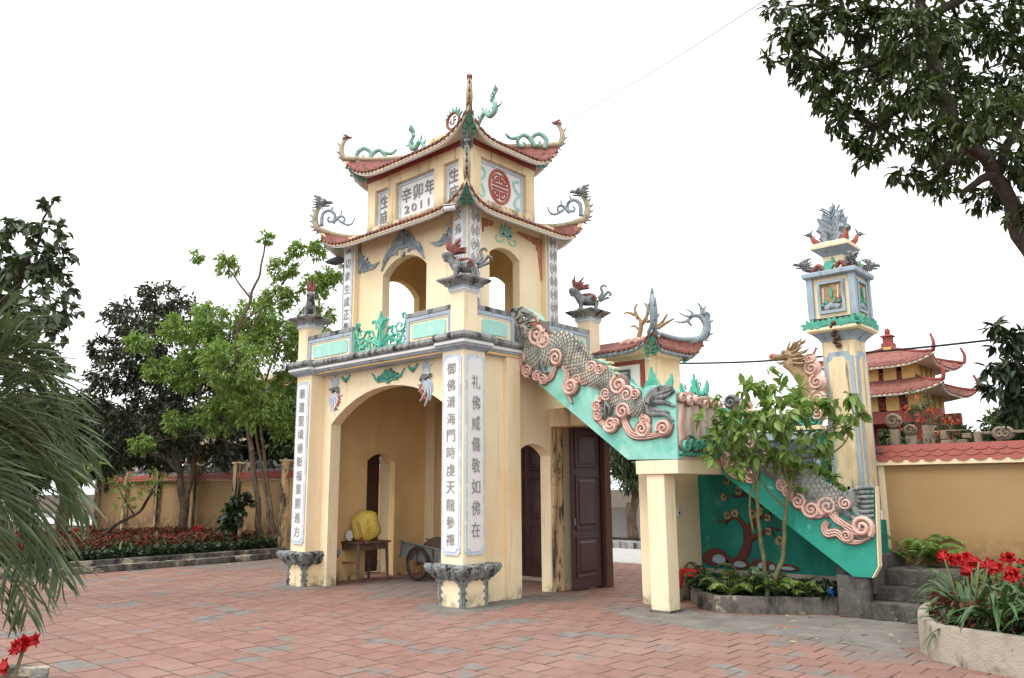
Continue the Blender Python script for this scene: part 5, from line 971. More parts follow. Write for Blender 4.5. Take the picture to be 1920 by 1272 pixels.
def cement_patch(pts, seed):      # old cement trowelled over the tiles, ragged edge
    rr = random.Random(seed); o = cr(pts, 7, True); n = len(o); cx, cy = sum(p[0] for p in o)/n, sum(p[1] for p in o)/n
    j = [1+.05*math.sin(i*1.9+seed)+rr.uniform(-.045, .045) for i in range(n)]; ring = lambda k, z: [(cx+(x-cx)*j[i]*k, cy+(y-cy)*j[i]*k, z) for i, (x, y) in enumerate(o)]
    zt_ = .0045+.0012*seed/2; m = MB(); m.loft([ring(1.015, -.01), ring(1, zt_)], True, False); m.add(ring(1, zt_), [tuple(range(n))]); m.build('cement_patch', 'cement', pav, recalc=False)
cement_patch([(2.5, 1.75), (3.2, 1.95), (4.0, 2.5), (4.9, 2.5), (5.1, 1.9), (5.25, 1.2), (5.2, .7), (4.6, 1.05), (4.0, .95), (3.4, .7), (2.8, .75), (2.35, 1.1)], 3)
cement_patch([(1.75, 1.15), (2.1, .95), (2.6, 1.15), (2.7, 1.6), (2.3, 1.95), (1.85, 1.75)], 5)
cement_patch([(-.75, -.1), (-.2, -.22), (.3, .1), (.25, .8), (.05, 1.5), (-.15, 1.5), (-.5, .6)], 7)
cement_patch([(-4.6, -.1), (-4.0, -.25), (-3.5, .1), (-3.6, .5), (-4.4, .6)], 9)
struct(MB().add([(-60, 7.0, -.012), (60, 7.0, -.012), (60, 10.4, -.012), (-60, 10.4, -.012)], [(0, 1, 2, 3)]).build('road', 'asphalt_pale'))
struct(MB().box(-60, 60, 10.4, 11.2, -.05, .14).build('kerb', 'concrete'))
sw_ = thing('street_wall', 'low pale wall across the street seen through the open gate', 'wall', (-8, 14.2, 0))
for i in range(-8, 9): MB().box(-8+i*2.4-1.19, -8+i*2.4+1.19, 14.1, 14.35, 0, .95).build('wall_panel', 'white_trim', sw_); MB().box(-8+i*2.4+1.1, -8+i*2.4+1.3, 14.05, 14.4, .0, 1.1).build('post', 'cream_worn', sw_)
# ================================================================ PERIMETER WALLS
def scallop(mb, F, a, z, w, h, c, th=.02, tilt=.9):      # one round-ended wall tile lying on the slope; F(a, z, out)
    o = [(a-w/2, z+h), (a+w/2, z+h), (a+w/2, z+h*.35), (a+w*.3, z+h*.1), (a, z), (a-w*.3, z+h*.1), (a-w/2, z+h*.35)]
    G = lambda x, y, q: F(x, y, c+q+(z+h-y)*tilt); return mb.plate(G, o, 0, th)
wl = thing('courtyard_wall', 'long ochre courtyard wall with red tile coping behind the flower bed', 'wall', (-12, 3.3, 0))
xs = [-9.69-2.33*i for i in range(0, 6)]+[-7.36, -5.03]; xs.sort()
for a, b in zip(xs[:-1], xs[1:]):
    MB().box(a+.1, b-.1, 3.36, 3.5, .1, 1.84).build('wall_panel', 'wall_ochre', wl)
    MB().box(a+.1, b-.1, 3.33, 3.55, 1.841, 1.88).build('coping_fillet', 'cream_worn', wl)
    mb = MB(); n_ = int((b-a-.2)/.12)
    for r in range(3):
        for i in range(n_): scallop(mb, lambda x, z, c: (x, 3.4-c, z), a+.16+i*.12+(.06 if r % 2 else 0), 1.88+r*.06, .115, .09, .035*(2-r))
    tag(mb.build('coping_tiles', 'wall_tile', wl, recalc=False), None, None, kind='stuff')
    MB().box(a+.1, b-.1, 3.36, 3.5, 2.06, 2.13).build('coping_top', 'concrete', wl, bevel=.01)
    m = MB(); c0 = (a+b)/2
    for k in (-1, 1):
        for pts in ([(c0-.02*k, 2.14), (c0+k*.2, 2.32), (c0+k*.4, 2.3), (c0+k*.55, 2.18), (c0+k*.8, 2.22), (c0+k*.95, 2.36)], [(c0+k*.3, 2.14), (c0+k*.3, 2.3)], [(c0+k*.62, 2.14), (c0+k*.62, 2.22)]): pp = cr(pts, 4); m.tube([(x, 3.43, z) for x, z in pp], .045, 5)
    m.build('scroll_crest', 'concrete', wl)
for x in xs:
    p = MB().box(x-.1, x+.1, 3.22, 3.55, .05, 2.28).build('post', 'cream_post', wl, bevel=.01)
    MB().box(x-.13, x+.13, 3.19, 3.58, 2.281, 2.33).build('post_cap', 'cream_worn', p, bevel=.01)
wr = thing('boundary_wall', 'ochre boundary wall with scalloped red tiles beside the lantern pillar', 'wall', (7, 4.1, 0))
MB().box(4.18, 12, 4.0, 4.18, .3, 1.86).build('wall', 'wall_ochre', wr)
MB().box(4.18, 12, 3.93, 4.2, 1.861, 1.93).build('fillet', 'cream', wr, bevel=.006)
MB().box(4.18, 4.26, 3.98, 3.999, .55, 1.86).build('pilaster', 'cream', wr)
cp = MB().box(4.17, 12, 4.04, 4.2, 1.931, 2.12).build('coping', 'crest_stone', wr, bevel=.008)
for r in range(3):
    tmesh = None
    for i in range(36):
        x = 4.27+i*.2+(.1 if r % 2 else 0)
        if tmesh is None:
            mb = MB(); scallop(mb, lambda a, z, c: (a, -c, z), 0, 0, .199, .10, .0, .02, .45); tmesh = mb.mesh('wall_tile', 'wall_tile')
        o = put('wall_tile', tmesh, wr); o.location = (x, 4.02-.02*(2-r), 1.905+r*.066); o.matrix_parent_inverse = WM[wr.name].inverted(); o.rotation_euler = (random.uniform(-.012, .012), random.uniform(-.012, .012), random.uniform(-.006, .006))
def fret_crest(x0, parent, flip=1):
    m = MB(); P = lambda a, z: (x0+flip*a, z)
    for a0, a1, z0, z1 in ((0, .12, 2.12, 2.42), (.2, .34, 2.12, 2.3), (.42, .56, 2.12, 2.46), (.64, .95, 2.14, 2.2), (.64, .72, 2.2, 2.36), (.72, 1.0, 2.3, 2.36), (.9, 1.0, 2.2, 2.3), (1.04, 1.12, 2.12, 2.32), (1.1, 1.3, 2.24, 2.31)):
        xa, xb = sorted((P(a0, 0)[0], P(a1, 0)[0])); m.box(xa, xb, 4.07, 4.16, z0-.005, 2.115+(z1-2.115)*.8)
    m.build('fret_crest', 'crest_stone', parent, bevel=.012)
    for a, z, r in ((.06, 2.48, .1), (.27, 2.34, .075), (1.34, 2.24, .085)):
        b = MB(); F = FY(4.07); b.swirl(F, P(a, z)[0], z, r, .03, 1.5); b.prism([(P(a, z)[0]+r*math.cos(t), z+r*math.sin(t)) for t in lin(0, 5.8, 12)], 'y', 4.07, 4.16); b.build('crest_scroll', 'crest_stone', parent)
fret_crest(4.35, wr); fret_crest(7.1, wr, -1)
# ================================================================ PLANTERS
def planter(name, label, outline, h, th, m, soil=.05):
    t = thing(name, label, 'planter', (sum(p[0] for p in outline)/len(outline), sum(p[1] for p in outline)/len(outline), 0))
    cx, cy = t.location.x, t.location.y; n = len(outline)
    inner = []
    for i in range(n):
        a, b, c = Vector(outline[i-1]), Vector(outline[i]), Vector(outline[(i+1) % n]); d1 = (b-a).normalized(); d2 = (c-b).normalized(); nn = Vector((-d1.y-d2.y, d1.x+d2.x)); nn = nn.normalized()*th/max(.5, math.cos(d1.angle(d2)/2) if d1.length and d2.length else 1)
        if (Vector((cx, cy))-b).dot(nn) < 0: nn = -nn
        inner.append(b+nn)
    mb = MB(); mb.loft([[(x, y, z) for x, y in o] for o, z in ((outline, 0), (outline, h-.015), ([(x*.98+i[0]*.02, y*.98+i[1]*.02) for (x, y), i in zip(outline, inner)], h), (inner, h), (inner, 0))], True, False)
    mb.build('rim', m, t, bevel=0); MB().add([(x, y, h-soil+.02*math.sin(i*2.1)) for i, (x, y) in enumerate(inner)]+[(cx, cy, h-soil+.03)], [(i, (i+1) % n, n) for i in range(n)]).build('earth', 'soil', t)
    return t
planter('planter_bed', 'low black-stained concrete planter bed under the stairs', [(1.77, 2.85), (2.05, 2.45), (2.35, 2.1), (2.72, 1.9), (3.1, 2.1), (3.55, 2.4), (3.98, 2.7), (4.0, 3.28), (1.77, 3.28)], .21, .09, 'concrete_dark')
planter('flower_planter', 'rounded pale concrete planter full of red amaryllis at the foot of the steps', [(5.19, 2.55), (5.17, 2.1), (5.25, 1.5), (5.4, .95), (5.62, .6), (5.9, .42), (6.4, .30), (9, .1), (9, 3.9), (5.45, 3.9), (5.42, 3.1), (5.32, 2.56)], .33, .1, 'concrete_pale')
planter('flower_bed', 'long flower bed with concrete edging and red ground cover along the courtyard wall', [(-9.3, 3.2), (-9.5, -6), (-24, -6), (-24, 3.2)], .22, .22, 'concrete_dark', .02)
planter('corner_planter', 'grey planter with red flowers below the palm', [(1.7, -5.62), (2.6, -5.95), (3.3, -6.45), (3.4, -8.5), (.5, -8.5), (.6, -6.3)], .42, .1, 'concrete_dark')
kb = thing('edging_kerb', 'loose concrete kerb lying along the flower bed', 'kerb', (-9.1, 1, 0)); MB().box(-9.28, -9.08, -2.2, 2.6, 0, .13).build('kerb_stone', 'concrete_dark', kb, bevel=.015)
# ================================================================ FAR BUILDINGS
pv = thing('pavilion', 'two-tier red-roofed pavilion on maroon columns beyond the boundary wall', 'pavilion', (*PAV, 0))
px, py = PAV
for sx in (-1, 1):
    for sy in (-1, 1): MB().lathe(px+sx*1.15, py+sy*1.15, [(.19, -.36), (.19, 3.4)], 14).build('column', 'maroon_band', pv, smooth=False)
for sy in (-1, 1):
    MB().box(px-1.75, px+1.75, py+sy*1.15-.1, py+sy*1.15+.1, 3.35, 3.75).build('beam', 'maroon_band', pv, bevel=.03); MB().box(px+sy*1.15-.1, px+sy*1.15+.1, py-1.75, py+1.75, 3.3, 3.7).build('beam', 'maroon_band', pv, bevel=.03)
def storey(h, z0, z1):
    m = MB()
    for sx in (-1, 1):
        for q in (-1, -.33, .33, 1):
            w = .2
            m = MB().box(px+q*(h-w)-w, px+q*(h-w)+w, py+sx*h-.06, py+sx*h+.06, z0, z1).build('wall_pier', 'house_yellow', pv); MB().box(px+sx*(h-.003)-.06, px+sx*(h-.003)+.06, py+q*(h-w)-w+.01, py+q*(h-w)+w-.01, z0, z1-.002).build('wall_pier', 'house_yellow', pv)
        MB().box(px-h, px+h, py+sx*(h-.1)-.02, py+sx*(h-.1)+.02, z0+.05, z0+.2).build('rail', 'maroon_band', pv)
        for q in (-.66, 0, .66):
            b = MB()
            for k in range(6): b.tube([(px+q*(h-.2)+.13*math.cos(k), py+sx*h, (z0+z1)/2+.13*math.sin(k)), (px+q*(h-.2)+.18*math.cos(k+2), py+sx*h, (z0+z1)/2+.18*math.sin(k+2))], .03, 4)
            b.build('lattice', 'maroon_band', pv)
storey(1.2, 3.76, 4.35); storey(1.05, 4.6, 5.25)
st = dict(H=.55, body='maroon_band', spine='maroon_band', head=.10, headm='maroon_band', spines=0, scroll=0, scrollm='maroon_band', noleaf=1)
make_roof(pv, (px-1.95, px+1.95, py-1.95, py+1.95), 4.25, .26, .12, .2, 3, (px-1.0, px+1.0, py-1.0, py+1.0), 4.85, (px-1.25, px+1.25, py-1.25, py+1.25), 4.3, 7, .2, st, name='lower_roof')
make_roof(pv, (px-1.7, px+1.7, py-1.7, py+1.7), 5.18, .28, .12, .2, 3, (px-.08, px+.08, py-.08, py+.08), 5.98, (px-1.1, px+1.1, py-1.1, py+1.1), 5.25, 13, .2, st, name='upper_roof')
MB().sq(px, py, [(.18, .18, 5.85), (.18, .18, 6.05), (.13, .13, 6.07)]).build('spire_base', 'house_yellow', pv); MB().sq(px, py, [(.19, .19, 6.05), (.19, .19, 6.18), (.14, .14, 6.2), (.14, .14, 6.4), (.22, .22, 6.42), (.16, .16, 6.47)]).build('spire', 'maroon_band', pv); MB().ball((px, py, 6.58), (.1, .1, .15)).build('spire_bud', 'maroon_band', pv, smooth=True)
pv.location.z = .2
hs_ = thing('yellow_house', 'yellow two-storey house with balustraded balcony behind the courtyard wall', 'house', (-19, 9, 0))
MB().box(-26, -13.6, 8.6, 16, 0, 3.3).build('ground_floor', 'house_yellow', hs_); MB().box(-27, -12.9, 7.6, 16.2, 3.301, 3.55).build('balcony_slab', 'house_trim', hs_, bevel=.03); MB().box(-26, -17, 9.6, 16, 3.551, 6.0).build('upper_floor', 'house_yellow', hs_)
MB().box(-27, -12.9, 7.62, 7.78, 4.2, 4.32).build('balcony_rail', 'house_trim', hs_)
for x in np.arange(-26.8, -13, .3): MB().lathe(float(x), 7.7, [(.05, 3.55), (.09, 3.75), (.05, 3.95), (.07, 4.2)], 6).build('baluster', 'house_trim', hs_)
for x in (-25.5, -22.2, -18.9, -15.6, -13.2): c_ = MB().lathe(x, 7.85, [(.3, 0), (.3, .15), (.2, .2), (.18, 2.9), (.3, 3.1), (.32, 3.3)], 10).build('column', 'house_trim', hs_)
for x in (-24, -21.6, -19.2):
    w = MB().box(x-.6, x+.6, 8.52, 8.599, 1.0, 2.6).build('window', 'house_trim', hs_); MB().box(x-.5, x+.5, 8.5, 8.519, 1.1, 2.5).build('pane', 'glass_dark', w)
    w = MB().box(x-.6, x+.6, 9.52, 9.599, 4.0, 5.8).build('window', 'house_trim', hs_); MB().box(x-.5, x+.5, 9.5, 9.519, 4.1, 5.7).build('pane', 'glass_dark', w)
MB().box(-26.4, -16.6, 9.3, 16, 6.0, 6.2).build('roof', 'house_trim', hs_)
tag(MB().tube(cr(WIRE1, 6), .018, 5).build('power_cable', 'black_wire'), 'thick black cable hung across behind the lantern pillar', 'cable')
tag(MB().tube(cr(WIRE2, 6), .007, 4).build('thin_cable', 'grey_wire'), 'thin grey cable running from the tower roof tip up into the sky', 'cable')
# ================================================================ VEGETATION
def unit(v): return v/np.maximum(np.linalg.norm(v, axis=-1, keepdims=True), 1e-9)
def leaves_mesh(name, mname, B, D, L, W, fold=.25, curl=.15, seg=1):
    """B base points (N,3), D directions, L/W lengths and widths (N,) -> folded pointed leaves"""
    N = len(B); D = unit(D); up = np.tile([0, 0, 1.], (N, 1)) + rng.normal(0, .45, (N, 3)); S_ = unit(np.cross(D, up)); U = np.cross(S_, D); L = np.broadcast_to(L, N)[:, None]; W_ = np.broadcast_to(W, N)[:, None]
    if seg == 1:
        P = [B, B+D*L*.45+S_*W_*.5+U*W_*fold, B+D*L-U*L*curl, B+D*L*.45-S_*W_*.5+U*W_*fold]
        V = np.stack(P, 1).reshape(-1, 3); idx = np.array([[0, 1, 2], [0, 2, 3]])
        k = 4
    else:
        P = [B, B+D*L*.25+S_*W_*.4+U*W_*fold, B+D*L*.6+S_*W_*.45+U*(W_*fold-L*curl*.35), B+D*L-U*L*curl, B+D*L*.6-S_*W_*.45+U*(W_*fold-L*curl*.35), B+D*L*.25-S_*W_*.4+U*W_*fold, B+D*L*.3, B+D*L*.62-U*L*curl*.38]
        V = np.stack(P, 1).reshape(-1, 3); idx = np.array([[0, 1, 6], [1, 2, 7], [1, 7, 6], [2, 3, 7], [3, 4, 7], [4, 5, 6], [4, 6, 7], [5, 0, 6]]); k = 8
    Fc = (idx[None]+(np.arange(N)*k)[:, None, None]).reshape(-1, 3)
    me = bpy.data.meshes.new(name); me.vertices.add(len(V)); me.vertices.foreach_set('co', V.astype(np.float32).ravel())
    me.loops.add(Fc.size); me.loops.foreach_set('vertex_index', Fc.astype(np.int32).ravel())
    me.polygons.add(len(Fc)); me.polygons.foreach_set('loop_start', np.arange(0, Fc.size, 3, dtype=np.int32)); me.update(calc_edges=True)
    me.materials.append(MATS[mname]); return me
def crown(blobs, twigs, per, L, W, spread=.5, droop=.25, shell=.55, dens=1.):
    """twigs*dens leaves clusters per blob; returns bases, dirs, twig segments"""
    Bs, Ds, tw = [], [], []
    for b in blobs:
        c = np.array(b[:3]); r = b[3]; n = max(4, int(twigs*dens*(r/.5)**1.7))
        q = unit(rng.normal(size=(n, 3)))*(shell+(1-shell)*rng.random((n, 1))**.6)*r*np.array([1, 1, .8]); tips = c+q
        for t in tips:
            a = c+(t-c)*.35+rng.normal(0, .06*r, 3); tw.append((a, t))
            s = rng.random((per, 1))**.7; ax = unit((t-a)[None]); p = a+(t-a)*(.3+.75*s); d = unit(ax*.6+rng.normal(0, spread, (per, 3))+np.array([0, 0, -droop])); Bs.append(p+rng.normal(0, .04*r+.01, (per, 3))); Ds.append(d)
    return np.concatenate(Bs), np.concatenate(Ds), tw
def make_tree(name, label, limbs, radii, blobs, leafm, barkm, twigs, per, L, W, group=None, cat='tree', twr=.008, base=None, **kw):
    seg = kw.pop('seg', 1); fold = kw.pop('fold', .25); curl = kw.pop('curl', .15)
    b0 = limbs[0][0]; t = thing(name, label, cat, (b0[0], b0[1], 0), 0, group); tr = MB()
    for i, (l, (r0, r1)) in enumerate(zip(limbs, radii)):
        pp = [Vector(p[:3]) for p in l]
        if i == 0 and pp[0].z > .1: pp = [Vector((pp[0].x, pp[0].y, -.02))]+pp
        pp = cr([tuple(p) for p in pp], 5); n = len(pp); pp = [(p[0]+.25*r0*math.sin(k*1.7+i), p[1]+.25*r0*math.cos(k*1.3), p[2]) for k, p in enumerate(pp)]
        tr.tube(pp, [r0+(r1-r0)*k/(n-1) for k in range(n)], 9)
    nodes = [Vector(p) for l in limbs for p in cr([tuple(q[:3]) for q in l], 4)]
    Bs, Ds, tw = crown(blobs, twigs, per, L, W, **kw)
    for b in blobs:      # a branch from the nearest limb into every clump
        c = Vector(b[:3]); n = min(nodes, key=lambda q: (q-c).length+max(0, q.z-c.z)*.8); m_ = n.lerp(c, .5)+Vector((0, 0, .1*(c-n).length)); r = max(twr*1.6, radii[0][1]*.55)
        tr.tube(cr([tuple(n), tuple(m_), tuple(c)], 4), [r*(1-.6*k/8) for k in range(9)], 5)
    for a, e in tw[::2]: tr.tube([a, (a+e)/2+rng.normal(0, .02, 3), e], [twr, twr*.7, twr*.35], 3, cap=False)
    tr.build('trunk', barkm, t, smooth=True, recalc=False)
    N = len(Bs); sz = rng.uniform(.65, 1.2, N)
    put('crown', leaves_mesh('crown', leafm, Bs, Ds, L*sz, W*sz, fold, curl, seg), t)
    return t
make_tree('dark_tree', 'dense dark-leaved tree with forked trunk in the flower bed', T1B, [(.16, .03), (.10, .03), (.08, .02)], T1, 'leaf_plum', 'bark', 38, 13, .17, .07, dens=1.0, droop=.3, shell=.45)
make_tree('feathery_tree', 'fresh green feathery tree with slender stems in the flower bed', T2B, [(.085, .02), (.045, .015), (.045, .015), (.025, .01), (.035, .015), (.03, .012), (.03, .012)], T2, 'leaf_fresh', 'bark', 66, 13, .14, .05, dens=1.0, droop=.4, shell=.4, spread=.6)
make_tree('broadleaf_tree', 'dark broad-leaved tree above the palm fronds', T3B, [(.1, .008), (.03, .01), (.03, .01)], T3, 'leaf_broad', 'bark_dark', 34, 9, .14, .08, dens=1.0, droop=.35, shell=.4, seg=2, curl=.25)
make_tree('overhanging_tree', 'large dark tree hanging into the sky above the lantern pillar', T4B, [(.075, .04), (.03, .012), (.05, .02), (.05, .02), (.04, .015), (.05, .02), (.05, .02), (.04, .015)], T4, 'leaf_mango', 'bark_dark', 96, 10, .098, .034, dens=1.0, droop=.45, shell=.25, seg=2, curl=.2, twr=.004)
make_tree('young_mango_tree', 'dark glossy young tree in front of the boundary wall', [[(T5B[0][0][0], T5B[0][0][1], .3)]+T5B[0], T5B[1]], [(.05, .012), (.02, .01)], T5, 'leaf_dark', 'bark_dark', 75, 9, .15, .05, dens=1.0, droop=.5, shell=.3, seg=2, twr=.004)
make_tree('flowering_shrub', 'bright green shrub with bare twin stems in the stair planter', SHB, [(.03, .015), (.032, .015), (.018, .008), (.016, .008), (.018, .008), (.014, .008), (.016, .006), (.014, .006), (.014, .006)], SH, 'leaf_shrub', 'stem_green', 27, 7, .165, .08, cat='shrub', dens=1.0, droop=.45, shell=.3, seg=2, curl=.25, twr=.004)
# trees beyond the walls
def far_tree(name, label, x, y, h, r, m='leaf_far', n=9, group=None, dens=1., L=.3, W=.14, squash=.8):
    bl = [(x+rng.normal(0, r*.45), y+rng.normal(0, r*.45), h*(.45+.5*rng.random()), r*rng.uniform(.35, .6)) for _ in range(n)]
    return make_tree(name, label, [[(x, y, 0), (x+.1, y, h*.35), (x-.1, y+.1, h*.7)]], [(.16, .05)], bl, m, 'bark', 26*dens, 12, L, W, group, shell=.35, droop=.3)
G_ = 'trees beyond the boundary wall'
for i, (x, y, h, r) in enumerate(((5.2, 22, 3.9, 2.3), (7.6, 25, 4.1, 2.6), (2.5, 26, 4.0, 2.6), (10.5, 24, 4.4, 2.6), (-3.5, 29, 4.2, 3), (13, 21, 4.5, 2.5))): far_tree('far_tree', 'rounded mid-green tree beyond the boundary wall and pavilion', x, y, h, r, group=G_, n=11)
far_tree('eucalyptus', 'tall pale airy tree beyond the boundary wall at the far right', 11.8, 27, 9.5, 2.4, 'leaf_weep', 8, dens=.6)
for i, (x, y, h, r) in enumerate(((-15, 6.2, 4.2, 1.6), (-10.8, 6.0, 4.4, 1.5), (-8.2, 5.6, 3.8, 1.2), (-22, 2.4, 4.6, 2.2), (-19, -.5, 3.9, 1.8), (-26, 6, 6, 3))): far_tree('garden_tree', 'dark green tree growing by the courtyard wall' if i % 2 else 'mid-green tree growing by the courtyard wall', x, y, h, r, 'leaf_dark' if i % 2 else 'leaf_far', group='trees round the courtyard wall', n=9)
for i, (x, y, h, r) in enumerate(((-6.0, 13.0, 4.0, 1.5), (-8.0, 13.2, 4.4, 1.7), (-10.5, 15.5, 5, 2.2), (-5.0, 16, 4.4, 2))): far_tree('street_tree', 'weeping street tree hanging over the low wall across the road', x, y, h, r, 'leaf_weep', 18, 'trees across the street', L=.28, W=.05)
for i, (x, y, h, r) in enumerate(((-13.5, -3.6, 4.0, 1.3), (-17, -4.2, 4.8, 1.8), (-15.5, -2.0, 4.2, 1.4), (-20, -5.5, 5, 2.2))): far_tree('bamboo_clump', 'pale drooping bamboo-like tree in the garden behind the palm fronds', x, y, h, r, 'leaf_weep' if i % 2 == 0 else 'leaf_far', 13, 'pale trees behind the palm', L=.26, W=.05)
# coral-flowered shrub by the lantern pillar
cs = thing('coral_bush', 'bush with hanging coral red flowers behind the lantern pillar', 'bush', (4.75, 4.9, 0))
bl = [(4.55, 4.7, 2.75, .28), (4.75, 4.75, 2.45, .3), (4.7, 4.7, 2.15, .3), (4.85, 4.8, 2.3, .22), (4.5, 4.7, 2.45, .2)]; Bs, Ds, tw = crown(bl, 40, 7, .1, .03, droop=.5, shell=.3)
mb = MB().tube([(4.75, 4.9, 0), (4.7, 4.85, 1.4), (4.7, 4.75, 2.6)], [.05, .04, .015], 6)
for a, e in tw: mb.tube([a, e], .005, 3, cap=False)
mb.build('stems', 'stem_green', cs, recalc=False); put('foliage', leaves_mesh('foliage', 'leaf_weep', Bs, Ds, .1, .025), cs)
Bs, Ds, tw = crown(bl, 26, 5, .1, .03, droop=1.2, shell=.7); put('flowers', leaves_mesh('flowers', 'flower_coral', Bs, Ds, .07, .03), cs)['kind'] = 'stuff'
# palm on the left
pm = thing('palm', 'feathery green palm with arching fronds over the paving', 'palm', (PALM[0][0][0], PALM[0][0][1], 0))
MB().tube([(PALM[0][0][0], PALM[0][0][1], 0), (PALM[0][0][0]+.02, PALM[0][0][1], .8), (PALM[0][0][0], PALM[0][0][1], 1.95)], [.16, .13, .09], 10).build('trunk', 'bark', pm, smooth=True)
for fi, fr in enumerate(PALM):
    pp = [np.array(p) for p in cr(fr, 11)]; n = len(pp); f = MB().tube([tuple(p) for p in pp], [.009*(1-.8*i/n)+.002 for i in range(n)], 5).build('frond', 'stem_green', pm, smooth=True)
    Bs, Ds, Ls = [], [], []
    for i in range(4, n-1):
        t_ = unit((pp[i+1]-pp[i-1])[None])[0]; s_ = np.cross(t_, [0, 0, 1]); s_ = s_/max(1e-6, np.linalg.norm(s_)); q = i/n
        for k in (-1, 1):
            for rep in range(1):
                Bs.append(pp[i]+t_*rng.uniform(-.02, .02)); nv = np.cross(s_, t_); nv = nv if nv[2] > 0 else -nv; Ds.append(t_*(.8+.35*q)+s_*k*(.30+.25*(fi % 3))+nv*k*(.75-.35*q)+rng.normal(0, .04, 3)-np.array([0, 0, .10])); Ls.append((.42 if q < .75 else .42*(1-q)*3+.1)*rng.uniform(.85, 1.1))
    Ls = np.array(Ls); put('leaflets', leaves_mesh('leaflets', 'leaf_palm', np.array(Bs), np.array(Ds), Ls, .022, .3, .14, 2), f)
# strap-leaved amaryllis clumps
def strap_leaf(mb, o, ang, L, w, rise, drop):
    d = np.array([math.cos(ang), math.sin(ang), 0]); s_ = np.array([-d[1], d[0], 0]); rings = []
    for t in lin(0, 1, 7):
        c = np.array(o)+d*L*t+np.array([0, 0, rise*math.sin(t*2.0)*1.1-drop*t*t]); ww = w*(.5+.5*math.sin(min(1, t*1.6+.2)*1.57))*(1-t**4)+.001; rings.append([tuple(c-s_*ww), tuple(c+np.array([0, 0, -.25*ww])), tuple(c+s_*ww)])
    mb.loft(rings, False)
def amaryllis(name, label, loc, nl, stalks, sc=1., seed=0, group=None, part_flowers=True):
    rr = random.Random(seed); t = thing(name, label, 'flower plant', loc, 0, group); mb = MB()
    for i in range(nl): strap_leaf(mb, (rr.uniform(-.05, .05)*sc, rr.uniform(-.05, .05)*sc, 0), rr.uniform(0, 6.28), rr.uniform(.34, .6)*sc, .02*sc, rr.uniform(.12, .36)*sc, rr.uniform(.02, .3)*sc)
    tag(mb.build('leaves', 'leaf_strap', t, smooth=True, recalc=False, local=True), None, None)
    for s_ in range(stalks):
        h = rr.uniform(.34, .52)*sc; a = rr.uniform(0, 6.28); x, y = .14*sc*math.cos(a), .14*sc*math.sin(a)
        st_ = MB().tube([(x*.2, y*.2, 0), (x*.7, y*.7, h*.6), (x, y, h)], [.011*sc, .01*sc, .008*sc], 5).build('stalk', 'stem_green', t, smooth=True, local=True)
        for k in range(rr.choice((2, 3, 4))):
            an = rr.uniform(0, 6.28); ax = Vector((math.cos(an), math.sin(an), rr.uniform(-.1, .45))).normalized(); u = ax.orthogonal().normalized(); v = ax.cross(u); fl = MB(); o = Vector((x, y, h)); R0 = .062*sc
            for p in range(6):
                b = p*1.047+k; e = u*math.cos(b)+v*math.sin(b); e2 = u*math.cos(b+.42)+v*math.sin(b+.42); e3 = u*math.cos(b-.42)+v*math.sin(b-.42)
                jj = rr.uniform(.8, 1.1); e2 = u*math.cos(b+.55)+v*math.sin(b+.55); e3 = u*math.cos(b-.55)+v*math.sin(b-.55); fl.add([o+ax*R0*.1, o+ax*R0*1.05+e2*R0*.62, o+ax*R0*1.2+e*R0*.5, o+ax*R0*1.05+e3*R0*.62, o+ax*R0*(1.25*jj)+e*R0*1.02*jj], [(0, 1, 2), (0, 2, 3), (1, 4, 2), (2, 4, 3)])
            fl.build('flower', 'flower_red', st_, recalc=False, local=True)
    return t
GA = 'red amaryllis in the rounded planter'
spots = [(5.55, 2.2, 20, 0, 1.15), (5.75, 1.55, 22, 2, 1.2), (5.85, 1.0, 22, 1, 1.15), (6.15, .8, 22, 1, 1.2), (6.35, 1.3, 22, 2, 1.2), (6.0, 2.0, 20, 0, 1.1), (5.75, 2.75, 24, 1, 1.15), (6.1, 3.1, 24, 1, 1.2), (6.5, 2.5, 22, 1, 1.25), (6.6, .65, 20, 1, 1.1), (5.75, 3.4, 18, 0, 1.0), (6.75, 1.9, 20, 1, 1.15), (6.45, 3.3, 20, 1, 1.1), (6.9, 3.0, 18, 2, 1.2)]
for i, (x, y, a, b, s_) in enumerate(spots): amaryllis('amaryllis', ['flowerless strap-leaved amaryllis clump in the rounded concrete planter', 'amaryllis clump with one red flower stalk in the rounded planter', 'amaryllis clump with two red flower stalks in the rounded planter', 'amaryllis clump with three red flower stalks in the rounded planter'][b+(i % 3 > 0)], (x, y, .29), a+10, b+(i % 3 > 0), s_*1.05, 20+i, GA)
for i, (x, y, b) in enumerate(((-11.2, 1.9, 1), (-10.6, .6, 0), (-10.2, 1.5, 0), (-12.4, -.4, 1), (-10.0, 2.6, 0), (-10.9, -1.0, 1), (-11.5, -1.8, 1), (-10.1, -.3, 0))): amaryllis('bed_lily', 'strap-leaved lily growing among the red ground cover of the flower bed', (x, y, .24), 14, b, 1.25, 50+i, 'lilies in the flower bed')
for i, (x, y) in enumerate(((2.95, -6.3), (2.75, -6.55), (3.05, -6.75))): amaryllis('corner_lily', 'red lily in the grey planter below the palm', (x, y, .4), 8, 3, .8, 70+i, 'lilies below the palm')
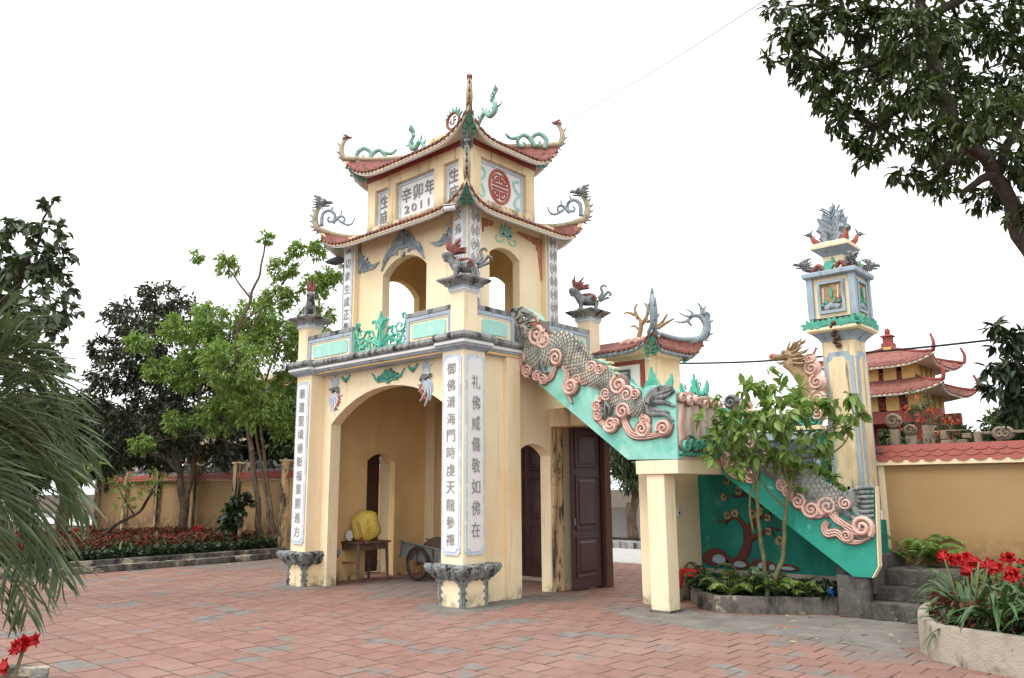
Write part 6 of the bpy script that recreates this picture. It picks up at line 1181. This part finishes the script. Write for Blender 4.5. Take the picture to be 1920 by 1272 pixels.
# ground cover, ferns, undergrowth
def cover(name, label, cat, m, poly, n, z, L, W, spike=.6, parent=None):
    pts = []
    while len(pts) < n:
        x, y = rng.uniform(poly[0], poly[1]), rng.uniform(poly[2], poly[3])
        if len(poly) > 4 and not poly[4](x, y): continue
        pts.append((x, y, z+rng.random()**1.4*.22*spike))
    B = np.array(pts); Dr = rng.normal(0, .6, (n, 3)); Dr[:, 2] = np.abs(Dr[:, 2])*.5+.2
    o = put(name, leaves_mesh(name, m, B, Dr, L*rng.uniform(.6, 1.2, n), W*rng.uniform(.6, 1.2, n)))
    tag(o, label, cat, kind='stuff'); return o
cover('red_ground_cover', 'low red-leaved ground cover filling the flower bed', 'ground cover', 'red_ground_cover', (-15, -9.9, -4.5, 3.0), 26000, .22, .10, .05, 1.6)
cover('leafy_ground_cover', 'green leaves mixed into the red ground cover of the flower bed', 'ground cover', 'leaf_far', (-15, -9.9, -4.5, 3.0), 9000, .22, .12, .05, 1.5)
cover('green_ground_cover', 'dark green leafy edging along the flower bed kerb', 'ground cover', 'leaf_dark', (-10.05, -9.55, -4.5, 3.1), 5000, .2, .12, .07, .8)
cover('planter_undergrowth', 'low green undergrowth in the stair planter', 'undergrowth', 'leaf_dark', (2.0, 3.9, 2.25, 3.2, lambda x, y: y > 2.2+.35*abs(x-2.75)), 2600, .17, .11, .05, .7)
cover('rounded_planter_undergrowth', 'small red and green leaves at the soil of the rounded planter', 'undergrowth', 'red_ground_cover', (5.35, 7.2, .6, 3.8, lambda x, y: x > 5.32+max(0, (1.6-y))*.38), 3600, .28, .07, .035, 1.1)
cover('rounded_planter_leaves', 'dark heart-shaped leaves low in the rounded planter', 'undergrowth', 'leaf_dark', (5.35, 7.2, .5, 3.8, lambda x, y: x > 5.34+max(0, (1.6-y))*.38), 2600, .27, .09, .06, .6)
def fern(name, label, loc, n, L, group=None, m='leaf_strap', seed=1, w=.02):
    rr = random.Random(seed); t = thing(name, label, 'fern', loc, 0, group)
    for i in range(n):
        a = rr.uniform(0, 6.28); l_ = L*rr.uniform(.7, 1.1); rise = rr.uniform(.4, .9)*l_; pp = [np.array((math.cos(a)*l_*q, math.sin(a)*l_*q, rise*math.sin(q*2.2))) for q in lin(0, 1, 16)]
        f = MB().tube([tuple(p) for p in pp], .004, 4).build('frond', 'stem_green', t, local=True); Bs, Ds = [], []
        for j in range(3, 16):
            tg = unit((pp[min(j+1, 15)]-pp[j-1])[None])[0]; s_ = np.array([-math.sin(a), math.cos(a), 0])
            for k in (-1, 1):
                for r_ in (0, .5): Bs.append(pp[j]-tg*r_*l_/15); Ds.append(tg*.55+s_*k+np.array([0, 0, -.25]))
        put('leaflets', leaves_mesh('leaflets', m, np.array(Bs), np.array(Ds), np.array([.12*L/.45*(1.1-.7*(q//4)/13) for q in range(len(Bs))]), w, .2, .15), f, local=True)
    return t
fern('platform_fern', 'arching green fern on the platform by the boundary wall', (4.62, 3.78, .55), 9, .55, seed=3, m='leaf_shrub', w=.03); fern('platform_fern', 'arching green fern on the platform by the boundary wall', (4.95, 3.85, .55), 7, .48, seed=9, m='leaf_shrub', w=.03)
for o in bpy.data.objects:
    if o.name.startswith('platform_fern'): o['group'] = 'ferns on the stair platform'
for i, (x, y, l_) in enumerate(((2.2, 2.62, .36), (2.75, 2.2, .42), (3.0, 2.35, .45), (3.3, 2.45, .36), (2.45, 2.4, .3), (3.62, 2.62, .32))): fern('planter_fern', 'small feathery fern in the stair planter', (x, y, .18), 9, l_, 'ferns in the stair planter', 'leaf_shrub' if i % 2 else 'leaf_strap', 30+i, .02)
# banana, trellis shrub and background greens on the left
bn = thing('banana_plant', 'banana plant with yellowing leaves at the end of the courtyard wall', 'banana plant', (-15.2, .2, .2))
MB().tube([(0, 0, 0), (0, .05, 1.4)], [.12, .08], 8).build('stem', 'stem_green', bn, local=True)
for i in range(7):
    mb = MB(); a = i*.95; rings = []; L = 1.7
    for t in lin(0, 1, 9):
        c = np.array([math.cos(a)*L*t*.75, math.sin(a)*L*t*.75, 1.3+1.1*math.sin(t*2.1)-.5*t*t]); s_ = np.array([-math.sin(a), math.cos(a), 0]); w = .26*math.sin(min(1, t*1.1+.12)*3.0)+.01; rings.append([tuple(c-s_*w-np.array([0, 0, w*.3])), tuple(c), tuple(c+s_*w-np.array([0, 0, w*.3]))])
    mb.loft(rings, False); mb.build('leaf', 'leaf_yellow' if i in (2, 5) else 'leaf_banana', bn, recalc=False, local=True)
make_tree('leaning_shrub', 'thin leaning shrub with sparse leaves beside the dark tree', [[(-13.2, .2, .2), (-12.9, .5, .7), (-12.5, 1.0, 1.1), (-12.3, 1.2, 1.6)], [(-12.6, .9, 1.0), (-13, .6, 1.7)], [(-12.5, 1, 1.1), (-12.0, 1.2, 1.9)]], [(.07, .02), (.025, .01), (.025, .01)], [(-12.4, 1.1, 1.7, .4), (-13, .6, 1.8, .4), (-12.1, 1.2, 1.9, .35), (-12.7, .7, 1.3, .35)], 'leaf_fresh', 'bark_dark', 26, 8, .09, .04, cat='shrub')
make_tree('climber_post', 'leafy climber on a leaning stem beside the slender tree', [[(-9.95, 2.3, .2), (-10.05, 2.35, .9), (-10.1, 2.4, 1.3)]], [(.06, .04)], [(-10.15, 2.2, 1.0, .3), (-10.0, 2.35, 1.3, .24), (-10.35, 2.2, .8, .26)], 'leaf_dark', 'bark', 60, 8, .17, .12, cat='shrub', seg=2)
# ================================================================ STATUES on the terrace posts
def kylin(label, loc, rz):
    t = thing('guardian_statue', label, 'statue', loc, rz, 'guardian beasts on the terrace posts')
    b = MB()
    b.tube([(-.15, 0, .17), (-.06, 0, .19), (.05, 0, .18), (.12, 0, .2), (.17, 0, .28), (.2, 0, .34)], [.085, .1, .09, .09, .075, .06], 9)
    for sx, x in ((1, .11), (-1, -.14)):
        for k in (-1, 1): b.tube([(x, k*.07, .17), (x+.01*sx, k*.08, .09), (x+.015, k*.08, .02), (x+.055, k*.08, .012)], [.05, .036, .034, .028], 7)
    b.tube([(.17, 0, .33), (.22, 0, .37), (.28, 0, .36), (.33, 0, .355)], [.065, .08, .065, .035], 8); b.tube([(.22, 0, .31), (.28, 0, .285), (.31, 0, .29)], [.045, .035, .015], 7)
    b.box(-.2, .2, -.11, .11, -.005, .025)
    body = b.build('body', 'stone_grey', t, smooth=True, local=True)
    r_ = body.modifiers.new('merge', 'REMESH'); r_.mode = 'VOXEL'; r_.voxel_size = .012; r_.use_smooth_shade = True
    m = MB()
    for k in (-1, 1): m.ball((.255, k*.055, .4), .022, 7, 5)
    m.build('eyes', 'white_trim', body, local=True)
    m = MB()
    for i in range(9):
        a = R(60+i*13); ln = .2+.07*math.sin(i*1.9)
        for k in (-1, 0, 1): m.tube([(.19, k*.035, .38), (.19+.5*ln*math.cos(a), k*.05, .38+.5*ln*math.sin(a)), (.19+ln*math.cos(a+.15), k*.055, .38+ln*math.sin(a+.15))], [.03, .026, .004], 5)
    m.build('mane', 'stone_maroon', t, local=True)
    m = MB()
    for pts in ([(-.19, .22), (-.26, .32), (-.24, .42), (-.3, .46), (-.34, .42)], [(-.2, .2), (-.3, .28), (-.36, .34), (-.41, .3), (-.38, .27)], [(-.2, .18), (-.31, .22), (-.38, .24)]):
        pp = cr(pts, 5); m.tube([(a, 0, z) for a, z in pp], [.032*(1-.5*i/len(pp)) for i in range(len(pp))], 7)
    m.build('tail', 'stone_grey', t, smooth=True, local=True)
    m = MB(); m.tube([(.14, .0, .24), (.06, 0, .29), (-.05, 0, .29), (-.14, 0, .26)], [.05, .03, .035, .03], 6); m.swirl(lambda a, bb, c: (a, -.085-c, bb), -.1, .2, .05, .03); m.swirl(lambda a, bb, c: (a, .085+c, bb), -.1, .2, .05, .03); m.build('saddle_cloth', 'stone_maroon', t, local=True)
    return t
kylin('guardian beast on the corner terrace post above the couplet pillar', (-.19, .19, 4.63), R(222))
kylin('guardian beast facing forward on the terrace post by the trees', (-4.13, .19, 4.63), R(-38))
kylin('guardian beast on the terrace post behind the staircase', (-.19, 3.22, 4.63), R(222))
# ================================================================ THINGS UNDER THE ARCH
tb = thing('wooden_table', 'small worn wooden table under the arch', 'table', (-3.87, 1.32, 0))
MB().box(-4.18, -3.56, .95, 1.68, .655, .685).build('tabletop', 'wood_old', tb, bevel=.005)
for x, y in ((-4.12, 1.0), (-3.62, 1.0), (-4.12, 1.62), (-3.62, 1.62)): MB().tube([(x+(.02 if x > -3.9 else -.02), y+(.02 if y > 1.3 else -.02), 0), (x, y, .654)], [.033, .04], 4).build('leg', 'wood_old', tb)
MB().box(-4.1, -3.64, .985, 1.01, .54, .65).build('apron', 'wood_old', tb); MB().box(-3.635, -3.61, 1.03, 1.6, .54, .65).build('apron', 'wood_old', tb); MB().box(-4.1, -3.64, 1.0, 1.02, .3, .34).build('stretcher', 'red_relief', tb)
sk = thing('yellow_sack', 'bulging yellow printed sack slumped on the wooden table', 'sack', (-3.78, 1.3, .686))
ax = Matrix.Translation((-3.75, 1.32, .69)) @ Matrix.Rotation(R(52), 4, 'Z') @ Matrix.Rotation(R(-14), 4, 'Y'); rings = []
for t in lin(0, 1, 15):
    w = .225*(1-.06*t)*(1-abs(2*t-1)**7)+.03; d_ = .14*math.sin(math.pi*min(.97, max(.04, t)))**.55+.012; ring = []
    for j in range(20):
        a = 6.2832*j/20; ca, sa = math.cos(a), math.sin(a); q = abs(ca)**.7*(1 if ca > 0 else -1); wr_ = 1+.05*math.sin(7*a+9*t)*(abs(2*t-1)**2)
        ring.append(tuple(ax @ Vector((q*w*wr_, sa*d_*wr_, t*.52+.02*math.sin(3*a)*t*t))))
    rings.append(ring)
sko = MB().loft(rings).build('sack_body', 'sack', sk, smooth=True)
FS = lambda a, b, c: tuple(ax @ Vector((a, -.137*math.sin(math.pi*min(.97, max(.04, b/.52)))**.55*(1-abs(a/.215)**4*.7)-.012-c, b)))
pr = MB()
for k in range(11):
    for s_ in range(2): z = .40-k*.032; pr.ribbon(FS, [(-.13+.035*s_, z), (-.13+.035*s_, z-.022)], .02, .002, 0)
for k in range(10):
    if k in (3, 7): continue
    z = .39-k*.028; pr.ribbon(FS, [(-.03+.012*j+.004*(k % 3), z) for j in range(3+(k*3) % 4+6)], .006, .002, 0)
pr.build('print', 'sack_print', sko, recalc=False)
pr = MB()
for z in (.306, .194): pr.ribbon(FS, [(-.02+.012*j, z) for j in range(10)], .015, .003, 0)
for k in range(9): pr.ribbon(FS, [(-.12+.045*math.cos(k*.7), .06+.04*math.sin(k*.7)), (-.12+.02*math.cos(k*.7+1), .06+.02*math.sin(k*.7+1))], .012, .003, 0)
pr.build('red_print', 'sack_red', sko, recalc=False)
MB().tube([tuple(ax @ Vector(p)) for p in ((-.12, 0, .46), (-.02, -.02, .49), (.06, 0, .475))], [.012, .016, .006], 6).build('red_tie', 'sack_red', sko)
def lumpy(name, label, c, r, m, cat, seed):
    b = bmesh.new(); bmesh.ops.create_icosphere(b, subdivisions=3, radius=1); rr = random.Random(seed); ph = [rr.uniform(0, 6) for _ in range(6)]
    for v in b.verts:
        p = v.co.copy(); k = 1+.16*math.sin(5*p.x+ph[0])*math.sin(4*p.y+ph[1])+.1*math.sin(9*p.z+ph[2]+3*p.x); v.co = Vector((c[0]+p.x*r[0]*k, c[1]+p.y*r[1]*k, max(c[2], c[2]+r[2]+p.z*r[2]*k)))
    me = bpy.data.meshes.new(name); b.to_mesh(me); b.free(); me.materials.append(MATS[m]); o = put(name, me); tag(o, label, cat); return o
lumpy('plastic_bag', 'crumpled translucent plastic bag on the table edge', (-4.06, 1.12, .686), (.10, .1, .11), 'plastic_clear', 'bag', 3); lumpy('printed_bag', 'white printed plastic bag between the sack and the crumpled bag', (-3.95, 1.04, .686), (.09, .07, .09), 'plastic_white', 'bag', 8); lumpy('folded_sack', 'small folded yellow sack behind the bags', (-4.02, 1.4, .686), (.1, .12, .15), 'sack', 'sack', 5)
# cart
ct = thing('handcart', 'grey metal two-wheeled handcart parked under the arch', 'cart', (-2.9, 2.2, 0))
tl_ = Matrix.Translation((-3.05, 2.25, .33)) @ Matrix.Rotation(R(6), 4, 'Y'); Tc = lambda x, y, z: tuple(tl_ @ Vector((x, y, z)))
def cbox(x0, x1, y0, y1, z0, z1): mb = MB().box(x0, x1, y0, y1, z0, z1); mb.v = [Tc(*p) for p in mb.v]; return mb
cbox(-.55, .75, -.3, .3, -.0, .02).build('floor', 'metal_grey', ct)
for y in (-.31, .30): cbox(-.55, .75, y-.005, y+.01, 0, .26).build('side_panel', 'metal_grey', ct)
cbox(.74, .755, -.3, .3, .0, .36).build('front_panel', 'metal_grey', ct)
for y in (-.325, .325):
    MB().tube([Tc(-.62, y, .27), Tc(.8, y, .27)], .016, 6).build('rail', 'metal_grey', ct); MB().tube([Tc(-.58, y, -.0), Tc(.8, y, -.0)], .016, 6).build('rail', 'metal_grey', ct)
    for x in (-.55, -.15, -.1, .28, .33): MB().tube([Tc(x, y, .27), Tc(x+(.06 if x in (-.15, .28) else 0), y, 0)], .009, 5).build('strut', 'rust', ct)
mb = MB().prism([(-.3, 0), (.55, 0), (.4, .1), (.2, .18), (-.02, .2), (-.2, .1)], 'y', -.05, .15); mb.v = [Tc(x, y, z+.2) for x, y, z in mb.v]; mb.build('load_board', 'wood_old', ct)
MB().tube([(-3.05, 1.83, .3), (-3.05, 2.68, .3)], .018, 8).build('axle', 'rust', ct)
for y in (1.86, 2.64):
    ty = MB().tube([(-3.05+.27*math.cos(a), y, .3+.27*math.sin(a)) for a in lin(0, 6.2832, 33)], .028, 8, cap=False).build('wheel', 'rubber', ct, smooth=True)
    MB().tube([(-3.05+.235*math.cos(a), y, .3+.235*math.sin(a)) for a in lin(0, 6.2832, 33)], .012, 6, cap=False).build('rim', 'rust', ty, smooth=True)
    m = MB()
    for k in range(16): a = k*.3927; m.tube([(-3.05+.03*math.cos(a+.6*(-1)**k), y+.03*(-1)**k, .3+.03*math.sin(a+.6*(-1)**k)), (-3.05+.235*math.cos(a), y, .3+.235*math.sin(a))], .003, 4)
    tag(m.build('spokes', 'rust', ty), None, None, kind='stuff'); MB().tube([(-3.05, y-.05, .3), (-3.05, y+.05, .3)], .035, 10).build('hub', 'rust', ty)
# red stool, blue can
ss = thing('red_stool', 'small red plastic stool beside the stair pier', 'stool', (1.92, 2.72, .19))
MB().sq(1.92, 2.72, [(.13, .13, .40), (.135, .135, .425), (.12, .12, .44)]).build('seat', 'plastic_red', ss, bevel=.01)
for sx in (-1, 1):
    for sy in (-1, 1): MB().loft([[(1.92+sx*(a+q*.035), 2.72+sy*(a+p*.035), z) for q, p in ((-.5, -.5), (.5, -.5), (.5, .5), (-.5, .5))] for a, z in ((.135, .17), (.105, .41))]).build('leg', 'plastic_red', ss)
for k in (-1, 1): MB().box(1.83, 2.01, 2.72+k*.112-.006, 2.72+k*.112+.006, .34, .40).build('skirt', 'plastic_red', ss)
bc = thing('blue_can', 'small blue can at the corner of the stair planter', 'can', (3.85, 2.78, .17)); MB().lathe(3.85, 2.78, [(.045, .17), (.05, .18), (.05, .30), (.045, .31)], 12).build('body', 'plastic_blue', bc); MB().lathe(3.85, 2.78, [(.04, .311), (.04, .318)], 12).build('lid', 'plastic_white', bc)
# cameras and lamp on the tower
def cctv(loc, rz, label):
    t = thing('security_camera', label, 'camera', loc, rz); MB().tube([(-.1, 0, 0), (.08, 0, -.02)], .04, 12).build('housing', 'cam_white', t, local=True); MB().tube([(.075, 0, -.02), (.095, 0, -.022)], .034, 12).build('lens', 'lens_black', t, local=True); MB().tube([(-.08, 0, .03), (-.12, .02, .12)], .014, 6).build('bracket', 'cam_white', t, local=True)
    MB().box(-.12, .09, -.045, .045, .035, .045).build('hood', 'cam_white', t, local=True)
cctv((-.62, .28, 5.86), R(215), 'white security camera under the lower roof corner of the tower')
fl = thing('flood_lamp', 'dark flood lamp on a thin pole at the tower terrace', 'lamp', (-3.92, .75, 3.63))
MB().tube([(-3.92, .75, 3.63), (-3.92, .72, 5.7)], .02, 6).build('pole', 'metal_grey', fl); MB().sq(-4.02, .62, [(.16, .1, 5.72), (.19, .13, 5.76), (.1, .06, 5.82)]).build('lamp_head', 'dark_panel', fl); MB().ball((-3.97, .68, 5.66), (.05, .05, .06)).build('bulb', 'cam_white', fl, smooth=True)
# fallen leaves on the paving before the steps
for i in range(26):
    x, y = (random.uniform(3.3, 5.1), random.uniform(.6, 2.4)) if i < 20 else (random.uniform(-9.0, -8.3), random.uniform(1, 2.8))
    me = leaves_mesh('fallen_leaf', 'litter', np.array([[x, y, .006]]), np.array([[math.cos(i*2.4), math.sin(i*2.4), .06]]), random.uniform(.05, .1), random.uniform(.02, .035), .12, .05, 2)
    near = 'flower bed kerb' if i >= 20 else 'worn concrete steps'
    tag(put('fallen_leaf', me), f'pale fallen leaf on the paving by the {near}', 'leaf', 'fallen leaves by the '+near)
